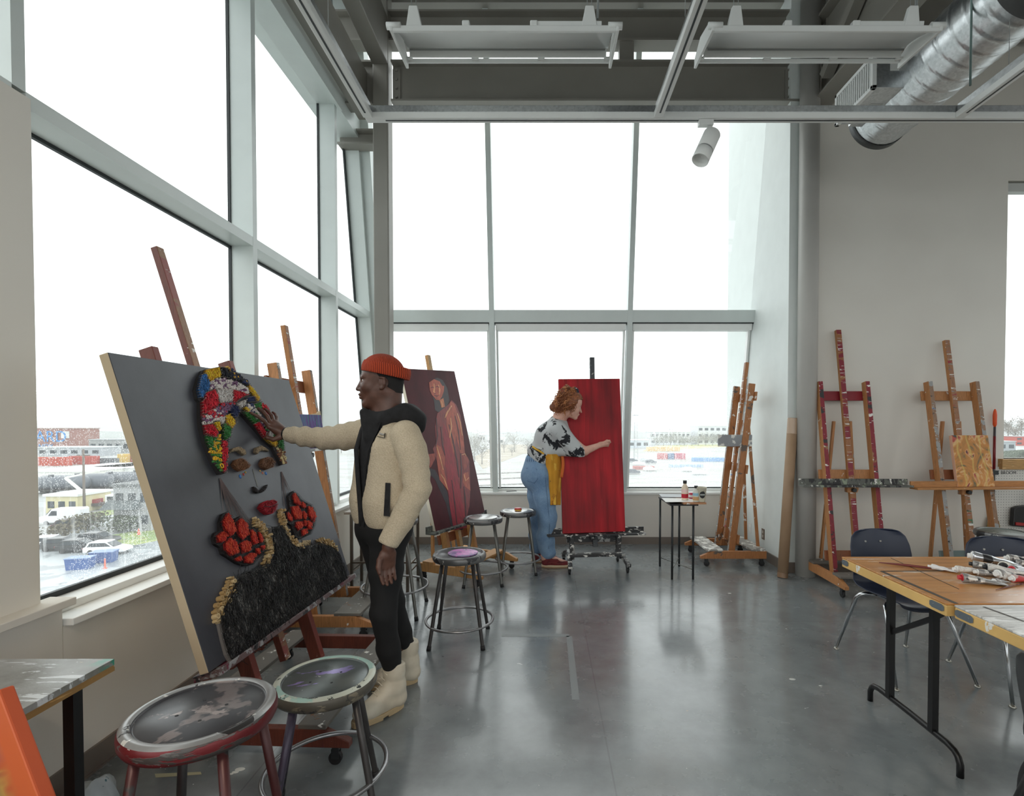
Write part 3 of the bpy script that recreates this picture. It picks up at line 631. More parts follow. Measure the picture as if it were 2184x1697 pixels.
g = t.noise(4, t.coord((.6,7,1)), 5, .6, .6); v = t.ramp(g, [(.3, lin((160,106,52))[:3]), (.5, lin((188,130,70))[:3]), (.7, lin((204,148,86))[:3])])
for i, (c, sc_, th_, st_) in enumerate((((222,212,200), 5, .60, (.6,4,1)), ((236,232,224), 13, .66, (.7,4,1)), ((60,56,52), 16, .72, (1,3,1)), ((190,60,70), 5, .74, (1,3,1)), ((214,196,176), 2.4, .60, (1,1.6,1)))):
    f = t.ramp(t.noise(sc_, t.coord(st_, loc=(i*2.1,i,0)), 5, .65), [(th_, (0,)*3), (th_+.05, (.85,)*3)]); v = t.mix(f, v, lin(c))
t.set(v, .28); t.b.inputs['Specular IOR Level'].default_value = .6
edgeY = splat('mustard_edge', (214,176,110), [(P_['w'], 9, .70, (1,1,1)), ((120,80,40), 40, .74, (1,1,1))], .45)
topW = splat('whitewashed_worktop', (188,186,182), [((160,158,156), 9, .56, (.6,7,1)), ((218,217,214), 14, .54, (.6,6,1)), ((230,230,228), 5, .62, (.8,3,1)), ((120,100,170), 20, .76, (1,1,1)), ((190,150,110), 6, .70, (1,3,1))], .32)
TA = folding_table('folding table with honey-oak top holding heaped paint tubes', 1.585, 3.40, 2.005, 2.715, topO.mat, edgeY)
TB_ = folding_table('nearer folding table with white-smeared top joined to the oak one', 1.605, 3.42, 1.25, 1.99, topW, edgeY, inset=.30)
def strip(m, a, b, w, z=.7402, zt=.7412):
    a = Vector((a[0], a[1], 0)); b = Vector((b[0], b[1], 0)); d = (b-a).normalized(); n_ = Vector((-d.y, d.x, 0))*w/2
    m.prism([((a+n_).x,(a+n_).y), ((b+n_).x,(b+n_).y), ((b-n_).x,(b-n_).y), ((a-n_).x,(a-n_).y)], z, zt)
def tp(u, v, z=.74): p = atz(u, v, z); return (p.x, p.y)
tape = plain((66,60,52), .5, name='dark_tape')
m = MB(); strip(m, tp(1880,1218), tp(2040,1287), .017); strip(m, tp(1880,1218), tp(2184,1216), .010); strip(m, tp(1900,1190), tp(2045,1256), .004)
for p in (m,): p.v = [(v[0]-TA.location.x, v[1]-TA.location.y, v[2]) for v in p.v]
m.build('tape_line', tape, TA)
m = MB(); strip(m, tp(2098,1294), tp(2184,1325), .010); m.v = [(v[0]-TB_.location.x, v[1]-TB_.location.y, v[2]) for v in m.v]; m.build('tape_line', tape, TB_)
zinc = plain((130,140,148), .45, .7, name='zinc_plate')
def plate(tbl, x, y0, y1, z):
    m = MB(); yc = (y0+y1)/2
    m.prism([(y0,z-.008),(y0+.012,z-.014),(y1-.012,z-.014),(y1,z-.008),(y1,z+.008),(y1-.012,z+.014),(y0+.012,z+.014),(y0,z+.008)], x-.002, x, 0, Matrix(((0,0,1,0),(1,0,0,0),(0,1,0,0),(0,0,0,1))))
    for a in (.25,.75): m.cyl((x-.004, y0+(y1-y0)*a, z), (x-.001, y0+(y1-y0)*a, z), .004, n=8)
    m.v = [(v[0]-tbl.location.x, v[1]-tbl.location.y, v[2]) for v in m.v]; m.build('corner_plate', zinc, tbl)
plate(TA, 1.585, 2.015, 2.09, .715); plate(TA, 1.585, 2.655, 2.71, .715); plate(TB_, 1.605, 1.90, 1.985, .712)
# left foreground table
lt = thing('work_table', 'paint-spattered table with black metal leg at the near left', 'table', (-1.75, 1.30, 0))
t = NT('spattered_tabletop'); v = t.ramp(t.noise(6, t.coord((1,1,1)), 5, .6), [(.3, lin((120,120,114))[:3]), (.6, lin((160,162,162))[:3]), (.8, lin((190,194,198))[:3])])
for i, (c, sc_, th_, st_) in enumerate((((214,220,224), 12, .60, (.5,3,1)), ((70,62,58), 22, .68, (.6,2.4,1)), ((206,186,150), 20, .69, (.5,2,1)), ((170,70,90), 3.4, .68, (1,1.5,1)), ((90,100,140), 14, .72, (1,1,1)), ((236,238,238), 34, .68, (1,2,1)))):
    v = t.mix(t.ramp(t.noise(sc_, t.coord(st_, loc=(i*3.1,i*2.3,0)), 5, .65, .5), [(th_, (0,)*3), (th_+.03, (.9,)*3)]), v, lin(c))
sx = t.N('ShaderNodeSeparateXYZ'); t.L(t.coord(), sx.inputs[0]); gm = t.math('MULTIPLY', t.ramp(sx.outputs[0], [(.385, (0,)*3), (.43, (1,)*3)]), t.ramp(sx.outputs[1], [(.17, (0,)*3), (.21, (1,)*3)]))
gm = t.math('MULTIPLY', gm, t.ramp(t.noise(40, None, 3), [(.42, (0,)*3), (.5, (1,)*3)])); v = t.mix(gm, v, lin((50,140,116)))
t.set(v, .33); t.bump(t.noise(30, None, 5, .7), .3, .003)
m = MB(); m.box(-.13+.0, .45, -.62, .23, .722, .74); m.build('tabletop', t.mat, lt, bevel=.001)
m = MB(); m.box(-.13, .449, -.62, .229, .716, .722); m.box(-.13, .45, -.621, .2305, .704, .716); m.build('plywood_edge', splat('plywood_edge', (150,116,68), [((50,40,34), 8, .64, (1,1,1)), ((190,150,90), 12, .6, (1,1,8))], .5), lt)
for x, y in ((.415, .13), (.415,-.56), (-.10,.16), (-.10,-.56)):
    m = MB(); m.box(x-.015, x+.015, y-.015, y+.015, 0, .704); m.build('leg', plain((24,24,26), .35, .2, name='black_leg'), lt)
# narrow back table
bt = thing('side_table', 'narrow black-legged table holding bottles and paint pot under the window', 'table', (1.30, 4.95, 0))
ox, oy = 1.30, 4.95
m = MB(); m.box(-.02, .19, -.25, .28, .705, .722); m.build('tabletop', splat('stained_ply_top', (176,124,86), [((150,60,60), 9, .62, (1,1,1)), (P_['w'], 12, .6, (1,1,1))], .5, wood=True, ax=(1,6,6)), bt)
for x, y in ((-.115, -.216), (.08, -.216), (-.13, .22), (.065, .22)):
    m = MB(); m.tube([(x, y, 0), (x, y, .705)], .0105, 10); m.build('leg', splat('black_leg_white_drips', (46,48,50), [(P_['w'], 9, .70, (1,1,1))], .4, .3), bt)
m = MB(); m.tube([(-.115,-.216,.09),(.065,.22,.09)], .004, 6); m.tube([(.08,-.216,.09),(-.13,.22,.09)], .004, 6); m.build('wire_brace', greyleg, bt)
m = MB(); m.box(-.14, .12, -.24, .25, .690, .705); m.build('frame', blkm, bt)
paper = plain((226,226,222), .6, name='paper')
def sheet(label, pts, z, mat, nm='paper_sheet', th=.002):
    m = MB(); c = Vector(pts[0]).to_3d(); m.prism([tuple(Vector(p)) for p in pts], z, z+th)
    cx_ = sum(p[0] for p in pts)/len(pts); cy_ = sum(p[1] for p in pts)/len(pts)
    o = m.build(nm, mat, None, org=(cx_, cy_, z)); return tag(o, label, 'paper' if 'paper' in nm else 'board')
sheet('white sheet overhanging the left side of the narrow bottle table', [(1.12,4.72),(1.44,4.74),(1.43,4.95),(1.14,4.98)], .722, paper)
sheet('dark-edged drawing board lying at the back of the bottle table', [(1.15,5.02),(1.42,4.98),(1.44,5.20),(1.17,5.24)], .7225, plain((120,124,128), .4), 'drawing_board', .006)
def bottle(label, x, y, z, h, r, cap, liquid, body, low=None):
    b = thing('paint_bottle', label, 'bottle', (x, y, z))
    m = MB(); m.lathe([(.001,0),(r*.95,0),(r,.006),(r,h*.58),(r*.85,h*.68),(r*.45,h*.80),(r*.42,h*.86)], 28, cap0=False, cap1=False); m.build('body', body, b)
    m = MB(); m.lathe([(r*.5,h*.84),(r*.55,h*.85),(r*.55,h*.99),(r*.5,h)], 24); m.build('cap', cap, b)
    m = MB(); m.lathe([(r*1.01,h*.10),(r*1.015,h*.12),(r*1.015,h*.30),(r*1.01,h*.32)], 28, cap0=False, cap1=False); m.build('colour_band', liquid, b)
    m = MB(); m.lathe([(r*1.01,h*.38),(r*1.01,h*.55)], 28, cap0=False, cap1=False); m.build('label', low or paper, b)
capk = plain((24,24,26), .4)
bottle('taller plastic bottle with black cap and red lower band', 1.335, 4.86, .724, .185, .032, capk, plain((186,30,50), .4), plain((232,214,190), .35), plain((236,206,200), .4))
bottle('shorter black-capped bottle with pale blue label in front of the taller one', 1.405, 4.74, .724, .15, .029, capk, plain((206,160,110), .4), plain((214,214,204), .35), plain((150,196,214), .4))
for i, (x, y, c) in enumerate(((1.45,4.86,(180,30,56)), (1.425,4.95,(196,60,90)))):
    m = MB(); m.lathe([(.001,0),(.026,0),(.027,.045),(.024,.055),(.001,.055)], 24, cap0=False, cap1=False); o = m.build('paint_jar', plain(c, .4), None); o.location = (x, y, .724)
    tag(o, ['low crimson jar between the bottles and the speckled pot', 'low pink jar behind the crimson jar on the bottle table'][i], 'jar')
    m = MB(); m.lathe([(.0265,.012),(.0275,.013),(.0275,.036),(.0265,.037)], 24, cap0=False, cap1=False); m.build('jar_label', paper, o)
tub = thing('paint_pot', 'large cream paint-dribbled plastic pot with dark emblem on the bottle table', 'pot', (1.455, 4.745, .724))
m = MB(); m.lathe([(.001,0),(.036,0),(.038,.004),(.048,.125),(.051,.128),(.051,.136),(.046,.136),(.035,.01),(.001,.01)], 40, cap0=False, cap1=False); m.build('pot_body', splat('dribbled_pot', (206,200,180), [((60,56,50), 40, .64, (1,1,1)), ((170,90,80), 20, .70, (1,1,1))], .45), tub)
m = MB()
def emb(i, j):
    a = -PI/2 - .62 + 1.24*i; h_ = (j-.5)*2; wv = 1-abs(h_)**2.2
    aa = -PI/2 + (a+PI/2)*max(.05, wv)**.5; zz = .068 + h_*.032; r = .0385 + .010*(zz/.125)+.0006
    return Vector((r*math.cos(aa), r*math.sin(aa), zz))
m.grid(emb, 12, 10); m.build('dark_emblem', plain((34,36,36), .5), tub, solid=.0006)
m = MB(); m.grid(lambda i, j: Vector(((.0385+.010*(.07/.125)+.0016)*math.cos(-PI/2-.5+1.0*i), (.0385+.010*(.07/.125)+.0016)*math.sin(-PI/2-.5+1.0*i), .062+.014*j)), 12, 2); m.build('emblem_band', plain((170,174,170), .5), tub, solid=.0006)
# frame table behind the man
ft = thing('frame_table', 'small square-legged brown metal table standing behind the man', 'table', (-1.42, 4.55, 0))
br = plain((92,84,76), .4, .4, name='brown_square_tube')
for x, y in ((-.27,-.10),(-.27,.14),(.25,-.22),(.25,.14)):
    m = MB(); m.box(x-.011, x+.011, y-.011, y+.011, 0, .68); m.build('leg', br, ft)
m = MB()
for z in (.17, .235):
    m.box(-.27,.25,-.111,-.094,z-.007,z+.007) if z > .2 else m.box(-.27,.25,.13,.148,z-.007,z+.007)
m.box(-.277,-.263,-.10,.14,.16,.174); m.box(.243,.257,-.22,.14,.16,.174); m.box(.243,.257,-.22,.14,.225,.239); m.build('stretcher', br, ft)
m = MB(); m.box(-.28,.27,-.24,.16,.68,.70); m.build('tabletop', plain((120,110,98), .5), ft)
# ================================================================ CHAIRS
def chair(name, label, x, y, rz, shell, legm, legs=True):
    c = thing(name, label, 'chair', (x, y, 0), rz, 'plastic shell chairs')
    prof = [(-.225,.408,.185),(-.215,.428,.197),(-.18,.437,.205),(-.08,.432,.212),(.03,.424,.212),(.12,.428,.205),(.175,.452,.196),(.205,.50,.190),(.215,.56,.196),(.222,.62,.202),(.236,.68,.198),(.252,.735,.182),(.262,.765,.150),(.265,.775,.10)]
    def f(i, j):
        tt = j*(len(prof)-1); a = min(int(tt), len(prof)-2); q = tt-a
        y_, z_, w_ = [prof[a][n_]*(1-q)+prof[a+1][n_]*q for n_ in range(3)]
        s = i*2-1; s3 = abs(s)**3; back = max(0, min(1, (z_-.43)/.1))
        return Vector((s*w_, y_ - back*.045*s*s, z_ + (1-back)*(.02*s3 - .03*max(0, abs(s)-.92)/.08*0) + .012*s3*(1-back)))
    m = MB(); m.grid(f, 20, 39); m.build('seat_shell', shell, c, solid=.008, subd=1)
    m = MB()
    for (px_, pz_) in ((-.07,.70),(.03,.70)): m.cyl((px_, .227, pz_), (px_, .2385, pz_), .006, n=10)
    m.build('rivet', plain((200,200,196), .3, .8), c)
    for sx_ in (-1, 1):
        for sy_, yy in ((-1, -.05), (1, .10)):
            m = MB(); m.tube([(sx_*.10, yy, .405), (sx_*.15, yy+sy_*.015, .405), (sx_*.172, yy+sy_*.03, .395), (sx_*.183, yy+sy_*.05, .37), (sx_*.235, yy + sy_*(.20 if sy_ < 0 else .16), .012)], [.0125,.0125,.0125,.0125,.0085], 12)
            l = m.build('leg', legm, c)
            m = MB(); m.lathe([(.004,.016),(.012,.010),(.017,.003),(.016,0)], 16, M=Matrix.Translation((sx_*.236, yy + sy_*(.20 if sy_ < 0 else .16), 0))); m.build('glide', plain((170,168,160), .3, .8), l)
    m = MB(); m.box(-.10,.10,-.06,.11,.396,.408); m.build('seat_bracket', legm, c)
    return c
chrome = plain((190,192,194), .16, 1.0, name='chrome'); navy = plain((30,39,60), .42, name='navy_plastic'); blackp = plain((24,24,26), .4, name='black_plastic')
chair('shell_chair', 'navy plastic chair with chrome legs, nearest the easels, behind the oak table', 2.13, 3.02, math.radians(4), navy, chrome)
chair('shell_chair', 'navy plastic chair whose back shows behind the paint tubes', 2.66, 2.80, math.radians(-8), navy, chrome)
chair('shell_chair', 'black plastic chair at the end of the white-smeared table, cut by the frame', 1.67, 1.39, math.radians(92), blackp, blackp)
# backpack under the black chair
bp = thing('backpack', 'black bag on the floor under the black chair', 'bag', (1.765, 1.68, 0))
def bpf(i, j):
    a = i*2*PI; ph = -PI/2 + j*PI; r = math.cos(ph)**.45 if math.cos(ph) > 0 else 0
    return Vector((.115*r*math.copysign(abs(math.cos(a))**.6, math.cos(a)), .13*r*math.copysign(abs(math.sin(a))**.6, math.sin(a)), .155+.155*math.sin(ph) + .012*math.sin(a*3)*r))
m = MB(); m.grid(bpf, 32, 18); m.build('bag_body', plain((20,20,22), .6), bp)
m = MB(); m.tube([(-.06,-.02,.29),(-.05,-.02,.335),(0,-.02,.35),(.05,-.02,.335),(.06,-.02,.29)], .008, 8); m.build('bag_handle', plain((26,26,28), .6), bp)
m = MB(); m.tube([(-.14,-.06,.06),(-.155,-.07,.15),(-.12,-.08,.27)], .009, 8); m.build('bag_strap', plain((26,26,28), .6), bp)
# ================================================================ CEILING FITTINGS
lw_ = plain((222,224,222), .4, name='fixture_white'); wire = plain((150,154,154), .4, .6, name='suspension_wire'); galv = NT('galvanised_steel')
v1_ = galv.voro(70, galv.coord()); galv.set(galv.ramp(v1_.outputs['Color'], [(.2, (.50,.52,.53)), (.8, (.60,.62,.63))]), .30, .9); galv = galv.mat
def fixture(label, xc, y, L):
    """flat open strip light seen from below: white trough, slotted far edge, end plates, brackets and wires above"""
    z = at(1080, 58, 2.77).z
    f = thing('light_fixture', label, 'light fixture', (xc, y, z), 0, 'suspended strip lights'); h = L/2; f.rotation_euler.x = .17
    YZ = Matrix(((0,0,1,0),(1,0,0,0),(0,1,0,0),(0,0,0,1)))
    m = MB(); m.grid(lambda i, j: Vector((-h+.02+i*(L-.04), -.145+j*.250, .012+.040*math.sin(PI*min(1, j*1.0)*.62))), 1, 12, flip=True); m.build('reflector', lw_, f, solid=.003)
    m = MB(); m.box(-h+.03, h-.03, .104, .116, .004, .05); m.box(-h+.03, h-.03, .116, .124, .010, .018); m.build('lamp_channel', lw_, f, bevel=.002)
    m = MB(); m.box(-h+.04, h-.04, .068, .0705, .020, .030); m.build('seam', plain((130,132,130), .5), f)
    m = MB(); m.box(-h+.01, h-.01, .146, .158, -.006, .016); m.build('far_rail', lw_, f, bevel=.002)
    m = MB(); m.box(-h, h, -.160, -.142, .0, .030); m.build('near_rail', lw_, f, bevel=.004)
    for k in range(4):
        x = -h+.02+(L-.04)*(k/3); m = MB(); m.box(x-.02, x+.02, .120, .150, .004, .014); m.build('slot_bridge', lw_, f)
    for s in (-1, 1):
        m = MB(); m.prism([(-.165,.0),(.165,-.03),(.165,.02),(.06,.085),(-.10,.075),(-.165,.035)], s*h-.008, s*h+.008, 0, YZ); m.build('end_plate', lw_, f, bevel=.003)
        m = MB(); m.cyl((s*h-.05*s, -.15, .03), (s*h+.025*s, -.15, .03), .018, n=16); m.build('end_knob', lw_, f)
        x = s*h*.80 - (.03 if s > 0 else 0)
        m = MB(); m.prism([(-.042,.03),(.042,.03),(.022,.125),(-.022,.125)], -.155, -.125, 0, Matrix(((1,0,0,x),(0,0,1,0),(0,1,0,0),(0,0,0,1)))); m.build('hanger_bracket', lw_, f, bevel=.004)
        for d in (-.012, .012): m = MB(); m.tube([(x+d, -.14, .12), (x+d*.4, -.14+(ZC-z)*.16, ZC-z-.05)], .0018, 6); m.build('hanging_wire', wire, f)
    m = MB(); m.tube([(h*.78+.03,-.10,.09), (h*.78+.05,0,1.0), (h*.78+.03,.15,ZC-z-.05)], .006, 8); m.build('power_cable', wire, f)
    for a in (-.17, .13): m = MB(); m.box(a*L-.02, a*L+.02, -.16, -.12, .025, .055); m.build('clip', lw_, f, bevel=.006)
    m = MB(); m.box(.04*L+.1, h*.86, -.15, -.10, .03, .055); m.build('driver_box', lw_, f, bevel=.003)
    return f
x0_, x1_ = at(835, 50, 2.77).x, at(1317, 50, 2.77).x
fixture('white suspended strip light at the left, in front of the steel beam', (x0_+x1_)/2, 2.92, x1_-x0_)
x0_, x1_ = at(1520, 50, 2.77).x, at(2004, 50, 2.77).x
fixture('white suspended strip light at the right, beside the round duct', (x0_+x1_)/2, 2.92, x1_-x0_)
f_ = fixture('white suspended strip light over the near part of the room, left', -.4, -1.6, 1.25) if False else None
for i, (x, y) in enumerate(((-.7, -1.1), (2.6, -1.6))):  # unseen warm fill lamps and their fixtures, added behind the camera
    L = bpy.data.lights.new('fill_lamp', 'AREA'); L.shape = 'RECTANGLE'; L.size = 1.15; L.size_y = .2; L.energy = (56, 12)[i]; L.color = (1, .84, .66)
    fo_ = fixture(['added strip light for fill, unseen above the viewer on the left', 'added strip light for fill, unseen above the viewer on the right'][i], x, y, 1.25)
    o_ = bpy.data.objects.new('fill_lamp', L); C.objects.link(o_); o_.location = (x, y, fo_.location.z-.03)
# lighting track grid: aluminium profile, white underside with slot
yt = 3.2; zt0_ = at(1200, 257, yt).z; zt1_ = at(1200, 228, yt).z
trk = thing('lighting_track', 'suspended white and aluminium lighting track grid crossing the room', 'track', (0, 3.2, zt0_))
xl_, xm_, xr_ = at(788, 250, yt).x, at(1402, 246, yt).x, at(2040, 246, yt).x
def track(p0, p1, nm='track_rail'):
    p0 = Vector(p0); p1 = Vector(p1); h = zt1_-zt0_; up = (0,0,1)
    o = Vector((0, -yt, 0))
    m = MB(); m.bar(p0+o+Vector((0,0,h*.22)), p1+o+Vector((0,0,h*.22)), .055, h*.44, up); r_ = m.build(nm, lw_, trk, bevel=.003)
    m = MB(); m.bar(p0+o+Vector((0,0,h*.75)), p1+o+Vector((0,0,h*.75)), .036, h*.5, up); m.build('channel', galv, r_, bevel=.002)
    d = (p1-p0).normalized(); m = MB(); m.bar(p0+o+d*.12+Vector((0,0,-.0005)), p1+o-d*.05+Vector((0,0,-.0005)), .010, .002, up); m.build('slot', gask, r_)
track((xl_-.02, yt, 0), (5.4, yt, 0)); 
for x in (xl_, xm_, xr_): track((x, -1.6, 0), (x, yt-.028, 0))
for x, y in ((xl_, 2.6), (xm_-.02, 2.5), (xr_+.05, 2.9), (xl_, 0.8), (xm_, .8)): m = MB(); m.tube([(x, y-yt, zt1_-zt0_), (x, y-yt, ZC-zt0_)], .0018, 6); m.build('suspension_wire', wire, trk)
m = MB(); m.tube([(at(2069,205,3.0).x, 3.0-yt, zt1_-zt0_), (at(2069,205,3.0).x, 3.0-yt, ZC-zt0_)], .006, 10); m.build('threaded_rod', plain((110,130,128), .35, .7), trk)
# spotlight hanging under the track
sl = thing('track_spotlight', 'white cylindrical spotlight hanging under the lighting track', 'spotlight', (at(1505,258,yt).x, yt, zt0_))
m = MB(); m.box(-.045, .045, -.02, .02, -.035, .0); m.build('adapter', lw_, sl, bevel=.003)
m = MB(); m.cyl((.022, 0, -.035), (.018, 0, -.10), .012, n=14); m.build('stem', lw_, sl)
ax_ = (Vector((-.075, -.035, -.26)) - Vector((.02, .02, -.06))).normalized()
q = ax_.to_track_quat('Z', 'Y').to_matrix().to_4x4(); q.translation = Vector((.045, .012, -.075))
m = MB(); m.lathe([(.001,0),(.050,0),(.0525,.004),(.0525,.130),(.050,.132)], 40, M=q, cap0=False); m.build('lamp_body', lw_, sl)
m = MB(); m.lathe([(.046,.130),(.046,.142)], 40, M=q); m.build('gap_ring', gask, sl)
m = MB(); m.lathe([(.050,.140),(.0525,.142),(.0525,.215),(.049,.217),(.047,.212),(.045,.19),(.001,.188)], 40, M=q, cap0=False, cap1=False); m.build('lamp_head', lw_, sl)
# spiral duct with elbow end, and the grille box on its side
dx, dz, dr = 2.69, 3.905, .228
dt = thing('spiral_duct', 'large round galvanised spiral duct running along the ceiling', 'duct', (dx, 4.0, dz))
m = MB(); pr = []
y = 4.18; n_ = 0
def ductmesh(y0, y1):
    m = MB(); N = 48; pitch = .115; steps = int((y1-y0)/.0115)
    vs = []; 
    for i in range(steps+1):
        yy = y0 + (y1-y0)*i/steps
        for j in range(N):
            a = 2*PI*j/N; ph = ((yy/pitch) + j/N) % 1.0; b = .005 if (ph < .11) else (0.0)
            r = dr + b; vs.append((r*math.cos(a), yy-4.0, r*math.sin(a)))
    fs = [(i*N+j, i*N+(j+1) % N, (i+1)*N+(j+1) % N, (i+1)*N+j) for i in range(steps) for j in range(N)]
    m.add(vs, fs, 0, True); return m
ductmesh(-1.5, 2.72).build('duct_section', galv, dt); ductmesh(2.72, 4.15).build('duct_section', galv, dt)
m = MB(); My = Matrix(((1,0,0,0),(0,0,1,0),(0,1,0,0),(0,0,0,1)))
m.lathe([(dr+.008, 2.68-4), (dr+.012, 2.70-4), (dr+.012, 2.84-4), (dr+.008, 2.86-4)], 64, M=My, cap0=False, cap1=False); m.build('sealant_band', plain((70,70,70), .75), dt)
m = MB(); m.lathe([(dr+.004, .13), (dr+.007,.14), (dr+.007,.19), (dr-.02,.20), (.001,.20)], 64, M=My, cap0=False, cap1=False); m.build('end_cap', plain((70,72,72), .45, .6), dt)
vb = thing('vent_box', 'galvanised vent box with white louvred grille on the duct side', 'vent', (2.3, 3.6, 3.785))
m = MB(); m.box(0, .30, 0, .44, 0, .215); m.build('box_body', galv, vb, bevel=.002)
m = MB(); m.box(-.03, 0, -.012, .012+.0, -.012, .227); m.box(-.03, 0, .428, .452, -.012, .227); m.box(-.03, 0, -.012, .452, -.012, .012); m.box(-.03, 0, -.012, .452, .203, .227); m.build('grille_frame', lw_, vb, bevel=.002)
m = MB()
for i in range(16): y_ = .028+i*.0257; m.box(-.024, -.002, y_-.004, y_+.004, .012, .203)
m.build('grille_louvre', lw_, vb); m = MB(); m.box(-.002, .0, .0, .44, .0, .215); m.build('grille_void', plain((70,74,76), .6), vb)
m = MB(); m.box(.10, .19, -.002, 0, .115, .185); m.build('rating_label', plain((206,208,204), .5), vb)
m = MB(); m.box(.08, .17, .18, .26, -.002, 0); m.build('rating_label', plain((176,178,176), .5), vb)
m = MB(); m.box(.09, .30, .44, .47, -.0, .215); m.build('joint_flange', galv, vb)
# ================================================================ RIGHT WALL ITEMS
p0 = at(1667, 1222, 4.80); tb = thing('cardboard_tube', 'long brown kraft cardboard tube leaning against the corner column', 'tube', (2.245, 4.80, 0))
top = Vector((2.385-2.245, 4.915-4.80, 1.50)); kraft = NT('kraft_card'); g = kraft.noise(5, kraft.coord((1,1,.5)), 4); kraft.set(kraft.ramp(g, [(.3, lin((146,118,92))[:3]), (.7, lin((168,140,112))[:3])]), .6); kraft = kraft.mat
m = MB(); m.tube([(0,0,.002), tuple(top)], .047, 28); m.build('tube_body', kraft, tb)
m = MB(); m.tube([tuple(top*.90), tuple(top*.998)], .0478, 28, cap=False); m.build('clear_tape', plain((176,150,126), .25), tb)
m = MB(); m.tube([(0,0,.0), tuple(top*.03)], .0478, 28, cap=False); m.build('clear_tape', plain((140,112,88), .3), tb)
wx = lambda u, v: at(u, v, YR)
pg = at(2107, 995, YR); pgb = at(2107, 1140, YR)
pb_ = thing('pegboard', 'white perforated pegboard under the right window', 'board', (pg.x, YR-.001, pgb.z-.15))
hh_ = pg.z - pgb.z + .15
m = MB(); m.box(0, 1.6, -.012, 0, 0, hh_); m.build('board_panel', plain((214,212,206), .5), pb_, bevel=.002)
m = MB(); 
for i in range(20):
    for j in range(int(hh_/.0254)): m.add([(.02+i*.0254+.0035*math.cos(a*PI/3), -.0125, .012+j*.0254+.0035*math.sin(a*PI/3)) for a in range(6)], [tuple(range(6))])
m.build('peg_holes', gask, pb_)['kind'] = 'stuff'
def text(name, s, size, M, mat, parent=None, ext=.001):
    cu = bpy.data.curves.new(name, 'FONT'); cu.body = s; cu.size = size; cu.extrude = ext; cu.align_x = 'CENTER'; cu.align_y = 'CENTER'
    o = bpy.data.objects.new(name, cu); C.objects.link(o); bpy.context.view_layer.update()
    dg = bpy.context.evaluated_depsgraph_get(); me = bpy.data.meshes.new_from_object(o.evaluated_get(dg)); bpy.data.objects.remove(o)
    me.transform(M); me.materials.clear(); me.materials.append(mat); o = bpy.data.objects.new(name, me); C.objects.link(o); o.parent = parent; return o
FR = Matrix(((1,0,0,0),(0,0,-1,0),(0,1,0,0),(0,0,0,1)))   # text facing -y
tq = at(2151, 1008, YR-.015)
text('broom_label', 'BROOM', .042, Matrix.Translation((tq.x-pg.x, -.0135, tq.z-(pgb.z-.15))) @ FR, plain((96,96,96), .6), pb_)
bm = thing('broom', 'broom with orange grip and straw bristles hanging beside the pegboard', 'broom', (at(2120,1000,YR-.04).x, YR-.04, at(2120,1130,YR-.04).z-.03))
bz = lambda v: at(2120, v, YR-.04).z - (at(2120,1130,YR-.04).z-.03)
m = MB(); m.tube([(0,0,bz(1095)), (0,0,bz(910))], .0105, 12); m.build('handle', plain((90,86,88), .4, .3), bm)
m = MB(); m.tube([(0,0,bz(1000)), (0,0,bz(930))], .0115, 12); m.build('red_band', plain((126,30,34), .4), bm)
m = MB(); m.lathe([(.008,bz(910)),(.016,bz(905)),(.017,bz(885)),(.012,bz(876)),(.005,bz(872))], 18); m.build('grip', plain((226,84,30), .45), bm)
m = MB(); m.lathe([(.014,bz(1092)),(.02,bz(1100)),(.05,.12),(.075,-.10),(.07,-.12)], 24, sy=.35); 
for i in range(60):
    a = R.uniform(-1,1); b = R.uniform(-.4,.4); m.tube([(a*.045, b*.04, .12), (a*.085, b*.05, -.13)], .0015, 3)
m.build('bristles', splat('straw', (172,142,82), [((120,92,44), 40, .56, (3,3,.3))], .7), bm)
m = MB(); m.box(-.035, .035, -.012, .03, bz(1012), bz(1003)); m.build('wall_clip', caster_m, bm)
dp = thing('dustpan', 'black dustpan with red brush edge hanging on the pegboard', 'dustpan', (at(2172,1085,YR-.03).x+.06, YR-.03, at(2172,1120,YR-.03).z))
m = MB(); m.prism([(-.15,-.0),(.20,-.03),(.22,.19),(.12,.21),(-.10,.19),(-.14,.17)], -.045, .0, 0, Matrix(((1,0,0,0),(0,0,1,0),(0,1,0,0),(0,0,0,1)))); m.build('pan', plain((30,30,32), .4), dp, bevel=.008)
m = MB(); m.box(.03,.075,-.04,-.01,.19,.36); m.build('pan_handle', plain((30,30,32), .4), dp, bevel=.01)
m = MB(); m.prism([(-.13,.012),(.20,-.015),(.20,.012),(-.13,.04)], -.055, -.040, 0, Matrix(((1,0,0,0),(0,0,1,0),(0,1,0,0),(0,0,0,1)))); m.build('red_brush_edge', plain((160,40,40), .5), dp)
for lab, (u, v), mat_ in (('white wall socket low on the return wall', (1600, 1125), plain((228,228,226), .4)), ('brown wall socket low on the return wall nearer the cardboard tube', (1628, 1138), plain((118,104,92), .4))):
    p = atx(u, v, XR); o_ = thing('wall_socket', lab, 'socket', (XR, p.y, p.z-.06))
    m = MB(); m.box(-.006, 0, -.035, .035, 0, .115); m.build('cover_plate', mat_, o_, bevel=.002)
    m = MB(); m.box(-.0075, -.006, -.012, .012, .02, .05); m.box(-.0075, -.006, -.012, .012, .065, .095); m.build('outlet', plain((240,240,238) if 'white' in lab else (200,196,188), .4), o_)
m = MB(); m.tube([(0,-.06,.006),(.14,.0,.006)], .005, 8); o_ = m.build('pencil', plain((50,50,50), .5), None); o_.location = (at(1080,1046,YB).x, YB+.08, .625); tag(o_, 'dark pencil lying on the window sill left of the woman', 'pencil')
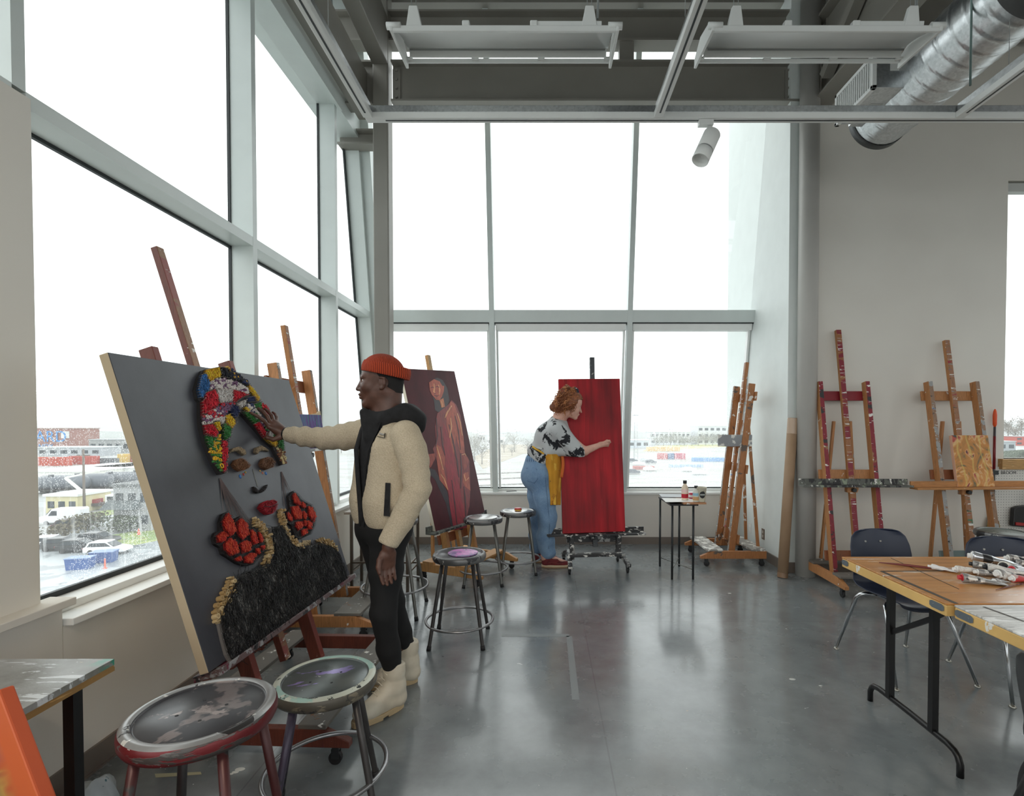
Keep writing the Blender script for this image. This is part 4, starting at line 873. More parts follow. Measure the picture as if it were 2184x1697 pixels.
# plastic bag on floor at the bottom left
pbm = splat('crumpled_bag_film', (190,200,206), [((50,110,130), 9, .58, (1,1,1)), ((40,40,50), 7, .62, (1,1,1))], .25, bump=.8)
pbp = atz(206, 1697, .03)
m = MB(); m.lathe([(.001,0)]+[(.07*(1-((z-.3)/.75)**2)**.5 if abs((z-.3)/.75) < 1 else .001, z*.09) for z in (0.02,.2,.4,.6,.8,.95,1.04)], 20, cap0=False, cap1=False)
m.v = [(v[0]*(1+.25*math.sin(v[1]*90)), v[1]*(1.3), v[2]*(1+.2*math.sin(v[0]*80))) for v in m.v]
o_ = m.build('plastic_bag', pbm, None); o_.location = (pbp.x, pbp.y-.02, 0); tag(o_, 'crumpled plastic bag on the floor beside the near left table leg', 'bag')
# ================================================================ TUBES AND BRUSHES on the oak table
def paint_tube(label, p, ang, L, r, body, capc, band=None, roll=0, z=.7402, lift=0, group='paint tubes heaped on the oak table'):
    tb = thing('paint_tube', label, 'paint tube', (p[0], p[1], z+lift), ang, group)
    r = r*1.0; cz = r+.001
    def f(i, j):
        q = j; flat = min(1, max(0, (q-.05)/.95)); a = i*2*PI
        rx = r*(1+flat*.45); rz = r*(1-flat*.93); zz = cz*(1-flat)+flat*.006
        return Vector((q*L, rx*math.cos(a), zz + rz*math.sin(a) + .0035*math.sin(q*17+a*2+L*300)*flat*(1-flat)*2))
    m = MB(); m.grid(f, 24, 14, flip=True); m.add([f(i/24, 0) for i in range(24)], [tuple(range(24))]); m.build('tube_body', body, tb, solid=.0008)
    m = MB(); m.cyl((-.016,0,cz), (-.001,0,cz), r*.5, r*.55, 18); m.cyl((-.003,0,cz),(.001,0,cz), r*.6, r*.98, 18); m.build('cap', capc, tb)
    if band:
        m = MB(); m.grid(lambda i, j: (lambda v: Vector((v.x, v.y*1.025, cz*(1-min(1, max(0, (.22+.2*j-.05)/.95))) + (v.z-cz*(1-min(1, max(0, (.22+.2*j-.05)/.95))))*1.03)))(f(i, .22+.2*j)), 24, 4, flip=True); m.build('tube_band', band, tb)
    return tb
foil = plain((200,202,206), .25, .7, name='foil'); foil2 = splat('smeared_tube', (206,200,196), [((176,60,60), 20, .62, (1,1,1)), ((60,60,64), 14, .60, (1,1,1)), ((226,222,214), 8, .5, (1,1,1))], .4, bump=.3)
foil3 = splat('grey_smeared_tube', (150,148,146), [((40,40,42), 16, .56, (1,1,1)), ((214,210,204), 12, .52, (1,1,1)), ((170,60,50), 24, .68, (1,1,1))], .35, .3, bump=.3); whp = plain((226,226,226), .4, name='white_tube')
def tpos(u, v, z=.74): p = atz(u, v, z); return (p.x, p.y)
wc, bc, rc = plain((232,232,230), .4), plain((40,40,42), .4), plain((186,40,50), .4)
paint_tube('small white tube lying apart at the left of the heap', tpos(1987,1214), math.radians(-35), .095, .013, whp, wc)
TL = [('twisted foil tube lying at the back right of the heap', (2150,1200), -15, .16, .018, foil3, wc, bc, .004),
 ('white tube with grey smears in the middle of the heap', (2105,1224), -30, .16, .017, foil2, bc, None, .014),
 ('stubby crumpled tube under the cream one', (2128,1234), 12, .12, .02, foil3, wc, None, .001),
 ('long silver tube at the very right of the heap', (2158,1228), 8, .18, .019, foil, rc, None, .008),
 ('black-smeared tube crossing the heap diagonally', (2075,1216), -42, .16, .016, foil3, bc, None, .012),
 ('large silver tube with white cap and black band on top of the heap', (2072,1205), -28, .17, .022, foil, wc, bc, .022),
 ('crumpled tube with red cap at the front of the heap', (2052,1241), -18, .15, .018, foil3, rc, None, 0),
 ('white red-smeared tube at the left side of the heap', (2040,1222), -4, .15, .014, foil2, wc, None, .004),
 ('grey flattened tube under the large silver one', (2085,1228), -12, .14, .014, foil3, wc, None, .002),
 ('cream crusted tube behind the small white-capped one', (2140,1222), 35, .13, .02, splat('crusted_tube', (196,184,160), [((230,226,214), 12, .5, (1,1,1))], .6, bump=.6), bc, None, .010),
 ('short tube with white cap facing the viewer at mid heap', (2140,1236), -8, .11, .014, foil2, wc, None, 0),
 ('red-smeared tube at the right front of the heap', (2160,1242), 6, .14, .015, splat('red_smear_tube', (206,180,176), [((190,60,60), 10, .5, (1,1,1)), ((60,56,60), 16, .62, (1,1,1))], .4), wc, None, .001),
 ('black-labelled tube near the right frame edge', (2166,1212), -40, .12, .016, foil3, bc, bc, .012),
 ('pale foil tube behind the heap', (2110,1203), 15, .14, .014, foil, bc, None, 0),
 ('small rolled-up tube in front of the cream one', (2120,1246), 20, .08, .012, foil3, wc, None, 0)]
for lab, (u, v), a, L, r, b, cc, bd, lf in TL: paint_tube(lab, tpos(u, v), math.radians(a), L*1.08, r*1.1, b, cc, bd, lift=lf)
def brush(label, a, b, r, hm, bristle, z=.7405):
    pa, pb = Vector((*tpos(*a), 0)), Vector((*tpos(*b), 0)); d = (pb-pa); L = d.length
    br_ = thing('paintbrush', label, 'paintbrush', (pa.x, pa.y, z), math.atan2(d.y, d.x))
    m = MB(); m.tube([(0,0,r*.6+.0005),(L*.35,0,r+.0005),(L*.60,0,r+.0005),(L*.72,0,r+.0005)], [r*.35,r,r*.9,r*.7], 12); m.build('handle', hm, br_)
    m = MB(); m.tube([(L*.70,0,r+.0005),(L*.82,0,r+.0005)], [r*.8,r*.95], 12); m.build('ferrule', plain((120,110,104), .3, .8), br_)
    m = MB(); m.tube([(L*.82,0,r+.0005),(L*.90,0,r+.0005),(L,0,r+.0005)], [r*.95,r*1.15,r*.3], 12); m.build('bristles', bristle, br_)
brush('long-handled dark red brush lying left of the tube heap', (1875,1201), (2044,1221), .006, plain((110,44,40), .35), plain((130,30,34), .6))
brush('thin brown brush in front of the tube heap', (2124,1259), (2184,1245), .003, plain((110,60,52), .4), plain((90,44,40), .6))

# tape residue and dried paint on the floor
resid = plain((168,174,176), .5, name='tape_residue')
def ftape(label, quad, mat, nm='floor_tape', z=.0012):
    P = [atz(*q) for q in quad]; c = sum(P, Vector())/len(P); m = MB(); m.prism([(p.x-c.x, p.y-c.y) for p in P], 0, z); o = m.build(nm, mat, None); o.location = (c.x, c.y, 0); return tag(o, label, 'tape' if 'tape' in nm else 'paint spot')
ftape('faint pale tape mark running towards the viewer in mid floor', [(1208,1356),(1220,1356),(1236,1492),(1220,1492)], plain((134,140,142), .35))
ftape('faint pale tape mark running sideways in mid floor', [(1070,1351),(1214,1352),(1214,1358),(1070,1357)], plain((134,140,142), .35))
ftape('yellowed masking tape strip on the floor under the nearest stool', [(330,1650),(428,1646),(430,1651),(332,1658)], plain((182,176,144), .6))
for i, (u, v, r_) in enumerate(((512,1640,.016),(502,1646,.011),(493,1650,.007),(478,1655,.009),(1690,1448,.014),(1750,1462,.008),(1556,1265,.012))):
    p = atz(u, v); m = MB(); m.lathe([(.0002,.0012),(r_*.8,.0012),(r_,.0002)], 12, sx=1.3, sy=.8, cap0=False, cap1=False); o = m.build('paint_drop', plain((206,208,204), .5), None); o.location = (p.x, p.y, 0); tag(o, 'dried white paint drop on the concrete floor', 'paint spot', 'dried paint drops')
# ================================================================ STRING-ART RELIEF on the charcoal canvas
NB = MB_.to_3x3() @ Vector((0,0,1)); OB = MB_.to_translation(); IB = MB_.inverted()
def uv2(u, v): q = IB @ onplane(u, v, OB, NB); return (q.x, q.y)
def za(zx, zy): return uv2(400+zx/6.06, 770+zy/6.06)
def zb(zx, zy): return uv2(420+zx/4.241, 1020+zy/4.2425)
def inside(p, poly):
    c = False; n = len(poly)
    for i in range(n):
        (x1,y1),(x2,y2) = poly[i], poly[(i+1) % n]
        if (y1 > p[1]) != (y2 > p[1]) and p[0] < (x2-x1)*(p[1]-y1)/(y2-y1)+x1: c = not c
    return c
def rnd_in(poly, rr):
    xs_ = [p[0] for p in poly]; ys_ = [p[1] for p in poly]
    for _ in range(200):
        p = (rr.uniform(min(xs_), max(xs_)), rr.uniform(min(ys_), max(ys_)))
        if inside(p, poly): return p
    return poly[0]
def area(poly): return abs(sum(poly[i][0]*poly[(i+1) % len(poly)][1]-poly[(i+1) % len(poly)][0]*poly[i][1] for i in range(len(poly))))/2
def strands(m, poly, n, Lmax, z0, z1, r, rr, mi=1, a0=None, spread=PI):
    k = 0
    while k < n:
        p = rnd_in(poly, rr); a = rr.uniform(0, PI) if a0 is None else a0 + rr.gauss(0, spread); L = rr.uniform(.4, 1)*Lmax
        q = (p[0]+L*math.cos(a), p[1]+L*math.sin(a)); k += 1
        if not inside(q, poly):
            q = (p[0]+L*.4*math.cos(a), p[1]+L*.4*math.sin(a))
            if not inside(q, poly): continue
        m.tube([(*p, rr.uniform(z0, z1)), (*q, rr.uniform(z0, z1))], r, 3, mi, cap=False)
def nails(m, poly, z0, z1, step, mi=1):
    for i in range(len(poly)):
        a = Vector(poly[i]); b = Vector(poly[(i+1) % len(poly)]); n = max(1, int((b-a).length/step))
        for j in range(n): p = a.lerp(b, j/n); m.cyl((*p, z0), (*p, z1), .0011, .0011, 4, mi)
def rings(m, poly, n, rmin, rmax, z, rr, cols=(1,2,3)):
    done = []
    for _ in range(n*14):
        if len(done) >= n: break
        p = rnd_in(poly, rr); r_ = rr.uniform(rmin, rmax)*(1 if rr.random() < .75 else 1.5)
        if any((p[0]-q[0])**2+(p[1]-q[1])**2 < (r_+q[2])**2*.8 for q in done): continue
        done.append((p[0], p[1], r_)); c = rr.choice(cols); h = z + rr.uniform(0, .006)
        m.lathe([(r_*.62, h), (r_*.7, h+.004), (r_, h+.004), (r_, z-.006)], 10, c, Matrix.Translation((p[0], p[1], 0)), cap0=False, cap1=False)
        m.lathe([(.0002, h+.0005), (r_*.62, h+.0005)], 10, rr.choice(cols + (4,)), Matrix.Translation((p[0], p[1], 0)), cap0=False, cap1=False, smooth=False)
sy = {'blue':(44,104,164),'yellow':(226,176,30),'black':(26,28,36),'red':(196,22,44),'white':(214,208,204),'navy':(30,42,84),'green':(46,120,52),'brown':(120,72,44),'cream':(206,190,140),'purple':(120,84,120)}
sm_ = {k: plain(v, .6, name='string_'+k) for k, v in sy.items()}
def local(o, parent, M=MB_):
    o.parent = parent; o.matrix_local = Matrix.Identity(4); return o
tur = [(340,95),(160,130),(95,240),(60,380),(80,500),(115,540),(115,730),(130,880),(175,1060),(230,1200),(290,1340),(370,1470),(430,1465),(450,1280),(465,1100),(490,1010),(520,890),(580,780),(600,700),(622,655),(700,730),(850,900),(950,1020),(1060,1120),(1140,1280),(1180,1352),(1225,1340),(1212,1180),(1185,1030),(1130,900),(1075,790),(1040,700),(970,600),(890,525),(800,430),(770,330),(720,270),(640,210),(540,130),(450,98)]
turp = [za(*p) for p in tur]
m = MB(); m.prism(turp, .0005, .018, 0); nails(m, turp, .016, .030, .011, 1)
turb = local(m.build('turban_base', [plain((30,28,30), .7), plain((60,50,44), .5, .4)], None), big)
PT = [('blue',[(110,200),(165,175),(220,300),(215,400),(160,430),(150,500),(85,495),(65,380)],0),
('yellow',[(165,132),(345,97),(380,220),(290,250),(240,290),(205,262),(160,175)],0),
('black',[(352,97),(450,102),(540,200),(560,260),(540,290),(460,240),(384,220)],0),
('b',[(452,102),(540,133),(640,213),(718,275),(740,330),(640,262),(562,258)],('yellow','navy','black')),
('a',[(230,300),(300,250),(420,238),(560,292),(700,350),(745,420),(700,430),(560,382),(430,370),(330,370),(235,370)],('white','purple','white')),
('red',[(165,430),(288,382),(345,550),(310,620),(180,680),(122,738),(118,545),(152,505)],0),
('white',[(300,380),(518,372),(518,550),(350,560)],0),
('red',[(522,385),(740,448),(640,490),(560,552),(522,552)],0),
('a',[(122,742),(300,640),(420,560),(560,560),(480,650),(380,750),(240,812),(152,832)],('white','purple','red')),
('navy',[(505,575),(598,605),(610,680),(565,758),(540,740),(472,660)],0),
('white',[(575,560),(700,510),(690,580),(632,640),(602,600)],0),
('navy',[(702,490),(800,470),(830,540),(722,552)],0),
('green',[(802,572),(888,542),(900,640),(832,640)],0),
('yellow',[(722,315),(768,345),(888,520),(850,540),(792,450),(742,405)],0),
('red',[(892,545),(960,597),(1056,740),(1040,770),(904,652)],0),
('a',[(692,580),(798,575),(848,676),(760,680),(702,622)],('white','navy','white')),
('yellow',[(655,622),(700,602),(758,650),(722,678)],0),
('green',[(662,668),(758,690),(858,798),(800,828),(722,742)],0),
('b',[(762,690),(850,682),(1000,820),(980,888),(862,798)],('white','green','purple')),
('red',[(802,832),(862,802),(940,900),(958,980),(932,1008),(852,900)],0),
('b',[(1002,822),(1040,772),(1130,905),(1182,1020),(1062,998),(962,978),(982,890)],('white','green','navy')),
('yellow',[(935,1010),(1060,1002),(1108,1080),(1090,1128),(1012,1082)],0),
('green',[(1112,1002),(1180,1030),(1200,1180),(1122,1122)],0),
('b',[(1092,1132),(1208,1188),(1218,1338),(1184,1346),(1132,1240)],('brown','cream','brown')),
('red',[(142,842),(258,832),(328,930),(308,1008),(162,962)],0),
('yellow',[(272,812),(338,802),(378,918),(332,928)],0),
('white',[(342,772),(418,722),(418,798),(372,858)],0),
('yellow',[(422,722),(480,702),(566,812),(520,888),(442,830)],0),
('green',[(402,802),(508,890),(490,1000),(432,1038),(392,960)],0),
('green',[(164,984),(288,1012),(268,1108),(222,1148),(182,1068)],0),
('b',[(292,1012),(368,962),(368,1350),(388,1440),(292,1340),(232,1200),(232,1142)],('yellow','green','yellow')),
('red',[(382,1042),(460,1052),(440,1300),(428,1460),(392,1440),(372,1200)],0)]
rr = random.Random(3)
for k_, (c, poly, cc) in enumerate(PT):
    pp = [za(*p) for p in poly]; A = area(pp)
    m = MB(); m.prism(pp, .017, .021, 0)
    if cc:
        rings(m, pp, int(A*9000)+6, .0045, .0085, .022, rr, (1,2,3)); mats = [plain((70,52,58), .7)] + [sm_[x] for x in cc] + [sm_['black']]
    else:
        strands(m, pp, int(A*42000)+30, .030, .022, .034, .0011, rr, 1); strands(m, pp, int(A*9000)+8, .026, .024, .036, .0012, rr, 2); nails(m, pp, .02, .036, .014, 3)
        b_ = sy[c]; mats = [plain(tuple(x*.55 for x in b_), .7, name='string_under'), sm_[c], plain(tuple(min(255, x*1.25+12) for x in b_), .6, name='string_light'), plain((150,140,130), .4, .6)]
    o = m.build('beaded_patch' if cc else c+'_string_patch', mats, None); local(o, turb)
def relief(name, poly, col, z, n, L, parent=big, under=.6, r=.0012, spikes=False, a0=None, lab=None):
    m = MB(); m.prism(poly, .0005, z*.5, 0); m.prism([(x*.96+sum(p[0] for p in poly)/len(poly)*.04, y*.96+sum(p[1] for p in poly)/len(poly)*.04) for x, y in poly], z*.5, z*.8, 0)
    strands(m, poly, n, L, z*.8, z*1.25, r, rr, 1, a0, .5)
    if spikes: nails(m, poly, .0, z*1.3, .008, 1)
    o = m.build(name, [plain(tuple(x*under for x in col), .7, name='relief_under'), plain(col, .6, name='relief_string')], None); return local(o, parent)
brow = (186,166,136)
relief('eyebrow', [za(*p) for p in [(500,1205),(540,1140),(620,1112),(700,1148),(735,1215),(700,1225),(620,1168),(550,1180)]], brow, .016, 160, .016)
relief('eyebrow', [za(*p) for p in [(845,1185),(855,1125),(920,1102),(1000,1140),(1032,1172),(960,1160),(905,1172),(880,1208)]], brow, .016, 150, .016)
relief('eyelid', [za(*p) for p in [(548,1345),(580,1290),(640,1268),(700,1295),(762,1360),(725,1408),(640,1428),(580,1390)]], (140,96,66), .022, 300, .02, spikes=True)
relief('eyelid', [za(*p) for p in [(908,1335),(940,1270),(990,1252),(1050,1270),(1085,1320),(1060,1385),(990,1408),(930,1380)]], (128,88,62), .022, 280, .02, spikes=True)
relief('nose', [za(*p) for p in [(830,1625),(850,1640),(880,1680),(930,1672),(985,1610),(1005,1600),(1000,1650),(950,1700),(880,1712),(838,1690)]], (40,32,34), .014, 130, .018)
lips = relief('lips', [zb(*p) for p in [(540,272),(560,235),(600,212),(625,222),(650,203),(685,222),(690,240),(680,290),(645,328),(600,328),(565,300)]], (170,22,40), .024, 380, .018, spikes=True)
m = MB(); pl = [zb(*p) for p in [(556,268),(600,272),(640,262),(684,240)]]; m.tube([(*p, .031) for p in pl], .0016, 5); local(m.build('lip_line', plain((40,14,20), .6), None), lips)
for pts, c, r_ in (([(680,1490)], (50,110,180), .009), ([(722,1462)], (190,60,60), .006), ([(748,1436)], (210,180,70), .0045), ([(1012,1450)], (50,110,180), .008), ([(968,1445)], (190,110,90), .006), ([(936,1418)], (210,170,90), .0045)):
    q = za(*pts[0]); m = MB(); m.lathe([(.0002,.003),(r_*.8,.003),(r_,.0005)], 14, M=Matrix.Translation((q[0], q[1], 0)) @ Matrix.Scale(1.25, 4, (0,1,0)), cap0=False, cap1=False); local(m.build('tear_dot', plain(c, .5), None), big)
m = MB(); m.tube([(*za(*p), .002) for p in [(838,1395),(868,1500),(905,1625)]], .0012, 5); local(m.build('nose_thread', plain((150,150,140), .5), None), big)
veil = plain((112,98,98), .7, name='hair_thread')
for poly in ([(205,0),(232,60),(330,250),(400,330),(500,385),(540,450),(450,460),(340,350),(300,380),(225,320),(215,160)], [(760,-60),(800,40),(855,125),(800,170),(790,260),(770,300),(778,160)]):
    pp = [zb(*p) for p in poly]; m = MB(); nn_ = 34 if len(poly) > 8 else 20; top = pp[0]
    base_ = [pp[-5], pp[-4]] if len(poly) > 8 else []
    for i in range(nn_):
        q = rnd_in(pp, rr); d = (q[0]-top[0], q[1]-top[1]); m.tube([(top[0]+rr.uniform(-.004,.004), top[1], .003), (q[0], q[1], .004)], .0009, 3, 0, cap=False)
    local(m.build('hair_threads', veil, None), big)
fl1 = [(120,540),(135,500),(180,480),(180,400),(205,330),(240,312),(290,360),(318,400),(325,375),(355,352),(400,400),(440,440),(475,450),(520,475),(550,505),(590,600),(590,660),(560,700),(520,730),(480,785),(400,795),(330,770),(270,730),(205,690),(185,630),(135,600)]
pet1 = [[(190,400),(240,322),(290,400),(312,500),(270,540),(210,470)],[(330,400),(360,368),(420,430),(430,520),(380,570),(335,510)],[(140,530),(190,488),(245,530),(200,590),(150,590)],[(208,600),(258,545),(322,590),(340,690),(270,712),(212,650)],[(348,600),(400,568),(462,600),(440,672),(380,690)],[(450,468),(500,518),(520,600),(480,612),(455,560)],[(522,488),(548,520),(560,590),(535,592)],[(390,720),(450,680),(510,690),(462,780),(400,772)],[(300,740),(350,708),(372,760),(330,762)],[(500,638),(530,650),(532,700),(505,682)],[(542,620),(580,610),(572,662)]]
fl2 = [(808,165),(845,122),(885,150),(930,200),(970,225),(1015,250),(1045,300),(1050,360),(1040,430),(1005,510),(960,530),(905,556),(865,530),(835,430),(785,400),(778,320),(822,280),(815,220)]
pet2 = [[(833,160),(848,138),(900,218),(907,260),(850,232)],[(915,218),(957,250),(945,282),(913,262)],[(820,262),(880,258),(920,330),(915,380),(860,380),(830,320)],[(925,300),(965,330),(955,382),(930,370)],[(973,258),(1010,270),(1032,330),(1015,390),(980,340)],[(1028,300),(1046,360),(1020,425)],[(785,310),(825,360),(832,400),(795,382)],[(868,400),(920,398),(930,450),(890,482),(860,440)],[(918,470),(967,460),(962,510),(925,532)],[(968,388),(1012,410),(1005,472),(968,470)],[(938,385),(965,400),(960,440),(938,442)]]
for fl, pets in ((fl1, pet1), (fl2, pet2)):
    fp = [zb(*p) for p in fl]; m = MB(); m.prism(fp, .0005, .014, 0); strands(m, fp, 420, .02, .015, .02, .0012, rr, 0); nails(m, fp, .01, .026, .008, 0)
    f = local(m.build('flower_earring', plain((20,16,18), .6), None), big)
    for p in pets:
        pp = [zb(*q) for q in p]; m = MB(); m.prism(pp, .014, .019, 0); strands(m, pp, int(area(pp)*45000)+30, .03, .020, .030, .0012, rr, 1, 1.9, .45); strands(m, pp, int(area(pp)*9000)+8, .03, .022, .031, .0013, rr, 2, 1.5, .5)
        local(m.build('petal', [plain((120,20,20), .7), plain((196,42,28), .6, name='petal_string'), plain((226,84,44), .6, name='petal_light')], None), f)
to = [(640,450),(690,445),(740,430),(770,500),(800,560),(830,600),(880,630),(960,628),(1030,605),(1080,590),(1160,620),(1240,655),(1262,690),(1300,800),(1338,932),(290,1690),(240,1600),(205,1470),(172,1320),(200,1200),(260,1100),(330,900),(440,850),(560,810),(620,790),(660,700),(668,600),(650,520)]
tp_ = [zb(*p) for p in to]
m = MB(); m.prism(tp_, .0005, .012, 0); strands(m, tp_, 3000, .075, .014, .034, .0013, rr, 1, 1.35, .55); strands(m, tp_, 900, .06, .013, .018, .0013, rr, 2, 1.3, .6)
cen = (sum(p[0] for p in tp_)/len(tp_), sum(p[1] for p in tp_)/len(tp_))
for i in range(len(tp_)):
    a, b = Vector(tp_[i]), Vector(tp_[(i+1) % len(tp_)]); n_ = int((b-a).length/.0035)
    for j in range(n_):
        p = a.lerp(b, j/n_); d = (Vector(cen)-p).normalized(); d.rotate(Matrix.Rotation(rr.gauss(0,.7), 2)); q = p + d*rr.uniform(.02,.06); m.tube([(*p, .022), (*q, rr.uniform(.016,.03))], .0012, 3, 1, cap=False)
edge = [tp_[14], tp_[15]]
for i in range(60):
    p = Vector(edge[0]).lerp(Vector(edge[1]), (i+.5)/60); 
    for s in (-1, 1): m.tube([(*(p+Vector((0, .003))), .02), (*(p + Vector((s*.016, .045))), .02)], .0013, 3, 1, cap=False)
torso = local(m.build('string_torso', [plain((118,114,112), .7), plain((14,14,16), .55, name='black_string'), plain((170,168,166), .6)], None), big)
wood_ring = [plain((58,40,26), .7), plain((176,146,98), .6, name='cane_end'), plain((124,88,50), .6, name='cane_side'), plain((204,180,136), .6, name='cane_light'), plain((30,24,20), .7)]
def ringband(pts, width, n, rmin, rmax):
    m = MB(); rg = random.Random(len(pts)*7+n); done = []
    P2 = [zb(*p) for p in pts]
    for _ in range(n*12):
        if len(done) >= n: break
        t_ = rg.random()*(len(P2)-1); i = int(t_); q = t_-i; a, b = Vector(P2[i]), Vector(P2[min(i+1, len(P2)-1)]); d = (b-a).normalized(); w_ = width*(1 if i < len(P2)-2 else .7)
        p = a.lerp(b, q) + Vector((-d.y, d.x))*rg.uniform(-w_, w_); r_ = rg.uniform(rmin, rmax)
        if any((p-q2[0]).length < (r_+q2[1])*.9 for q2 in done): continue
        done.append((p, r_)); h = rg.uniform(.012, .026); c = rg.choice((1,1,3)); Mt = Matrix.Translation((p.x, p.y, 0)); hole = rg.random() < .5
        m.lathe([(r_*.55 if hole else .0003, h-(.008 if hole else 0)), (r_*.6, h), (r_, h), (r_*1.0, .0005)], 14, c, Mt, cap0=False, cap1=False, smooth=False)
        if hole: m.lathe([(.0003, h-.008), (r_*.6, h-.008)], 14, 4, Mt, cap0=False, cap1=False, smooth=False)
        else: m.lathe([(r_*.25, h+.0004), (r_*.4, h+.0004)], 10, 2, Mt, cap0=False, cap1=False, smooth=False)
    local(m.build('cane_ring_trim', wood_ring, None), torso)
ringband([(495,395),(560,430),(605,490),(635,570),(640,640),(625,720),(590,790)], .022, 60, .004, .011)
ringband([(745,285),(752,360),(775,440),(800,510),(840,565),(880,600),(940,618)], .020, 60, .004, .010)
ringband([(1075,590),(1120,572),(1165,580),(1210,605),(1250,650)], .020, 46, .004, .009)
ringband([(305,910),(285,980),(255,1050),(215,1120),(180,1190),(165,1260),(160,1310)], .024, 60, .004, .013)
m = MB(); m.prism([zb(*p) for p in [(950,562),(1025,558),(1022,604),(955,612)]], .0005, .0035); local(m.build('masking_tape', plain((176,152,112), .7), None), big)
# ================================================================ painted figure on the oxblood canvas
ND = MD.to_3x3() @ Vector((0,0,1)); OD = MD.to_translation(); ID = MD.inverted()
def zd(zx, zy): q = ID @ onplane(850+zx/4.2425, 740+zy/4.2425, OD, ND); return (q.x, q.y)
def daub(name, col, polys, z, par=dark, rough=.45):
    t = NT(name+'_paint'); g = t.noise(22, t.coord((2.2,.5,1)), 4, .6, .4)
    t.set(t.ramp(g, [(.3, tuple(x*.62 for x in lin(col)[:3])), (.5, lin(col)[:3]), (.72, tuple(min(1, x*1.35) for x in lin(col)[:3]))]), rough)
    for p in polys:
        m = MB(); m.prism([zd(*q) for q in p], .0002, z); r_ = local(m.build(name, t.mat, None), par)
    return r_
def stroke(pts, w):
    L_, R_ = [], []
    for i, p in enumerate(pts):
        a = Vector(pts[max(0, i-1)]); b = Vector(pts[min(len(pts)-1, i+1)]); d = (b-a).normalized(); ww_ = w*(.35+.65*math.sin(PI*(i+.5)/len(pts)))
        L_.append((p[0]-d.y*ww_, p[1]+d.x*ww_)); R_.append((p[0]+d.y*ww_, p[1]-d.x*ww_))
    return L_ + R_[::-1]
daub('painted_shadow', (44,24,32), [[(300,300),(350,275),(400,300),(440,370),(460,480),(430,560),(380,600),(330,570),(320,480),(290,400)], [(230,1080),(330,1110),(440,1310),(470,1420),(500,1600),(480,1640),(430,1420),(330,1200),(240,1110)]], .0006)
daub('painted_robe', (132,44,44), [[(350,600),(400,560),(450,520),(480,480),(520,520),(560,620),(580,760),(600,960),(640,1030),(650,1290),(640,1440),(600,1600),(520,1640),(470,1420),(440,1290),(370,1190),(350,1040),(310,920),(340,860),(330,720)]], .0009)
daub('painted_drape', (150,22,40), [[(405,690),(440,760),(500,960),(540,1180),(560,1300),(620,1630),(500,1660),(460,1420),(430,1100),(412,860)]], .0012)
daub('painted_sleeve', (172,78,54), [[(430,640),(470,490),(500,510),(545,620),(585,800),(600,960),(560,960),(520,800),(500,980),(470,860),(440,740)], [(340,880),(380,900),(420,1000),(410,1100),(450,1300),(370,1200),(350,1060)], [(590,1140),(630,1130),(650,1300),(600,1260),(580,1220)]], .0014)
daub('painted_hand', (150,58,44), [[(240,1030),(270,970),(330,960),(330,1010),(290,1090),(262,1060)], [(575,970),(620,990),(635,1020),(610,1100),(592,1120),(580,1060)]], .0015)
daub('painted_neck', (186,112,72), [[(370,480),(405,460),(420,540),(390,550)]], .0015)
face_ = daub('painted_face', (178,84,60), [[(275,320),(320,290),(370,310),(395,350),(412,352),(408,400),(392,450),(370,480),(340,478),(300,430),(282,390)]], .0018)
daub('painted_highlight', (214,150,104), [stroke([(318,330),(325,370),(318,405),(330,412)], 6), stroke([(360,340),(372,380),(366,430)], 5), stroke([(420,640),(440,590),(480,530)], 7), stroke([(385,490),(396,520),(392,545)], 6), stroke([(530,600),(556,680),(575,800)], 5), stroke([(345,900),(372,990),(402,1110)], 5), stroke([(470,640),(478,720),(462,820)], 6), stroke([(590,1150),(606,1210),(636,1180)], 5), stroke([(380,1150),(410,1190),(445,1290)], 5), stroke([(570,975),(600,965),(610,985)], 4), stroke([(240,1030),(262,1080),(280,1090)], 4)], .0022)
daub('painted_feature', (92,24,34), [stroke([(290,368),(305,362),(318,368)], 4), stroke([(332,362),(350,356),(366,364)], 4), stroke([(322,436),(345,444),(362,436)], 4), stroke([(318,418),(328,424),(336,416)], 3)], .0023)
daub('painted_fold', (70,20,30), [stroke([(455,700),(490,840),(530,1040),(545,1180)], 6), stroke([(510,620),(540,760),(560,930)], 5), stroke([(340,640),(350,800),(335,900)], 6), stroke([(380,720),(395,880),(420,980)], 5), stroke([(590,1260),(605,1420),(610,1600)], 6), stroke([(560,960),(568,1100),(560,1280)], 6), stroke([(480,1200),(505,1400),(530,1620)], 5)], .0020)
# ================================================================ OUTSIDE (about 16 m below the studio)
GZ = -14.5
def G(u, v, z=GZ): return atz(u, v, z)
t = NT('wet_industrial_ground'); a = t.noise(.012, t.coord((1,1.6,1)), 6, .6, .8); b = t.noise(.05, t.coord((1,2.2,1), loc=(9,4,0)), 6, .65, .5)
v = t.ramp(a, [(.30, (.20,.22,.22)), (.45, (.33,.35,.36)), (.55, (.24,.25,.22)), (.66, (.40,.42,.43))])
v = t.mix(.5, v, t.ramp(b, [(.3, (.22,.24,.24)), (.48, (.42,.44,.45)), (.56, (.24,.22,.18)), (.68, (.50,.52,.54))])); t.set(v, .5)
m = MB(); m.box(-900, 900, -300, 1500, GZ-.5, GZ); struct(m, 'ground', t.mat)
def patch(name, label, cat, pts, mat, z=.02, kind='stuff'):
    P = [G(*p) for p in pts]; c = sum(P, Vector())/len(P); m = MB(); m.prism([(p.x-c.x, p.y-c.y) for p in P], 0, z); o = m.build(name, mat, None); o.location = (c.x, c.y, GZ); tag(o, label, cat, kind=kind); return o
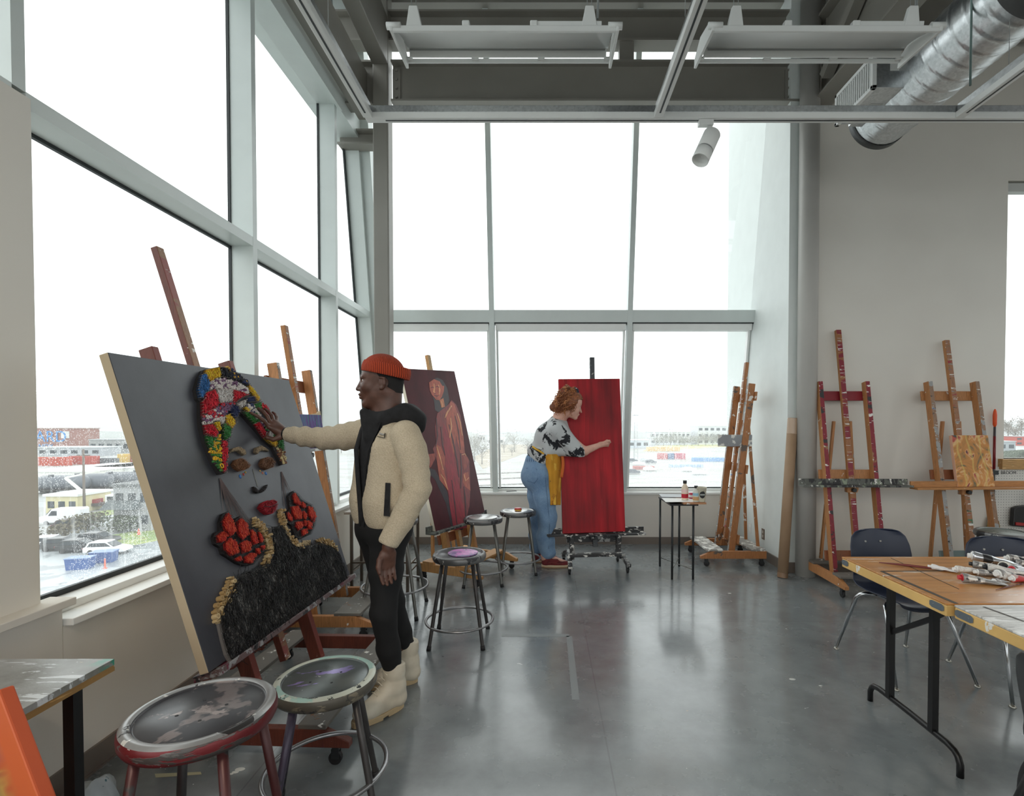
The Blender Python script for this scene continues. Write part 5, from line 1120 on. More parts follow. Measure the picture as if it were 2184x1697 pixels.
grassm = splat('winter_grass', (120,140,84), [((150,160,104), .5, .5, (1,1,1)), ((104,100,70), .8, .6, (1,1,1))], .8)
asph = splat('wet_asphalt', (140,146,150), [((170,176,180), .12, .5, (1,1,1)), ((110,116,120), .3, .62, (1,1,1))], .35)
patch('parking_lot', 'wet grey car park below the left window', 'car park', [(60,1155),(330,1140),(420,1200),(300,1300),(40,1300)], asph)
patch('lane', 'wet lane passing between the van and the hedges', 'lane', [(60,1142),(150,1135),(262,1096),(262,1112),(200,1135),(60,1160)], asph, .03)
patch('grass', 'strip of winter grass beside the parked white car', 'grass', [(190,1150),(330,1125),(350,1150),(250,1170),(200,1166)], grassm, .05)
patch('grass', 'short grass bank in front of the utility truck', 'grass', [(172,1098),(240,1086),(250,1096),(180,1106)], grassm, .05)
patch('grass', 'yellow-green field strip beyond the back window', 'grass', [(1370,962),(1560,952),(1560,946),(1400,950)], splat('pale_field', (186,190,130), [((206,200,150), .1, .5, (1,1,1))], .8), .05)
patch('field', 'brown ploughed field seen left of the bending woman', 'field', [(1030,1000),(1115,968),(1200,962),(1200,948),(1060,948),(1010,975)], splat('brown_field', (150,140,124), [((170,164,150), .1, .5, (1,3,1))], .8), .05)
gl_ = plain((56,64,70), .2, name='car_glass'); tyre = plain((26,26,28), .6, name='tyre')
def frame_at(u, v, ang): p = G(u, v); return (p.x, p.y, GZ), ang
def car(label, u, v, ang, col, L=4.5, W=1.85, H_=1.6, van=False):
    (loc, a) = frame_at(u, v, math.radians(ang)); c = thing('van' if van else 'car', label, 'van' if van else 'car', loc, a, 'vehicles in the car park'); h = L/2; w = W/2
    YX = Matrix(((1,0,0,0),(0,0,1,0),(0,1,0,0),(0,0,0,1)))
    body = [(-h,.35),(-h,.85),(-h+.1,1.0),(-h*.15 if not van else -h,1.0),(h*.42,1.0),(h*.9,.85),(h,.6),(h,.35)] if not van else [(-h,.35),(-h,H_*.93),(-h+.15,H_),(h*.35,H_),(h*.62,H_*.62),(h*.95,H_*.5),(h,.8),(h,.35)]
    m = MB(); m.prism(body, -w, w, 0, YX); pm = plain(col, .3); m.build('body', pm, c, bevel=.07)
    if not van:
        m = MB(); m.prism([(-h*.92,.98),(-h*.75,H_*.97),(-h*.6,H_),(h*.1,H_),(h*.45,.98)], -w*.88, w*.88, 0, YX); m.build('roof', pm, c, bevel=.06)
        m = MB(); m.prism([(-h*.80,1.03),(-h*.66,H_*.92),(h*.08,H_*.92),(h*.34,1.03)], -w*.9, w*.9, 0, YX); m.build('side_window', gl_, c)
        m = MB(); m.prism([(-h*.935,1.05),(-h*.79,H_*.93),(-h*.73,H_*.93),(-h*.85,1.05)], -w*.75, w*.75, 0, YX); m.prism([(h*.12,H_*.95),(h*.17,H_*.95),(h*.5,1.03),(h*.42,1.0)], -w*.78, w*.78, 0, YX); m.build('windscreen', gl_, c)
        m = MB(); m.box(-h-.02, -h+.05, -w*.95, -w*.6, .75, .92); m.box(-h-.02, -h+.05, w*.6, w*.95, .75, .92); m.build('tail_light', plain((170,30,30), .3), c)
    else:
        m = MB(); m.prism([(h*.12,H_*.58),(h*.12,H_*.88),(h*.36,H_*.88),(h*.52,H_*.58)], -w*1.01, w*1.01, 0, YX); m.prism([(h*.40,H_*.97),(h*.43,H_*.97),(h*.66,H_*.60),(h*.60,H_*.60)], -w*.9, w*.9, 0, YX); m.build('window', gl_, c)
    for sx_ in (-.62, .62):
        for sy_ in (-1, 1): m = MB(); m.cyl((h*sx_, sy_*w*.86, .34), (h*sx_, sy_*w*1.01, .34), .34, n=18); m.build('wheel', tyre, c)
    return c
car('white car parked nearest, its nose to the right, right of the black ones', 231, 1180, 8, (226,228,230))
car('black estate car parked between the white cars', 172, 1176, 12, (44,46,50))
car('dark grey car half hidden left of the black estate', 136, 1172, 14, (56,58,60))
car('white car parked farthest left in the row', 112, 1168, 16, (222,224,226))
car('dark car parked behind the nearest white car', 210, 1160, 10, (70,72,74))
car('dark red-lit car on the lane behind the shrubs', 156, 1128, 20, (76,64,64))
car('long white delivery van on the lane', 137, 1116, 192, (228,230,232), 5.8, 2.1, 2.5, True)
def blockb(name, label, cat, u0, u1, v, hh, depth, wall, roof=None, wins=0, rows=1, roofh=.4, ang=0):
    a = G(u0, v); b = G(u1, v); L = (Vector((b.x, b.y))-Vector((a.x, a.y))).length; yaw = math.atan2(b.y-a.y, b.x-a.x)
    o = thing(name, label, cat, (a.x, a.y, GZ), yaw)
    m = MB(); m.box(0, L, 0, depth, 0, hh); m.build('wall', wall, o)
    m = MB(); m.box(-.3, L+.3, -.3, depth+.3, hh, hh+roofh); m.build('roof', roof or wall, o)
    for r_ in range(rows):
        for i in range(wins):
            m = MB(); x = L*(i+.5)/wins; z_ = hh*(r_+.5)/rows; m.box(x-L/wins*.3, x+L/wins*.3, -.06, .0, z_-hh/rows*.2, z_+hh/rows*.2); m.build('window', gl_, o)
    return o, L
pale = lambda c: plain(c, .7)
o, L = blockb('yellow_building', 'small cream flat-roofed building behind the white van', 'building', 98, 166, 1094, 3.0, 7, pale((206,198,160)), pale((220,222,222)), 3)
o, L = blockb('grey_building', 'grey two-storey building with dark entrance canopy and hedge', 'building', 243, 322, 1132, 6.6, 10, pale((158,160,162)), pale((96,100,102)), 3, 2)
m = MB(); m.prism([(-.5,3.4),(0,4.6),(0,3.2)], -.8, L*.72, 0, Matrix(((0,0,1,0),(3.2,0,0,0),(0,1,0,0),(0,0,0,1)))); m.build('canopy', pale((84,92,94)), o)
o, L = blockb('warehouse', 'large brown-red warehouse with blue lettering at the far left', 'building', 40, 187, 962, 13, 8, pale((150,112,104)), pale((160,140,132)), 0)
p = G(110, 962); L2 = (Vector((p.x, p.y)) - Vector((G(40,962).x, G(40,962).y))).length
text('sign_letters', 'ARD', 9.0, Matrix.Translation((L2, -.3, 8.2)) @ FR, plain((80,140,200), .6), o, .05)
text('sign_letters', 'NDY', 4.0, Matrix.Translation((L2-3, -.3, 2.6)) @ FR, plain((110,160,210), .6), o, .05)
m = MB(); m.box(L*.62, L*.74, -.2, 0, 7.5, 11.5); m.build('wall_panel', pale((206,208,206)), o)
blockb('warehouse', 'long grey warehouse row right of the brown-red one', 'building', 190, 330, 965, 7, 10, pale((150,152,152)), pale((172,176,178)), 8)
blockb('depot_building', 'low pale depot below the brown-red warehouse', 'building', 80, 215, 972, 4, 12, pale((168,172,176)), pale((196,200,202)), 6)
blockb('long_roof', 'long white roofed shed behind the tank cars', 'building', 60, 190, 1032, 3.2, 26, pale((222,222,216)), pale((232,232,230)), 0)
blockb('long_roof', 'second white shed right of the utility pole', 'building', 196, 330, 1022, 3.2, 22, pale((222,224,222)), pale((232,234,234)), 0)
def container(label, u0, u1, v, hh, col, group='freight containers'):
    a = G(u0, v); b = G(u1, v); L = (Vector((b.x, b.y))-Vector((a.x, a.y))).length; yaw = math.atan2(b.y-a.y, b.x-a.x)
    m = MB(); n = max(4, int(L/1.0)); 
    for i in range(n): m.box(L*i/n, L*(i+.5)/n, 0, 2.5, 0, hh); m.box(L*(i+.5)/n, L*(i+1)/n, .12, 2.4, 0, hh-.05)
    o = m.build('freight_container', pale(col), None); o.location = (a.x, a.y, GZ); o.rotation_euler = (0,0,yaw); return tag(o, label, 'container', group)
container('red-orange container row below the warehouse, left piece', 70, 142, 993, 3.2, (184,84,66)); container('red-orange container row below the warehouse, right piece', 144, 202, 990, 3.2, (176,80,70))
container('dark low wagon right of the orange containers', 206, 244, 989, 2.2, (100,104,108)); container('yellow container at the right of the wagon line', 250, 268, 986, 3.4, (206,176,96)); container('dull red container beside the yellow one', 270, 330, 985, 3.4, (170,90,84))
container('red container seen through the back window, left of the blue-grey', 1404, 1424, 979, 2.6, (190,110,110)); container('blue-grey container seen through the back window', 1425, 1438, 979, 2.6, (110,130,160)); container('pinkish container through the back window, right of the blue-grey', 1439, 1462, 979, 2.6, (190,104,120))
container('long low red wagon through the back window near the crimson canvas', 1352, 1396, 1001, 1.1, (180,110,106)); container('blue tarpaulin-covered row through the back window', 1478, 1550, 984, 1.6, (124,164,206)); container('pale blue row in front of the tarpaulin-covered one', 1430, 1500, 996, 1.0, (170,190,214))
container('orange-yellow block row near the field strip', 1380, 1450, 962, 2.4, (214,184,130))
def tank(label, u, v, L, yaw):
    p = G(u, v); o = thing('tank_car', label, 'tank car', (p.x, p.y, GZ), math.radians(yaw), 'railway tank cars')
    m = MB(); m.lathe([(.001,-L/2),(1.0,-L/2+.15),(1.5,-L/2+.7),(1.5,L/2-.7),(1.0,L/2-.15),(.001,L/2)], 20, M=Matrix.Translation((0,0,2.4)) @ Matrix.Rotation(PI/2, 4, 'Y'), cap0=False, cap1=False); m.build('tank', plain((92,98,106), .35), o)
    m = MB(); m.cyl((0,0,3.8),(0,0,4.3), .5, n=12); m.build('dome', plain((80,84,90), .4), o)
    m = MB(); m.box(-L/2-.3, L/2+.3, -1.2, 1.2, .7, 1.0); 
    for x in (-L*.36, L*.36): m.box(x-1.3, x+1.3, -1.1, 1.1, .1, .7)
    m.build('bogie_frame', plain((48,46,46), .6), o)
tank('dark tank car nearest the left window pilaster', 110, 1052, 15, 12); tank('dark tank car left of the utility pole', 165, 1048, 15, 12); tank('tank car behind the grey building, left one', 236, 1043, 14, 12); tank('tank car behind the grey building, right one', 290, 1038, 14, 12)
def truck(label, u, v, yaw):
    p = G(u, v); o = thing('utility_truck', label, 'truck', (p.x, p.y, GZ), math.radians(yaw))
    m = MB(); m.box(1.5,3.6,-1.2,1.2,.6,2.8); m.box(3.6,4.6,-1.1,1.1,.6,1.7); m.build('cab', plain((224,226,228), .4), o, bevel=.15)
    m = MB(); m.box(-4,1.4,-1.2,1.2,.8,1.3); m.build('flatbed', plain((80,74,72), .5), o); m = MB(); m.box(-3.8,0,-1.0,1.0,1.3,2.0); m.build('load', plain((150,60,60), .5), o)
    m = MB(); m.bar((-1,0,1.6),(-5.5,0,6.0),.4,.4); m.bar((-5.5,0,6.0),(0,0,7.2),.3,.3); m.build('boom', plain((216,218,210), .5), o)
    m = MB(); m.box(1.9,3.2,-1.22,1.22,1.8,2.5); m.build('cab_window', gl_, o)
    for x in (-3,-1.8,2.8):
        for y in (-1,1): m = MB(); m.cyl((x,y*1.0,.5),(x,y*1.25,.5),.5,n=16); m.build('wheel', tyre, o)
truck('white utility truck with crane boom beside the grey building', 213, 1086, 10)
p = G(180, 1094); o = thing('utility_pole', 'tall wooden utility pole behind the small cream building', 'pole', (p.x, p.y, GZ))
m = MB(); m.cyl((0,0,0),(0,0,11.4), .22, .16, 10); m.build('mast_pole', pale((108,98,90)), o); m = MB(); m.box(-1.2,1.2,-.06,.06,10.2,10.4); m.build('cross_arm', pale((108,98,90)), o)
def binb(label, u, v):
    p = G(u, v); o = thing('skip_bin', label, 'bin', (p.x, p.y, GZ), math.radians(14), 'blue skips'); o.scale = (.68,.68,.8)
    m = MB(); m.prism([(-1.5,0),(1.5,0),(1.7,1.5),(-1.7,1.5)], -1, 1, 0, Matrix(((1,0,0,0),(0,0,1,0),(0,1,0,0),(0,0,0,1)))); m.build('bin_body', plain((60,92,150), .5), o, bevel=.05)
    m = MB(); m.box(-1.75,1.75,-1.08,1.08,1.5,1.6); m.build('bin_lid', plain((110,134,178), .4), o)
binb('blue lidded skip nearer the left window pilaster', 172, 1212); binb('blue lidded skip by the orange post', 222, 1198)
p = G(224, 1212); m = MB(); m.lathe([(.22,0),(.22,.05),(.09,.06),(.07,1.1),(.02,1.12)], 14); o = m.build('traffic_post', plain((224,96,70), .5), None); o.location = (p.x, p.y, GZ); tag(o, 'orange marker post standing by the blue skip', 'post')
p = G(296, 1140); m = MB(); m.lathe([(.3,0),(.3,.05),(.2,.06),(.05,.9),(.03,.92)], 14); o = m.build('traffic_cone', plain((220,90,60), .5), None); o.location = (p.x, p.y, GZ); tag(o, 'orange cone beside the hedge of the grey building', 'cone')
def hedge(label, pts, h_, w_, col):
    P = [G(*p) for p in pts]; rg = random.Random(len(label)); m = MB(); c = P[0]; big_ = sum((b-a).length for a, b in zip(P, P[1:]))
    n = int(big_*90*w_)
    for k in range(n):
        t_ = rg.random()*(len(P)-1); i = int(t_); q = P[i].lerp(P[i+1], t_-i) - c; d = Vector((rg.uniform(-w_,w_), rg.uniform(-w_,w_), 0)); z_ = h_*rg.random()**.6
        s = rg.uniform(.10,.24); ax = Vector((rg.gauss(0,1), rg.gauss(0,1), rg.gauss(0,1))).normalized(); bx_ = ax.orthogonal().normalized()*s; by = ax.cross(bx_).normalized()*s; o_ = q+d+Vector((0,0,z_)); m.add([o_-bx_, o_-by, o_+bx_, o_+by], [(0,1,2,3)])
    o = m.build('hedge', pale(col), None); o.location = (c.x, c.y, GZ); return tag(o, label, 'hedge')
hedge('dense green hedge in front of the grey building', [(218,1136),(290,1134)], 2.4, 1.2, (84,94,76)); hedge('brown shrub row left of the parked cars, beside the lane', [(98,1150),(150,1142)], 1.6, 1.5, (104,98,80)); hedge('low brown shrubs between lane and grass', [(165,1134),(205,1122)], 2.2, 1.8, (108,104,84))
def tree(label, x, y, h_, w_, col, trunk, seed, leafy=1, z0=GZ, group='trees beyond the studio'):
    rg = random.Random(seed); o = thing('tree', label, 'tree', (x, y, z0), 0, group)
    m = MB(); m.cyl((0,0,0),(0,0,h_*.5), h_*.022, h_*.012, 7)
    tips = []
    for k in range(26):
        a = rg.uniform(0, 2*PI); z1 = h_*rg.uniform(.22,.6); r_ = w_*rg.uniform(.3,1)*.5; z2 = min(h_, z1 + h_*rg.uniform(.15,.42)); e = Vector((r_*math.cos(a), r_*math.sin(a), z2)); m.tube([(0,0,z1), tuple(e*.5+Vector((0,0,z1*.45))), tuple(e)], [h_*.008,h_*.005,h_*.002], 4, cap=False); tips.append(e)
    m.build('trunk', pale(trunk), o)
    m = MB()
    for k in range(int(700*leafy)):
        e = rg.choice(tips); q = e*rg.uniform(.75,1.02) + Vector((rg.gauss(0,1), rg.gauss(0,1), rg.gauss(0,.8)))*w_*.11; s = w_*rg.uniform(.012,.035)
        ax = Vector((rg.gauss(0,1), rg.gauss(0,1), rg.gauss(0,1))).normalized(); b1 = ax.orthogonal().normalized()*s; b2 = ax.cross(b1).normalized()*s*rg.uniform(.3,1); m.add([q-b1, q-b2, q+b1, q+b2], [(0,1,2,3)])
    m.build('crown', pale(col), o); return o
# hills and tree belts at the horizon, haze put into their paler colours
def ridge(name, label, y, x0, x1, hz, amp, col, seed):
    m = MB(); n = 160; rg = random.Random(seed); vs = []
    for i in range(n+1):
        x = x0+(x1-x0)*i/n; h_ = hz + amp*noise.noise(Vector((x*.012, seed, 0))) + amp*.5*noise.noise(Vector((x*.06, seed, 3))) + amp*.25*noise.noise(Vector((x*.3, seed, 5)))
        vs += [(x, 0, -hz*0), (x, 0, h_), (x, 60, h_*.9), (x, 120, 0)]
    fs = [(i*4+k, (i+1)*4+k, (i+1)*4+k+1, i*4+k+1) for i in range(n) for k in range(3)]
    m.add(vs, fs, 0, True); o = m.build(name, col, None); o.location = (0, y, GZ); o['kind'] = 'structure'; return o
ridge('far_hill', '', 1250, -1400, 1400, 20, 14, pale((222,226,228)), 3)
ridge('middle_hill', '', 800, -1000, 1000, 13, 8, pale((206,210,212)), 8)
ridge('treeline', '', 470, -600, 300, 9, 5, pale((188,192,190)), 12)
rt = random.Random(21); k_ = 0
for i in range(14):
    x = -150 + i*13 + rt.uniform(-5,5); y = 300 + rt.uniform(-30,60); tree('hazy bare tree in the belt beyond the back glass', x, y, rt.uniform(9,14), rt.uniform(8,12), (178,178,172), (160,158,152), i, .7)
for i, (u, v, h_) in enumerate(((1125,968,9),(1140,960,7),(1092,972,6),(1075,965,8),(1012,985,12),(1028,990,10),(1004,998,9))):
    p = G(u, v); tree('bare grey-brown tree at the field edge left of the woman' if i < 4 else 'bare tree at the fence line beside the red figure painting', p.x, p.y, h_, h_*.8, (150,150,142), (130,126,120), 60+i, .8, group='field edge trees' if i < 4 else 'fence line trees')
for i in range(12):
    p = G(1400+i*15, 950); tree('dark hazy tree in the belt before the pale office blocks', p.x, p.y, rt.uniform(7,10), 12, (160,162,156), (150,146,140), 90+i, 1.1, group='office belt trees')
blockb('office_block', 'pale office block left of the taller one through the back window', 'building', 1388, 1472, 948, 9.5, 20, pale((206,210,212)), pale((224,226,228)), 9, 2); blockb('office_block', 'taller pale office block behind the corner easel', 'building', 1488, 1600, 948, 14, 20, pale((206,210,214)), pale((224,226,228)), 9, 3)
for i, (u0, u1, v, h_, c) in enumerate(((1040,1075,948,5,(222,222,222)),(1018,1035,942,6,(200,200,202)),(1150,1180,945,5,(214,214,216)),(1340,1385,955,5,(190,198,206)),(300,330,930,8,(214,216,218)))):
    blockb('shed', ['white shed beyond the brown field', 'grey shed left of the white one, beyond the field', 'pale shed behind the bending woman', 'grey-blue depot beside the radio tower', 'pale hall high in the left window'][i], 'building', u0, u1, v, h_, 12, pale(c), pale((228,230,232)), 3)
p = G(1355, 990); tw = thing('radio_tower', 'thin lattice radio tower rising behind the crimson canvas', 'tower', (p.x, p.y, GZ)); hT = (at(1355, 822, p.y).z - GZ)
m = MB()
for a in range(3): m.tube([(1.1*math.cos(a*2.1), 1.1*math.sin(a*2.1), 0), (.18*math.cos(a*2.1), .18*math.sin(a*2.1), hT)], .05, 4)
for i in range(22):
    z_ = hT*i/22; r_ = 1.1-(1.1-.18)*i/22; r2 = 1.1-(1.1-.18)*(i+1)/22
    for a in range(3): m.tube([(r_*math.cos(a*2.1), r_*math.sin(a*2.1), z_), (r2*math.cos((a+1)*2.1), r2*math.sin((a+1)*2.1), hT*(i+1)/22)], .03, 3)
m.build('lattice', pale((140,144,146)), tw); m = MB(); m.box(-1.3,1.3,-.1,.1,hT*.62,hT*.63); m.build('platform', pale((150,154,156)), tw)
# parked vehicles in the yard beyond the back window, very small
for i, (u, v) in enumerate(((1348,985),(1362,992),(1375,983),(1388,988),(1350,1010),(1470,1005),(1492,1012),(1386,1004))):
    p = G(u, v); m = MB(); m.prism([(-2.2,.3),(-2.2,1.0),(-1.2,1.5),(.6,1.5),(1.3,1.0),(2.2,.9),(2.2,.3)], -.9, .9, 0, Matrix(((1,0,0,0),(0,0,1,0),(0,1,0,0),(0,0,0,1)))); o = m.build('car', pale(rt.choice(((200,204,208),(90,96,104),(226,228,230),(120,130,150)))), None, bevel=.1); o.location = (p.x, p.y, GZ); tag(o, 'tiny parked car in the snowy yard beyond the back window', 'car', 'yard cars')
# view through the right window
red_, L = blockb('red_house', 'red house with white windows through the right window', 'building', 2166, 2230, 950, 6.5, 10, pale((176,84,74)), pale((170,170,172)), 4, 2); blockb('grey_house', 'grey low house in front of the red one', 'building', 2130, 2166, 962, 5.5, 8, pale((150,156,160)), pale((176,180,182)), 2)
for i, (u, v, h_) in enumerate(((2150,935,19),(2178,930,22),(2205,935,20),(2135,935,17),(2165,945,14))):
    p = G(u, v); tree('tall bare brown tree behind the red house', p.x, p.y, h_*1.25, h_*.9, (142,136,128), (120,112,104), 130+i, 1.6, group='trees behind the red house')
hedge('dark green shrubs below the right window', [(2120,985),(2160,975),(2200,972)], 3.0, 2.4, (96,106,90))
for i, (u0, u1, v) in enumerate(((1000,1200,1012),(1000,1200,1024),(1000,1200,1037),(900,1200,1052))):
    P = [G(u0, v), G(u1, v-8)]; m = MB(); d = P[1]-P[0]
    for s in (-.7, .7): m.bar((0,s,.12), (d.x, d.y+s, .12), .12, .15)
    n_ = int(d.length/1.6)
    for k in range(n_): q = d*(k/n_); m.box(q.x-.12, q.x+.12, q.y-1.2, q.y+1.2, .0, .08)
    o = m.build('railway_track', pale((120,116,112)), None); o.location = (P[0].x, P[0].y, GZ); tag(o, ['railway line farthest from the building', 'second railway line from the field', 'third railway line from the field', 'railway line nearest the building'][i], 'railway')
# ================================================================ SMOOTH IMPLICIT SHAPES (for bodies and clothes)
def nv(p): return np.array([p[0], p[1], p[2]], dtype=np.float32)
def rc(a, b, ra, rb=None, k=.02, sq=None):  # round cone a->b
    return ('rc', nv(a), nv(b), ra, ra if rb is None else rb, k)
def el(c, r, R_=None, k=.02): return ('el', nv(c), nv(r), np.array(R_ or Matrix.Identity(3), dtype=np.float32) if not isinstance(R_, np.ndarray) else R_, k)
def chain(pts, rs, k=.02): return [rc(pts[i], pts[i+1], rs[i], rs[i+1], k) for i in range(len(pts)-1)]
def sdf_eval(prims, X, Y, Z, o, h):
    sh = (len(X), len(Y), len(Z)); D = np.full(sh, 1.0, np.float32)
    for p in prims:
        k = p[-1]; mg = k + .03
        if p[0] == 'rc':
            a, b, ra, rb = p[1:5]; lo = np.minimum(a-ra, b-rb)-mg; hi = np.maximum(a+ra, b+rb)+mg
        else:
            c, r, Rm = p[1:4]; rm = float(r.max()); lo = c-rm-mg; hi = c+rm+mg
        i0 = np.maximum(0, np.floor((lo-o)/h)).astype(int); i1 = np.minimum(sh, np.ceil((hi-o)/h)+1).astype(int)
        if (i1 <= i0).any(): continue
        sl = tuple(slice(i0[q], i1[q]) for q in range(3))
        gx, gy, gz = X[sl[0]][:,None,None], Y[sl[1]][None,:,None], Z[sl[2]][None,None,:]
        if p[0] == 'rc':
            d = b-a; L2 = float(d@d)+1e-9; t_ = np.clip(((gx-a[0])*d[0]+(gy-a[1])*d[1]+(gz-a[2])*d[2])/L2, 0, 1)
            dist = np.sqrt((gx-a[0]-t_*d[0])**2+(gy-a[1]-t_*d[1])**2+(gz-a[2]-t_*d[2])**2) - (ra+(rb-ra)*t_)
        else:
            qx, qy, qz = gx-c[0], gy-c[1], gz-c[2]
            u_ = [Rm[0,i]*qx+Rm[1,i]*qy+Rm[2,i]*qz for i in range(3)]
            kk = np.sqrt(sum((u_[i]/r[i])**2 for i in range(3))); k2 = np.sqrt(sum((u_[i]/(r[i]**2))**2 for i in range(3)))+1e-9
            dist = kk*(kk-1)/k2
        A = D[sl]; hh = np.maximum(k-np.abs(A-dist), 0)/k; D[sl] = np.minimum(A, dist) - hh*hh*k*.25
    return D
def surfnet(D, o, h):
    S = D < 0; cx = S[:-1,:-1,:-1].astype(np.int8)
    cnt = sum(S[i:S.shape[0]-1+i, j:S.shape[1]-1+j, k:S.shape[2]-1+k].astype(np.int8) for i in (0,1) for j in (0,1) for k in (0,1))
    act = (cnt > 0) & (cnt < 8); ids = np.full(act.shape, -1, np.int64); idx = np.argwhere(act); ids[act] = np.arange(len(idx))
    P = np.zeros((len(idx), 3), np.float64); W_ = np.zeros(len(idx)); I, J, K = idx.T
    for ax in range(3):
        for a in (0,1):
            for b in (0,1):
                off0 = [0,0,0]; o2 = [q for q in range(3) if q != ax]; off0[o2[0]] = a; off0[o2[1]] = b; off1 = list(off0); off1[ax] = 1
                d0 = D[I+off0[0], J+off0[1], K+off0[2]]; d1 = D[I+off1[0], J+off1[1], K+off1[2]]; m_ = (d0 < 0) != (d1 < 0)
                t_ = np.where(m_, d0/(d0-d1+1e-12), 0); pt = np.stack([np.full(len(I), float(v)) for v in off0], 1); pt[:,ax] = t_
                P[m_] += pt[m_]; W_[m_] += 1
    V = (idx + P/np.maximum(W_, 1)[:,None])*h + o
    F = []
    for ax in range(3):
        o2 = [(ax+1) % 3, (ax+2) % 3]; s0 = [slice(1,-1)]*3; s0[ax] = slice(0,-1); s1 = list(s0); s1[ax] = slice(1,None)
        A = S[tuple(s0)]; B = S[tuple(s1)]; e = np.argwhere(A != B); 
        if not len(e): continue
        inside_a = A[tuple(e.T)]; base = e.copy(); base[:,o2[0]] += 1; base[:,o2[1]] += 1
        q = []
        for da, db in ((-1,-1),(0,-1),(0,0),(-1,0)):
            c_ = base.copy(); c_[:,o2[0]] += da; c_[:,o2[1]] += db; q.append(ids[c_[:,0], c_[:,1], c_[:,2]])
        q = np.stack(q, 1); q[~inside_a] = q[~inside_a][:,::-1]; F.append(q)
    F = np.concatenate(F); F = F[(F >= 0).all(1)]; return V, F
def blob(name, prims, h, mat, parent=None, cut=None, smooth=2, disp=None, org=(0,0,0), extra=None):
    lo = np.array([1e9]*3); hi = -lo
    for p in prims + (extra[0] if extra else []):
        if p[0] == 'rc': a, b, ra, rb = p[1:5]; l, g = np.minimum(a-ra, b-rb), np.maximum(a+ra, b+rb)
        else: l, g = p[1]-p[2].max(), p[1]+p[2].max()
        lo = np.minimum(lo, l); hi = np.maximum(hi, g)
    lo -= 3*h+.01; hi += 3*h+.01; n = np.ceil((hi-lo)/h).astype(int)+1
    X, Y, Z = [np.float32(lo[i]+np.arange(n[i])*h) for i in range(3)]
    D = sdf_eval(prims, X, Y, Z, lo.astype(np.float32), h)
    if cut is not None: D = cut(D, X[:,None,None], Y[None,:,None], Z[None,None,:])
    if extra:
        D2 = sdf_eval(extra[0], X, Y, Z, lo.astype(np.float32), h); D2 = extra[1](D2, X[:,None,None], Y[None,:,None], Z[None,None,:]); k = extra[2]
        hh = np.maximum(k-np.abs(D-D2), 0)/k; D = np.minimum(D, D2) - hh*hh*k*.25
    V, F = surfnet(D, lo, h)
    if disp is not None:
        V = disp(V)
    me = bpy.data.meshes.new(name); me.vertices.add(len(V)); me.vertices.foreach_set('co', (V-np.array(org)).astype(np.float32).ravel())
    me.loops.add(len(F)*4); me.loops.foreach_set('vertex_index', F.ravel().astype(np.int32)); me.polygons.add(len(F))
    me.polygons.foreach_set('loop_start', np.arange(len(F), dtype=np.int32)*4); me.update(calc_edges=True); me.validate()
    me.polygons.foreach_set('use_smooth', [True]*len(me.polygons))
    mats = mat if isinstance(mat, (list, tuple)) else [mat]
    for q in mats: me.materials.append(q)
    o = bpy.data.objects.new(name, me); C.objects.link(o); o.location = org if parent is None else (0,0,0)
    if parent is not None:
        o.parent = parent; o.location = tuple(Vector(org)-parent.location)
    if smooth:
        s = o.modifiers.new('s', 'SMOOTH'); s.factor = .6; s.iterations = smooth
    return o
def V3(*a): return Vector(a)
def rotcols(x, y, z):
    return np.array([[x[i], y[i], z[i]] for i in range(3)], dtype=np.float32)
def smin_cut(D, cutd, r=.004): return np.maximum(D, -cutd)
def kid(o, b):
    o.matrix_parent_inverse = Matrix.Translation(-b.location); return o
# ================================================================ MAN in the fleece jacket
man = thing('person', 'man in orange beanie and cream fleece jacket touching the string-art portrait', 'person', (-.80, 2.60, 0))
skinM = NT('dark_skin'); g = skinM.noise(30, None, 3); skinM.set(skinM.ramp(g, [(.3, lin((80,52,42))[:3]), (.7, lin((97,65,53))[:3])]), .45, Subsurface_Weight=.04); skinM = skinM.mat
f3 = V3(-.69,-.72,0).normalized(); s3 = V3(-f3.y*-1*-1, 0, 0); s3 = V3(.72,-.69,0).normalized()
Z3 = V3(0,0,1)
HC = V3(-.812, 2.60, 1.66); hf = V3(-.995, -.06, -.04).normalized(); hl = Z3.cross(hf).normalized()*1.0; hu = hf.cross(hl).normalized()
if hl.y > 0: pass
def hp_(a, b, c): return HC + hf*a + hl*b + hu*c      # a forward, b to his left (towards the camera), c up
RH = rotcols(hf, hl, hu)
Lsh, Rsh = V3(-.665,2.475,1.405), V3(-.945,2.735,1.415)
def cp(u, v, d): return onplane(u, v, OB, NB) + NB*d + (EYE - onplane(u, v, OB, NB)).normalized()*0
wristR = at(607,925,2.86)
elbR = (Rsh+wristR)/2 + V3(.0,-.0,-.035)
def fing(k, t_, y): kk_ = at(*k, y); tt_ = cp(*t_, .040); return [kk_, kk_.lerp(tt_, .42)+NB*.012, kk_.lerp(tt_, .74)+NB*.010, tt_]
fingR = [fing((574,910),(521,885),2.83), fing((577,903),(537,875),2.85), fing((583,899),(551,876),2.87), fing((590,901),(568,883),2.885)]
thR = [at(597,932,2.835), at(583,937,2.815), at(570,933,2.81), cp(558,927,.048)]
body = []
body += [el(hp_(.012,0,.038), (.098,.074,.094), RH, .02), el(hp_(.05,0,-.02), (.072,.062,.085), RH, .02)]
body += [rc(hp_(.015,0,-.055), hp_(.092,0,-.108), .050, .024, .025), rc(hp_(.0,.045,-.045), hp_(.082,.016,-.104), .022, .018, .03), rc(hp_(.0,-.045,-.045), hp_(.082,-.016,-.104), .022, .018, .03)]
body += [el(hp_(.096,0,-.108), (.020,.022,.018), RH, .012)]                                   # chin
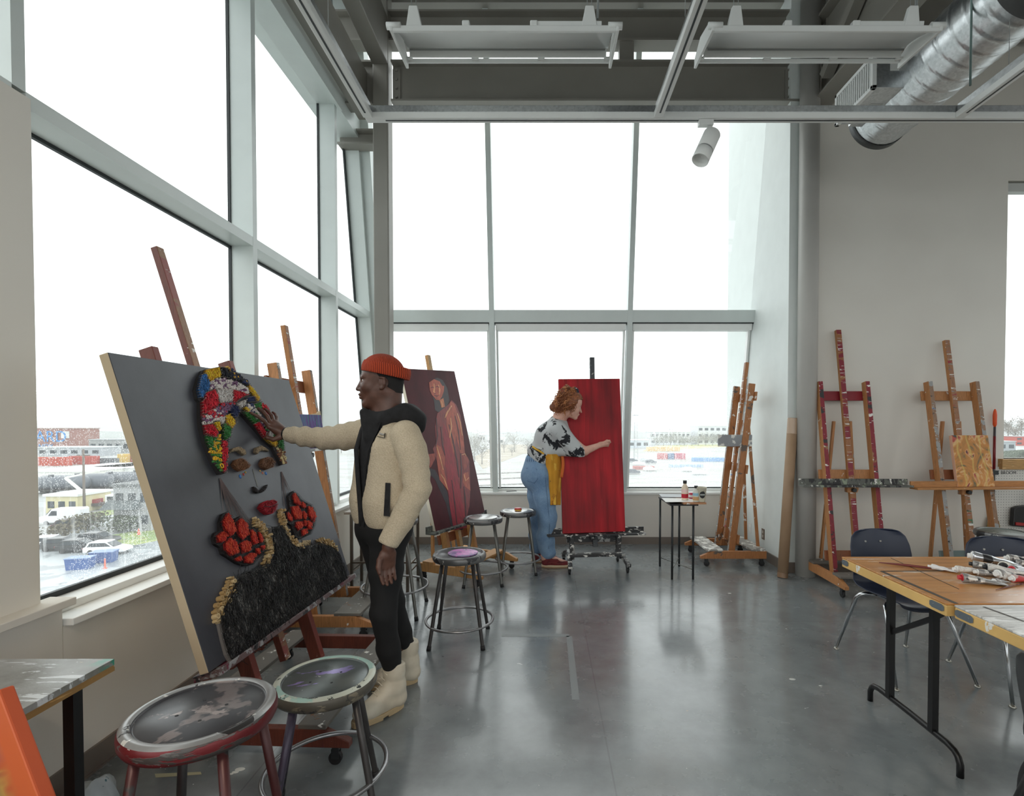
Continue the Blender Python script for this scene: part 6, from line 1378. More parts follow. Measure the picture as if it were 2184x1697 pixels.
body += [rc(hp_(.112,0,.018), hp_(.134,0,-.026), .008, .011, .012), el(hp_(.132,0,-.031), (.015,.012,.010), RH, .006), el(hp_(.120,.014,-.034), (.012,.009,.008), RH, .006), el(hp_(.120,-.014,-.034), (.012,.009,.008), RH, .006)]   # nose
body += [el(hp_(.094,0,-.056), (.026,.034,.030), RH, .015)]
body += [el(hp_(.122,0,-.058), (.013,.023,.0085), RH, .005), el(hp_(.119,0,-.074), (.013,.021,.0095), RH, .005)]  # lips
body += [rc(hp_(.104,.012,.032), hp_(.090,.046,.030), .011, .009, .015), rc(hp_(.104,-.012,.032), hp_(.090,-.046,.030), .011, .009, .015)]   # brow
body += [el(hp_(.078,.042,-.022), (.026,.020,.024), RH, .02), el(hp_(.078,-.042,-.022), (.026,.020,.024), RH, .02)]  # cheeks
for s in (-1, 1):
    body += [el(hp_(-.006,s*.076,-.008), (.019,.008,.031), RH, .006), rc(hp_(-.018,s*.083,.015), hp_(.006,s*.083,.018), .005, .005, .004), rc(hp_(-.018,s*.083,.015), hp_(-.016,s*.082,-.018), .005, .005, .004), el(hp_(.002,s*.078,-.034), (.009,.007,.010), RH, .005)]
neckb = V3(-.80,2.60,1.44)
body += [rc(hp_(-.025,0,-.06), neckb, .058, .066, .03), rc(hp_(.015,0,-.085), neckb+V3(-.025,0,0), .042, .058, .03)]
body += [rc(neckb, V3(-.79,2.61,1.25), .062, .085, .03), rc(Lsh, Rsh, .045, .045, .03), rc(V3(-.79,2.62,1.25), V3(-.82,2.625,.95), .085, .085, .03)]
elbL = V3(-.618,2.445,1.135); wrL = V3(-.738,2.405,.868)
body += chain([Lsh, elbL, wrL], [.052,.042,.028], .02) + chain([Rsh, elbR, wristR], [.052,.042,.028], .02)
body += [rc(wristR, at(592,917,2.855), .026, .028, .02)] + [rc(wristR.lerp(F_[0], .35), F_[0], .022, .0135, .014) for F_ in fingR]
for F_, rr_ in zip(fingR, (.0098,.0100,.0095,.0085)): body += chain(F_, [rr_*1.12, rr_*1.02, rr_*.92, rr_*.78], .004)
body += [rc(wristR, thR[0], .022, .017, .012)] + chain(thR, [.017,.0125,.0112,.0092], .005)
# left hand, relaxed
hd = V3(-.04,-.01,-1).normalized(); ha = V3(-.80,-.60,0).normalized(); hn = hd.cross(ha)          # down, across (towards front), normal
hw0 = wrL + V3(-.004,0,-.01)
def lh(a, b, c): return hw0 + hd*a + ha*b + hn*c
body += [rc(wrL, lh(.03,0,0), .026, .027, .015), rc(lh(.025,.018,0), lh(.082,.030,0), .019, .014, .012), rc(lh(.025,-.002,0), lh(.085,.010,0), .020, .014, .012), rc(lh(.025,-.014,0), lh(.082,-.010,0), .020, .013, .012), rc(lh(.025,-.022,0), lh(.075,-.028,0), .018, .012, .012)]
for b0, L0, r0 in ((.031,.072,.0095), (.011,.080,.0098), (-.010,.074,.0093), (-.029,.060,.0083)):
    sgn = -1
    body += chain([lh(.082,b0,0), lh(.082+L0*.45,b0*1.05,.008*sgn), lh(.082+L0*.75,b0*1.0,.022*sgn), lh(.082+L0*.95,b0*.95,.038*sgn)], [r0*1.08,r0,r0*.92,r0*.8], .004)
body += chain([lh(.02,.022,0), lh(.045,.042,-.012), lh(.075,.050,-.022), lh(.10,.046,-.030)], [.017,.0135,.0115,.0095], .005)
hipL, hipR = V3(-.785,2.56,.90), V3(-.90,2.68,.90); knL, knR = V3(-.795,2.50,.515), V3(-.825,2.745,.50); anL, anR = V3(-.765,2.565,.13), V3(-.765,2.835,.13)
body += [rc(hipL, hipR, .075, .075, .03)] + chain([hipL, knL, anL], [.062,.046,.032], .02) + chain([hipR, knR, anR], [.062,.046,.032], .02)
toeL, toeR = V3(-.865,2.455,.045), V3(-.865,2.80,.045)
body += [rc(anL, V3(-.75,2.575,.05), .034, .03, .02), rc(V3(-.76,2.57,.05), toeL, .032, .028, .02), rc(anR, V3(-.755,2.845,.05), .034, .03, .02), rc(V3(-.765,2.84,.05), toeR, .032, .028, .02)]
def sock_cut(D, X, Y, Z):
    for s in (-1, 1):
        c = hp_(.112, s*.036, .009); D = np.maximum(D, .0175 - np.sqrt((X-c.x)**2+(Y-c.y)**2+((Z-c.z)*1.35)**2))
    return D
mb_ = blob('body', body, .0042, skinM, man, sock_cut, smooth=1)
# eyes
for s in (-1, 1):
    c = hp_(.0905, s*.033, .009); m = MB(); q = Matrix.Translation(c - man.location) @ hf.to_track_quat('Z', 'Y').to_matrix().to_4x4()
    m.lathe([(.0128*math.sin(a), .0128*math.cos(a)) for a in np.linspace(.42, 2.6, 12)], 20, M=q, cap0=False, cap1=False)
    e_ = m.build('eye', plain((214,206,198), .2), man)
    m = MB(); m.lathe([(.0001,.0134),(.0055,.0122)], 16, M=q, cap0=False, cap1=False); m.build('iris', plain((30,20,16), .15), e_)
    m = MB(); m.tube([hp_(.104,s*.016,.036)-man.location, hp_(.106,s*.030,.041)-man.location, hp_(.097,s*.046,.036)-man.location], [.0028,.0034,.002], 6); m.build('eyebrow', plain((26,20,18), .8), man)
hairM = plain((26,24,24), .85, name='short_black_hair')
def hair_cut(D, X, Y, Z):
    a = (X-HC.x)*hf.x+(Y-HC.y)*hf.y+(Z-HC.z)*hf.z; b = (X-HC.x)*hl.x+(Y-HC.y)*hl.y+(Z-HC.z)*hl.z; c = (X-HC.x)*hu.x+(Y-HC.y)*hu.y+(Z-HC.z)*hu.z
    keep = np.maximum(np.maximum(a-(.048+.35*(c-.03)), -.060-c + np.maximum(0, a+.045)*1.5), c-.085); ear = .028 - np.sqrt((a+.004)**2+(c+.006)**2)
    return np.maximum(np.maximum(D, keep), ear)
blob('hair', [el(hp_(.010,0,.038), (.1015,.0785,.096), RH, .02), rc(hp_(-.030,0,-.01), hp_(-.036,0,-.055), .060, .052, .03)], .004, hairM, man, hair_cut, 1)
# beanie
bt_ = V3(0,0,0); bu = (hu*.955 - hf*.24).normalized(); bf = (hf - bu*hf.dot(bu)).normalized(); RBn = rotcols(bf, hl, bu)
beM = NT('orange_rib_knit'); sx = beM.N('ShaderNodeSeparateXYZ')
beM.L(beM.coord((1,1,1)), sx.inputs[0])
cx_ = beM.math('SUBTRACT', sx.outputs[0], (HC.x+hf.x*.002) - 0); cy_ = beM.math('SUBTRACT', sx.outputs[1], HC.y)
ang_ = beM.math('ARCTAN2', cy_, cx_); rib = beM.math('SINE', beM.math('MULTIPLY', ang_, 64.0))
beM.set(beM.ramp(rib, [(.0, lin((150,50,24))[:3]), (.6, lin((206,76,36))[:3])]), .9); beM.bump(rib, .9, .004); beM = beM.mat
def be_cut(D, X, Y, Z):
    c = (X-HC.x)*bu.x+(Y-HC.y)*bu.y+(Z-HC.z)*bu.z; return np.maximum(D, .050-c)
o_ = blob('beanie', [el(hp_(.006,0,.052), (.108,.088,.092), RBn, .02)], .004, beM, man, be_cut, 1)
o_.data.transform(Matrix.Identity(4)); 
m = MB()
cu = []
def cuff_pt(i, j):
    a = i*2*PI; z_ = .034 + .058*j; r1, r2 = .1175+.004*math.sin(PI*j)-.005*j*j, .0965+.004*math.sin(PI*j)-.004*j*j
    return HC + hp_(.004,0,0)*0 + hf*.004 + bf*(r1*math.cos(a)) + hl*(r2*math.sin(a)) + bu*z_
m.grid(cuff_pt, 72, 6); 
o2_ = m.build('beanie_cuff', beM, man, solid=.006, subd=1); o2_.location = -man.location
# materials in clothes use object coordinates measured from the person's base
for nn_ in beM.node_tree.nodes:
    if nn_.type == 'MATH' and nn_.operation == 'SUBTRACT': pass
# ---- jacket
fl_ = NT('cream_sherpa'); a = fl_.noise(150, None, 3, .6); b = fl_.noise(9, None, 4)
fl_.set(fl_.mix(.4, fl_.ramp(a, [(.3, lin((176,162,138))[:3]), (.7, lin((214,200,176))[:3])]), fl_.ramp(b, [(.3, lin((178,164,140))[:3]), (.7, lin((204,190,166))[:3])])), .95); fl_.bump(a, .9, .006); fl_ = fl_.mat
blkc = NT('black_knit'); blkc.set(blkc.ramp(blkc.noise(40, None, 3), [(.3, lin((20,20,22))[:3]), (.7, lin((30,30,33))[:3])]), .9); blkc = blkc.mat
TC = V3(-.815,2.60,0)
def tl(a, b, z): return TC + f3*b + s3*a + V3(0,0,z) + V3(-.012,0,0)*(1.4-z)*1.2    # torso local: a towards his left, b forward
tor = [rc(tl(-.062,.0,1.32), tl(-.070,.012,1.06), .112, .120, .05), rc(tl(.062,.0,1.32), tl(.070,.012,1.06), .112, .120, .05), rc(tl(-.070,.012,1.06), tl(-.068,.016,1.0), .120, .112, .03), rc(tl(.070,.012,1.06), tl(.068,.016,1.0), .120, .112, .03),
       rc(tl(-.12,-.01,1.385), tl(.12,-.01,1.385), .066, .066, .05), rc(tl(-.05,-.01,1.40), tl(.05,-.01,1.40), .075, .075, .05)]
slL = chain([Lsh+V3(-.012,.01,-.012), Lsh.lerp(elbL,.30)+V3(.006,0,0), (Lsh+elbL)/2+V3(.012,0,0), elbL+V3(.008,0,0), (elbL*.45+wrL*.55), wrL+V3(.004,0,.03)], [.074,.073,.070,.064,.058,.050], .012)
slR = chain([Rsh+V3(0,0,-.012), (Rsh+elbR)/2+V3(0,0,-.012), elbR+V3(0,0,-.0), (elbR+wristR)/2+V3(0,0,-.004), wristR+(elbR-wristR).normalized()*.03], [.080,.070,.060,.052,.044], .02)
cut_side = {'z':0}
def jcut(D, X, Y, Z):
    q = 1.4-Z; a = (X-TC.x+.0144*q)*s3.x + (Y-TC.y)*s3.y; b = (X-TC.x+.0144*q)*f3.x + (Y-TC.y)*f3.y
    w = .026 + np.clip((Z-1.0)/.42, 0, 1)**1.3*.066; op = np.maximum(np.abs(a+.004)-w, .030-b)
    hem = (.900 + .02*np.clip(a/.2+.5, 0, 1)) - Z
    nk = 0.064 - np.sqrt((X-neckb.x)**2+(Y-neckb.y)**2); nk = np.where(Z > 1.40, nk, -1)
    return np.maximum(np.maximum(np.maximum(D, -op), nk), hem)
def scut(D, X, Y, Z):
    dL = (elbL-wrL).normalized(); wL = .008 - ((X-wrL.x)*dL.x+(Y-wrL.y)*dL.y+(Z-wrL.z)*dL.z); E1 = np.where(np.sqrt((X-wrL.x)**2+(Y-wrL.y)**2+(Z-wrL.z)**2) < .11, wL, -1)
    dR = (elbR-wristR).normalized(); wR = .018 - ((X-wristR.x)*dR.x+(Y-wristR.y)*dR.y+(Z-wristR.z)*dR.z); E2 = np.where(np.sqrt((X-wristR.x)**2+(Y-wristR.y)**2+(Z-wristR.z)**2) < .1, wR, -1)
    return np.maximum(np.maximum(D, E1), E2)
def wr_disp(V):
    n = np.sin(V[:,0]*90 + 2*np.sin(V[:,2]*40))*.0035; dR = np.array(wristR-Rsh); t_ = ((V-np.array(Rsh))@dR)/(dR@dR); m_ = (t_ > .12) & (t_ < .95); V[m_,2] += (n[m_]); 
    dL = np.array(elbL); m2 = (np.linalg.norm(V-np.array(elbL), axis=1) < .14); V[m2,0] += np.sin(V[m2,2]*95)*.0022; return V
jk = blob('jacket', tor, .006, fl_, man, jcut, 2, wr_disp, extra=(slL + slR, scut, .010))
# collar / front facings in black, pocket, chest label
hd_in = [rc(tl(-.055,.0,1.33), tl(-.062,.012,1.0), .100, .100, .05), rc(tl(.055,.0,1.33), tl(.062,.012,1.0), .100, .100, .05), rc(tl(-.08,-.005,1.37), tl(.08,-.005,1.37), .062, .062, .05), rc(tl(0,-.0,1.38), tl(0,.03,1.455), .085, .072, .04)]
def hcut(D, X, Y, Z):
    nk = 0.050 - np.sqrt((X-neckb.x+.03)**2+(Y-neckb.y+.012)**2); nk = np.where(Z > 1.465, nk, -1); hem = .925 - Z; return np.maximum(np.maximum(D, nk), hem)
hood = [rc(V3(-.78,2.52,1.475), V3(-.70,2.56,1.50), .040, .050, .03), rc(V3(-.78,2.68,1.475), V3(-.70,2.64,1.50), .040, .050, .03), rc(V3(-.70,2.56,1.49), V3(-.70,2.66,1.49), .052, .052, .03), rc(V3(-.67,2.56,1.475), V3(-.645,2.60,1.43), .045, .035, .03), el(V3(-.675,2.60,1.475), (.072,.085,.050), None, .03)]
blob('hoodie', hd_in + hood + [rc(V3(-.86,2.55,1.40), V3(-.900,2.545,1.505), .045, .022, .03), rc(V3(-.88,2.60,1.42), V3(-.905,2.60,1.50), .040, .022, .03)], .006, blkc, man, hcut, 2)
def facing(sgn):
    m = MB(); pts = []
    for i in range(12):
        z_ = .94 + i*(1.46-.94)/11; w = .026 + max(0, min(1, (z_-1.0)/.42))**1.3*.066
        b_ = .118 + .008*math.sin(i/11*PI) - max(0, (z_-1.32))*.35
        pts.append((tl(sgn*w - .004, b_-.0, z_) - man.location, tl(sgn*(w-.020) - .004, b_-.012, z_) - man.location))
    vs = [p for a, b in pts for p in (a, b)]; m.add(vs, [(2*i, 2*i+1, 2*i+3, 2*i+2) for i in range(11)], 0, True); return m.build('front_facing', blkc, man, solid=.006)
facing(1); facing(-1)
dL_ = (wrL-elbL).normalized()
m = MB(); c = elbR.lerp(wristR, 1.0) - man.location; d = (wristR-elbR).normalized(); m.tube([c-d*.035, c-d*.008], [.040,.036], 24, cap=False); m.build('sleeve_lining', blkc, man, solid=.003)
def onj(u, v, y, w_, h_, nm, mat, tilt=0, off=0):
    p = at(u, v, y) - man.location; nrm = V3(.35,-.93,.05).normalized() if off == 0 else off; x = nrm.cross(Z3).normalized()*-1; 
    if x.x < 0: x = -x
    z_ = Z3*math.cos(tilt) + x*math.sin(tilt); m = MB(); hw, hh_ = w_/2, h_/2
    vs = [p + x*a*hw + z_*b*hh_ + nrm*c_ for c_ in (0, .005) for a, b in ((-1,-1),(1,-1),(1,1),(-1,1))]; m.add(vs, [(0,1,2,3),(7,6,5,4),(0,4,5,1),(1,5,6,2),(2,6,7,3),(3,7,4,0)]); return m.build(nm, mat, man, bevel=.001)
nch = V3(-.30,-.95,.0).normalized()
from mathutils.bvhtree import BVHTree
def hit(o, u, v):
    bpy.context.view_layer.update(); me = o.data; b_ = BVHTree.FromPolygons([v_.co + o.matrix_world.translation for v_ in me.vertices], [tuple(p.vertices) for p in me.polygons]); r_ = b_.ray_cast(EYE, ray(u, v).normalized()); return (r_[0], r_[1])
def badge(nm, corners, mat, th=.004):
    o = jk; me = o.data; bpy.context.view_layer.update()
    b_ = BVHTree.FromPolygons([v_.co for v_ in me.vertices], [tuple(p.vertices) for p in me.polygons]); P = []
    for u, v in corners:
        r_ = b_.ray_cast(EYE, ray(u, v).normalized()); P.append((r_[0] if r_[0] is not None else at(u, v, 2.44)) - man.location)
    m = MB(); n_ = len(P); back = [p - ray(*c).normalized()*-.004 for p, c in zip(P, corners)]; fr = [p - ray(*c).normalized()*th for p, c in zip(P, corners)]
    m.add(fr+back, [tuple(range(n_))] + [(i, (i+1) % n_, n_+(i+1) % n_, n_+i) for i in range(n_)]); return m.build(nm, mat, man)
badge('chest_label', [(806,919),(822,923),(820,934),(804,930)], plain((56,54,52), .6), .014); badge('label_print', [(809,922),(819,925),(818,928),(808,925)], plain((150,148,144), .6), .0155)
badge('pocket_zip', [(822,1029),(833,1030),(832,1065),(831,1101),(818,1100),(820,1065)], blkc, .010)
# trousers
tr = [rc(tl(-.06,.0,.93), tl(.06,.0,.93), .115, .115, .05)] + chain([hipL+V3(0,0,-.01), (hipL+knL)/2, knL, (knL+anL)/2, anL+V3(0,0,.06)], [.092,.078,.060,.054,.043], .03) + chain([hipR+V3(0,0,-.01), (hipR+knR)/2, knR, (knR+anR)/2, anR+V3(0,0,.06)], [.092,.078,.060,.054,.043], .03)
def tr_disp(V):
    V[:,0] += np.sin(V[:,2]*70+V[:,1]*20)*.0016*(np.abs(V[:,2]-.5) < .3); return V
blob('trousers', tr, .006, NT('black_denim').set(lin((17,17,19)), .85).mat, man, None, 1, tr_disp)
# boots
bootM = NT('cream_leather'); g = bootM.noise(14, None, 4); bootM.set(bootM.ramp(g, [(.3, lin((196,186,166))[:3]), (.7, lin((214,206,188))[:3])]), .5); bootM = bootM.mat; soleM = plain((186,164,128), .6, name='tan_sole')
def boot(an, toe, hs):
    d = (toe-an); d.z = 0; d.normalize(); sd = V3(-d.y, d.x, 0); an0 = V3(an.x, an.y, 0)
    P = lambda a, b, z: an0 + d*a + sd*b + V3(0,0,z); Rb = rotcols(d, sd, Z3)
    pr = [rc(P(0,0,.24), P(-.005,0,.12), .052, .050, .02), rc(P(-.012,0,.12), P(-.02,0,.055), .048, .042, .02), rc(P(.01,0,.13), P(.12,0,.06), .045, .042, .03), el(P(.150,.004,.055), (.070,.047,.036), Rb, .02), rc(P(-.02,0,.06), P(.13,0,.048), .044, .044, .02),
          rc(P(.0,0,.222), P(-.002,0,.218), .056, .056, .006), rc(P(.0,0,.198), P(-.002,0,.194), .056, .056, .006)]
    def bc(D, X, Y, Z):
        x_ = (X-an0.x)*d.x+(Y-an0.y)*d.y; D = np.maximum(D, .022-Z); return np.maximum(D, Z - (.245 + .25*x_))
    b = blob('boot', pr, .0045, bootM, man, bc, 1)
    out = []
    for i in range(28):
        a = 2*PI*i/28; c, s_ = math.cos(a), math.sin(a); x_ = .085+.138*c; w = .050*(1-.12*(c < -.2)-.0*(c > .5)); out.append((x_, math.copysign(abs(s_)**.8, s_)*w))
    Mx = Matrix(((d.x,sd.x,0,an0.x-man.location.x),(d.y,sd.y,0,an0.y-man.location.y),(0,0,1,0),(0,0,0,1)))
    m = MB(); m.prism([(x_, y_) for x_, y_ in out], .010, .030, 0, Mx); 
    m.prism([(x_, y_) for x_, y_ in out if x_ < .055], .0, .012, 0, Mx); m.prism([(x_*1.0, y_*.98) for x_, y_ in out if x_ > .085], .0, .012, 0, Mx); sl_ = m.build('sole', soleM, b, bevel=.003); sl_.location = (0,0,0); sl_.matrix_parent_inverse = Matrix.Translation(man.location - (man.location + b.location)).copy()
    for i in range(6):
        x_ = .052 + i*.014 - (i > 3)*.002; z_ = .205 - i*.021; m = MB(); q = [P(x_, -.026, z_-.002), P(x_+.004, 0, z_+.008), P(x_, .026, z_-.002)]
        m.tube([tuple(v - man.location) for v in q], .0024, 6); l = m.build('lace', plain((206,196,176), .8), b); l.matrix_parent_inverse = Matrix.Translation(-b.location)
boot(anL, V3(-.905,2.415,0), 1); boot(anR, V3(-.90,2.79,0), 1)
# ================================================================ WOMAN bending to the crimson canvas
wo = thing('person', 'curly-haired woman in tie-dye top, jeans and yellow apron bending to paint', 'person', (-.03, 5.10, 0))
skW = NT('fair_skin'); skW.set(skW.ramp(skW.noise(24, None, 3), [(.3, lin((206,158,140))[:3]), (.7, lin((222,176,158))[:3])]), .5, Subsurface_Weight=.05); skW = skW.mat
def wp(u, v, y): return at(u, v, y)
WH = wp(1219,864,4.99); wf = V3(.93,.10,-.34).normalized(); wl_ = Z3.cross(wf).normalized(); wu = wf.cross(wl_).normalized(); RW = rotcols(wf, wl_, wu)
def wh(a, b, c): return WH + wf*a + wl_*b + wu*c
nb = wp(1194,890,5.03); rs = wp(1190,915,4.90); ls = wp(1192,912,5.20); ch = wp(1180,925,5.05); wa = wp(1160,968,5.12); hp2 = wp(1148,1000,5.16)
el_r = wp(1246,962,4.90); wr_r = wp(1281,948,5.00); fist = wp(1292,946,5.035)
rh, lhp = wp(1152,1010,5.06), wp(1146,1010,5.26); rk, lk = wp(1168,1105,5.06), wp(1150,1105,5.28); ra_, la_ = V3(-.0,5.14,.10), V3(-.10,5.33,.10)
wb = [el(wh(.0,0,.03), (.092,.074,.100), RW, .02), el(wh(.03,0,-.04), (.065,.055,.075), RW, .02), rc(wh(.02,0,-.07), wh(.075,0,-.100), .040, .022, .02), rc(wh(.092,0,.0), wh(.112,0,-.030), .007, .0095, .01), el(wh(.094,0,-.060), (.012,.019,.008), RW, .006), el(wh(.090,0,-.074), (.011,.017,.008), RW, .006), el(wh(.078,0,-.100), (.016,.018,.015), RW, .01), el(wh(.062,.036,-.03), (.024,.020,.024), RW, .02), el(wh(.062,-.036,-.03), (.024,.020,.024), RW, .02), el(wh(-.01,-.070,-.015), (.016,.007,.026), RW, .006),
      rc(wh(-.02,0,-.06), nb, .048, .055, .03), rc(nb, ch, .065, .09, .04), rc(rs, ls, .045, .045, .04), rc(ch, wa, .09, .085, .04), rc(wa, hp2, .085, .10, .04), rc(rh, lhp, .115, .115, .05)]
wb += chain([rs, el_r, wr_r], [.052,.042,.025], .02) + chain([ls, wp(1206,962,5.24), wp(1178,1002,5.20)], [.050,.040,.025], .02)
wb += [rc(wr_r, fist, .026, .030, .015)]
for i in range(4):
    b_ = fist + V3(.012-.004*i, -.022+.013*i, .026-.014*i); kn = b_ + V3(.022,.004,.004); tp2 = kn + V3(.004,.022,-.012); en = b_ + V3(-.006,.028,-.006)
    wb += chain([b_, kn, tp2, en], [.0105,.0100,.0092,.0082], .004)
wb += chain([wr_r+V3(.015,.0,.010), fist+V3(.010,-.016,.030), fist+V3(.034,-.004,.026), fist+V3(.046,.012,.014)], [.014,.012,.0105,.0088], .005)
lw = wp(1178,1002,5.20)
wb += [rc(lw, lw+V3(.02,-.02,-.04), .026, .026, .015)] + [x for i in range(4) for x in chain([lw+V3(.03-.014*i,-.02,-.06), lw+V3(.035-.014*i,-.03,-.09), lw+V3(.03-.014*i,-.015,-.11)], [.0105,.0095,.008], .004)] + chain([lw+V3(.0,-.03,-.03), lw+V3(-.02,-.045,-.06), lw+V3(-.015,-.05,-.085)], [.013,.011,.009], .005)
wb += chain([rh, rk, ra_], [.095,.062,.042], .03) + chain([lhp, lk, la_], [.095,.062,.042], .03)
wb += [rc(ra_, V3(.20,5.135,.04), .04, .03, .02), rc(la_, V3(.09,5.32,.04), .04, .03, .02)]
blob('body', wb, .0045, skW, wo, None, 1)
for s in (-1,1):
    c = wh(.078, s*.028, .002) - wo.location; q = Matrix.Translation(c) @ wf.to_track_quat('Z', 'Y').to_matrix().to_4x4(); m = MB(); m.lathe([(.011*math.sin(a), .011*math.cos(a)) for a in np.linspace(.4, 2.6, 10)], 16, M=q, cap0=False, cap1=False); e_ = m.build('eye', plain((224,220,216), .2), wo)
    m = MB(); m.lathe([(.0001,.0115),(.005,.0105)], 12, M=q, cap0=False, cap1=False); m.build('iris', plain((70,60,50), .2), e_)
    m = MB(); m.tube([wh(.090,s*.014,.028)-wo.location, wh(.088,s*.040,.028)-wo.location], .002, 5); m.build('eyebrow', plain((110,66,44), .8), wo)
m = MB(); m.lathe([(.0001,.004),(.004,.002),(.004,0)], 10, M=Matrix.Translation(wh(.0,-.080,-.040)-wo.location) @ Matrix.Rotation(PI/2, 4, 'X')); m.build('earring', plain((40,40,44), .3), wo)
# hair: dark cap plus curly strands
hrM = NT('auburn_hair'); g = hrM.noise(60, None, 3); hrM.set(hrM.ramp(g, [(.3, lin((92,52,32))[:3]), (.7, lin((160,96,60))[:3])]), .55); hrM = hrM.mat
def whc(D, X, Y, Z):
    a = (X-WH.x)*wf.x+(Y-WH.y)*wf.y+(Z-WH.z)*wf.z; c = (X-WH.x)*wu.x+(Y-WH.y)*wu.y+(Z-WH.z)*wu.z; return np.maximum(D, np.minimum(a-.035+np.maximum(0,.03-c)*.4, .062+.3*a-c))
hr = blob('hair', [el(wh(-.004,0,.040), (.103,.088,.106), RW, .02), rc(wh(-.04,0,.0), wh(-.11,0,-.06), .080, .060, .04), rc(wh(-.04,0,.10), wh(-.08,0,.12), .050, .038, .03), rc(wh(-.10,0,.04), wh(-.16,0,-.08), .055, .040, .03)], .005, hrM, wo, whc, 1)
rg = random.Random(5); m = MB()
for i in range(460):
    a0, b0, c0 = rg.uniform(-.165,.03), rg.uniform(-.085,.085), rg.uniform(-.02,.11)
    if a0 > -.03: c0 = max(c0, .035)
    if i < 90: a0, c0, b0 = rg.uniform(-.12,-.01), rg.uniform(.11,.155), rg.uniform(-.05,.05)
    st = wh(a0, b0, c0); L = rg.uniform(.06,.14) if i >= 90 else rg.uniform(.03,.06); dr = (-wf*rg.uniform(.0,.55) - Z3*rg.uniform(.6,1.0) + V3(-.12, b0*3, 0)).normalized() if i >= 90 else (V3(-.4,b0*6,.6)+V3(rg.gauss(0,.4), rg.gauss(0,.4), 0)).normalized()
    sd = dr.orthogonal().normalized(); s2 = dr.cross(sd); ph = rg.random()*6; rad = rg.uniform(.008,.017); pts = []
    for k in range(13): t_ = k/12; pts.append(st + dr*L*t_ + (sd*math.cos(ph+t_*15)+s2*math.sin(ph+t_*15))*rad*min(1, t_*3) - Z3*t_*t_*.03 - wo.location)
    m.tube(pts, [.0042*(1-k/16) for k in range(13)], 5, cap=False)
cu_ = kid(m.build('curls', splat('auburn_curl', (140,84,50), [((196,132,84), 14, .52, (1,1,1))], .5), hr), hr)
m = MB()
cs = wh(-.02,-.03,.135) - wo.location
for i in range(16): a = i/16*2*PI; m.add([tuple(cs + V3(math.cos(a)*.03, math.sin(a*2)*.012, math.sin(a)*.03) + V3(x,y,z)) for x,y,z in ((-.009,0,-.009),(.009,-.006,-.006),(.008,.006,.010),(-.008,-.004,.008))], [(0,1,2,3)])
m.tube([tuple(cs + V3(math.cos(a/16*2*PI)*.028, 0, math.sin(a/16*2*PI)*.028)) for a in range(16)], .012, 8, closed=True); sc_ = m.build('scrunchie', splat('scrunchie_print', (40,46,66), [(P_['w'], 60, .58, (1,1,1))], .8), hr); kid(sc_, hr)
# top: draped batwing tee
tie = NT('tie_dye'); n1 = tie.noise(7.0, tie.coord((1,1,1), loc=(3.3,1.2,.4)), 5, .66, .4); tie.set(tie.ramp(n1, [(.545, lin((190,194,196))[:3]), (.565, lin((28,30,36))[:3])]), .85); tie = tie.mat
sw = wp(1241,968,4.90)
tee = [rc(wp(1189,905,5.05), wp(1170,930,5.08), .098, .125, .06), rc(wp(1170,930,5.08), wp(1153,965,5.10), .125, .108, .05), rc(wp(1180,925,5.0), wp(1175,965,5.02), .10, .08, .05), rc(rs+V3(-.01,0,0), sw+V3(-.03,0,.02), .078, .070, .05), rc(ls, wp(1206,955,5.22), .070, .058, .05), rc(wp(1195,925,4.98), wp(1215,950,4.98), .10, .075, .06), rc(rs, ls, .07, .07, .05), rc(wp(1175,955,5.02), wp(1225,962,4.94), .075, .050, .05)]
def tcut(D, X, Y, Z):
    zc_ = wp(1190,972,5.05).z; D = np.maximum(D, (zc_ - Z)); nk = .072 - np.sqrt((X-nb.x-.01)**2*.9+(Y-nb.y)**2*.5+(Z-nb.z-.03)**2); D = np.maximum(D, nk); D = np.maximum(D, (X - .90*0 - wp(1247,960,4.90).x)); return D
def tdisp(V):
    V[:,1] += np.sin(V[:,0]*38+V[:,2]*14)*.004; return V
blob('top', tee, .0065, tie, wo, tcut, 2, tdisp)
blob('top_hem', [rc(wp(1147,962,5.12), wp(1150,976,5.12), .105, .108, .03), rc(wp(1158,962,5.05), wp(1160,974,5.05), .085, .09, .04)], .006, tie, wo, None, 1)
# jeans
den = NT('light_denim'); a = den.noise(7, None, 4); b = den.noise(220, den.coord((1,1,.3)), 2); den.set(den.mix(.3, den.ramp(a, [(.3, lin((94,126,164))[:3]), (.7, lin((136,166,196))[:3])]), den.ramp(b, [(.3, lin((84,114,150))[:3]), (.7, lin((150,178,204))[:3])])), .85); den.bump(b, .2, .002); den = den.mat
je = [rc(rh, lhp, .128, .120, .05), rc(wp(1146,985,5.14), wp(1140,1012,5.14), .125, .135, .05), el(wp(1139,1018,5.10), (.120,.125,.13), None, .04)] + chain([rh+V3(.02,0,-.03), rh.lerp(rk,.5)+V3(.01,0,0), rk, rk.lerp(ra_,.5)+V3(-.01,0,0), ra_+V3(.03,0,.06)], [.122,.108,.088,.084,.082], .04) + chain([lhp, lhp.lerp(lk,.5), lk, lk.lerp(la_,.5), la_+V3(.02,0,.06)], [.12,.105,.085,.080,.078], .04)
def jc(D, X, Y, Z): return np.maximum(np.maximum(D, Z - wp(1150,970,5.1).z), .085 - Z)
def jdisp(V):
    m_ = V[:,2] < .75; V[m_,0] += np.sin(V[m_,2]*46+V[m_,1]*9)*.006*(1-V[m_,2]/.9); return V
jn = blob('jeans', je, .0065, den, wo, jc, 2, jdisp)
bpy.context.view_layer.update()
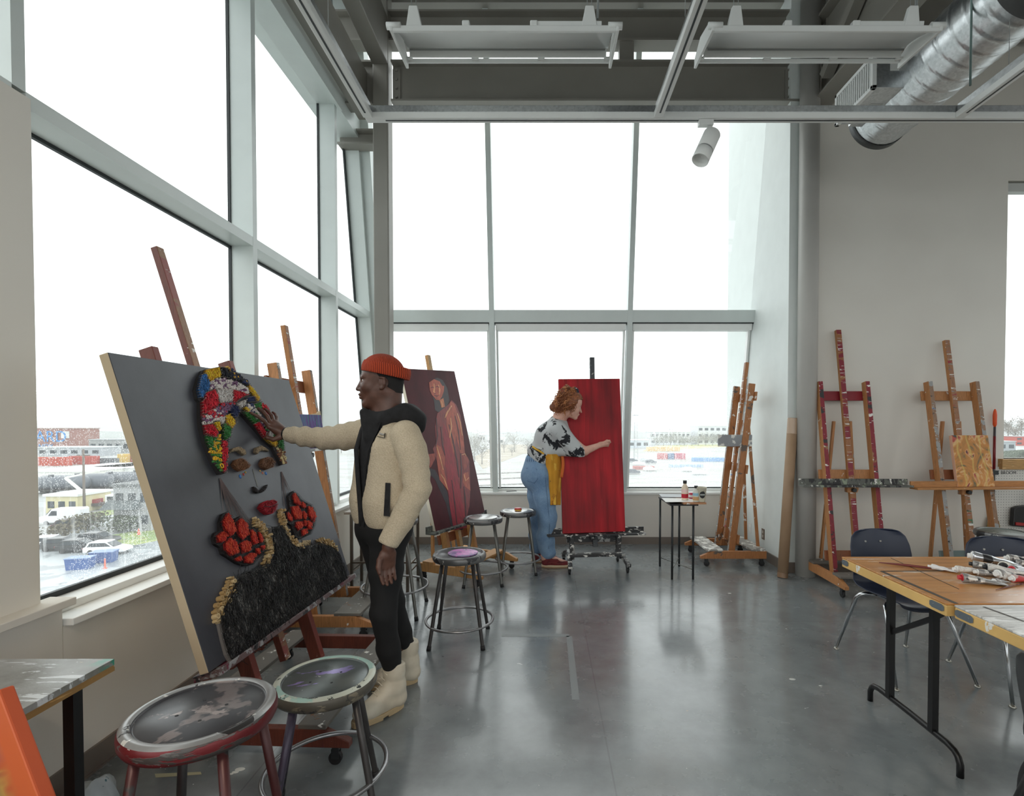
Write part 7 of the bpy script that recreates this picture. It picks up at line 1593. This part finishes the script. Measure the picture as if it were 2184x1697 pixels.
def ribbon(o, px_, w_, mat, name, th=.004, lift=.003):
    me = o.data; b_ = BVHTree.FromPolygons([v_.co for v_ in me.vertices], [tuple(p.vertices) for p in me.polygons]); P = []
    for u, v in px_:
        r_ = b_.ray_cast(EYE, ray(u, v).normalized()); P.append((r_[0] if r_[0] is not None else at(u, v, 5.0)) - ray(u, v).normalized()*lift - wo.location)
    m = MB(); m.tube(P, w_, 6); return m.build(name, mat, wo)
seam = plain((78,104,138), .8)
ribbon(jn, [(1123,998),(1145,1000),(1146,1022),(1140,1030),(1126,1026),(1123,998)], .0022, seam, 'pocket_seam')
ribbon(jn, [(1160,985),(1163,1020),(1168,1070),(1172,1120),(1170,1170)], .002, seam, 'side_seam')
for i in range(9): ribbon(jn, [(1126+i*4.5,971),(1124+i*4.6,984)], .003, plain((74,98,134), .8), 'waist_gather')
# apron
apM = splat('mustard_apron', (206,146,40), [((170,110,30), 7, .56, (1,1,.4)), ((60,60,50), 22, .68, (1,1,1)), ((224,178,70), 6, .6, (1,1,.3))], .8)
def apf(i, j):
    u = 1163+ (1197-1163)*i + 4*math.sin(j*3) ; v = 968 + (1077-968)*j; u = 1162+j*10+(1198-1162-j*12)*i; y = 5.03 - .14*math.sin(PI*(.15+.75*i))*(1-.25*j) + .05*i
    return at(u, v, y) - wo.location + V3(0,.008*math.sin(i*14+j*3),0)
m = MB(); m.grid(apf, 16, 20); m.build('apron', apM, wo, solid=.003, subd=1)
m = MB(); m.grid(lambda i, j: at(1196+6*i+2*math.sin(j*4), 970+48*j, 4.98+.01*i) - wo.location, 4, 10); m.build('apron_tie', plain((214,110,48), .8), wo, solid=.003)
m = MB(); P = [at(u, v, y)-wo.location for u, v, y in ((1136,952,5.01),(1142,957,4.985),(1150,961,4.97),(1160,968,4.96))]; m.tube(P, .009, 8); m.build('apron_strap', plain((226,176,60), .8), wo)
m = MB(); m.grid(lambda i, j: at(1124+5*i, 1046+8*j, 5.3)-wo.location, 2, 3); m.build('apron_corner', plain((224,120,30), .8), wo, solid=.004)
# shoes
def sneaker(heel, d, L=.285):
    sd = V3(-d.y, d.x, 0); Rb = rotcols(d, sd, Z3); P = lambda a, b, z: V3(heel.x, heel.y, 0) + d*a + sd*b + V3(0,0,z)
    def sc__(D, X, Y, Z): return np.maximum(np.maximum(D, .026-Z), Z-.115)
    b = blob('sneaker', [rc(P(.05,0,.10), P(.05,0,.05), .040, .040, .02), rc(P(.05,0,.055), P(.15,0,.048), .042, .042, .03), rc(P(.08,0,.085), P(.18,0,.045), .034, .030, .03), el(P(.215,0,.042), (.065,.044,.028), Rb, .02)], .0045, splat('maroon_canvas', (116,38,42), [((90,26,32), 14, .56, (1,1,1))], .8), wo, sc__, 1)
    out = [(L/2+(L/2)*math.cos(2*PI*i/32), math.copysign(abs(math.sin(2*PI*i/32))**.75, math.sin(2*PI*i/32))*.048) for i in range(32)]
    Mx = Matrix(((d.x,sd.x,0,heel.x-wo.location.x),(d.y,sd.y,0,heel.y-wo.location.y),(0,0,1,0),(0,0,0,1)))
    for nm, z0, z1, c in (('sole', .0, .012, (150,120,90)), ('midsole', .012, .030, (206,186,156))):
        m = MB(); m.prism(out, z0, z1, 0, Mx); s_ = m.build(nm, plain(c, .6), b, bevel=.002); s_.matrix_parent_inverse = Matrix.Translation(-b.location)
    m = MB(); m.tube([tuple(P(.03,-.044,.05)-wo.location), tuple(P(.10,-.047,.062)-wo.location), tuple(P(.17,-.043,.048)-wo.location), tuple(P(.22,-.044,.05)-wo.location)], .002, 5); l = m.build('side_stripe', plain((150,80,76), .7), b); l.matrix_parent_inverse = Matrix.Translation(-b.location)
    m = MB(); m.tube([tuple(P(.05,0,.112)-wo.location), tuple(P(.05,0,.155)-wo.location)], [.040,.038], 20); m.build('sock', plain((226,222,218), .8), wo)
sneaker(V3(-.035,5.14,0), V3(1,-.02,0).normalized()); sneaker(V3(-.14,5.33,0), V3(1,-.05,0).normalized())
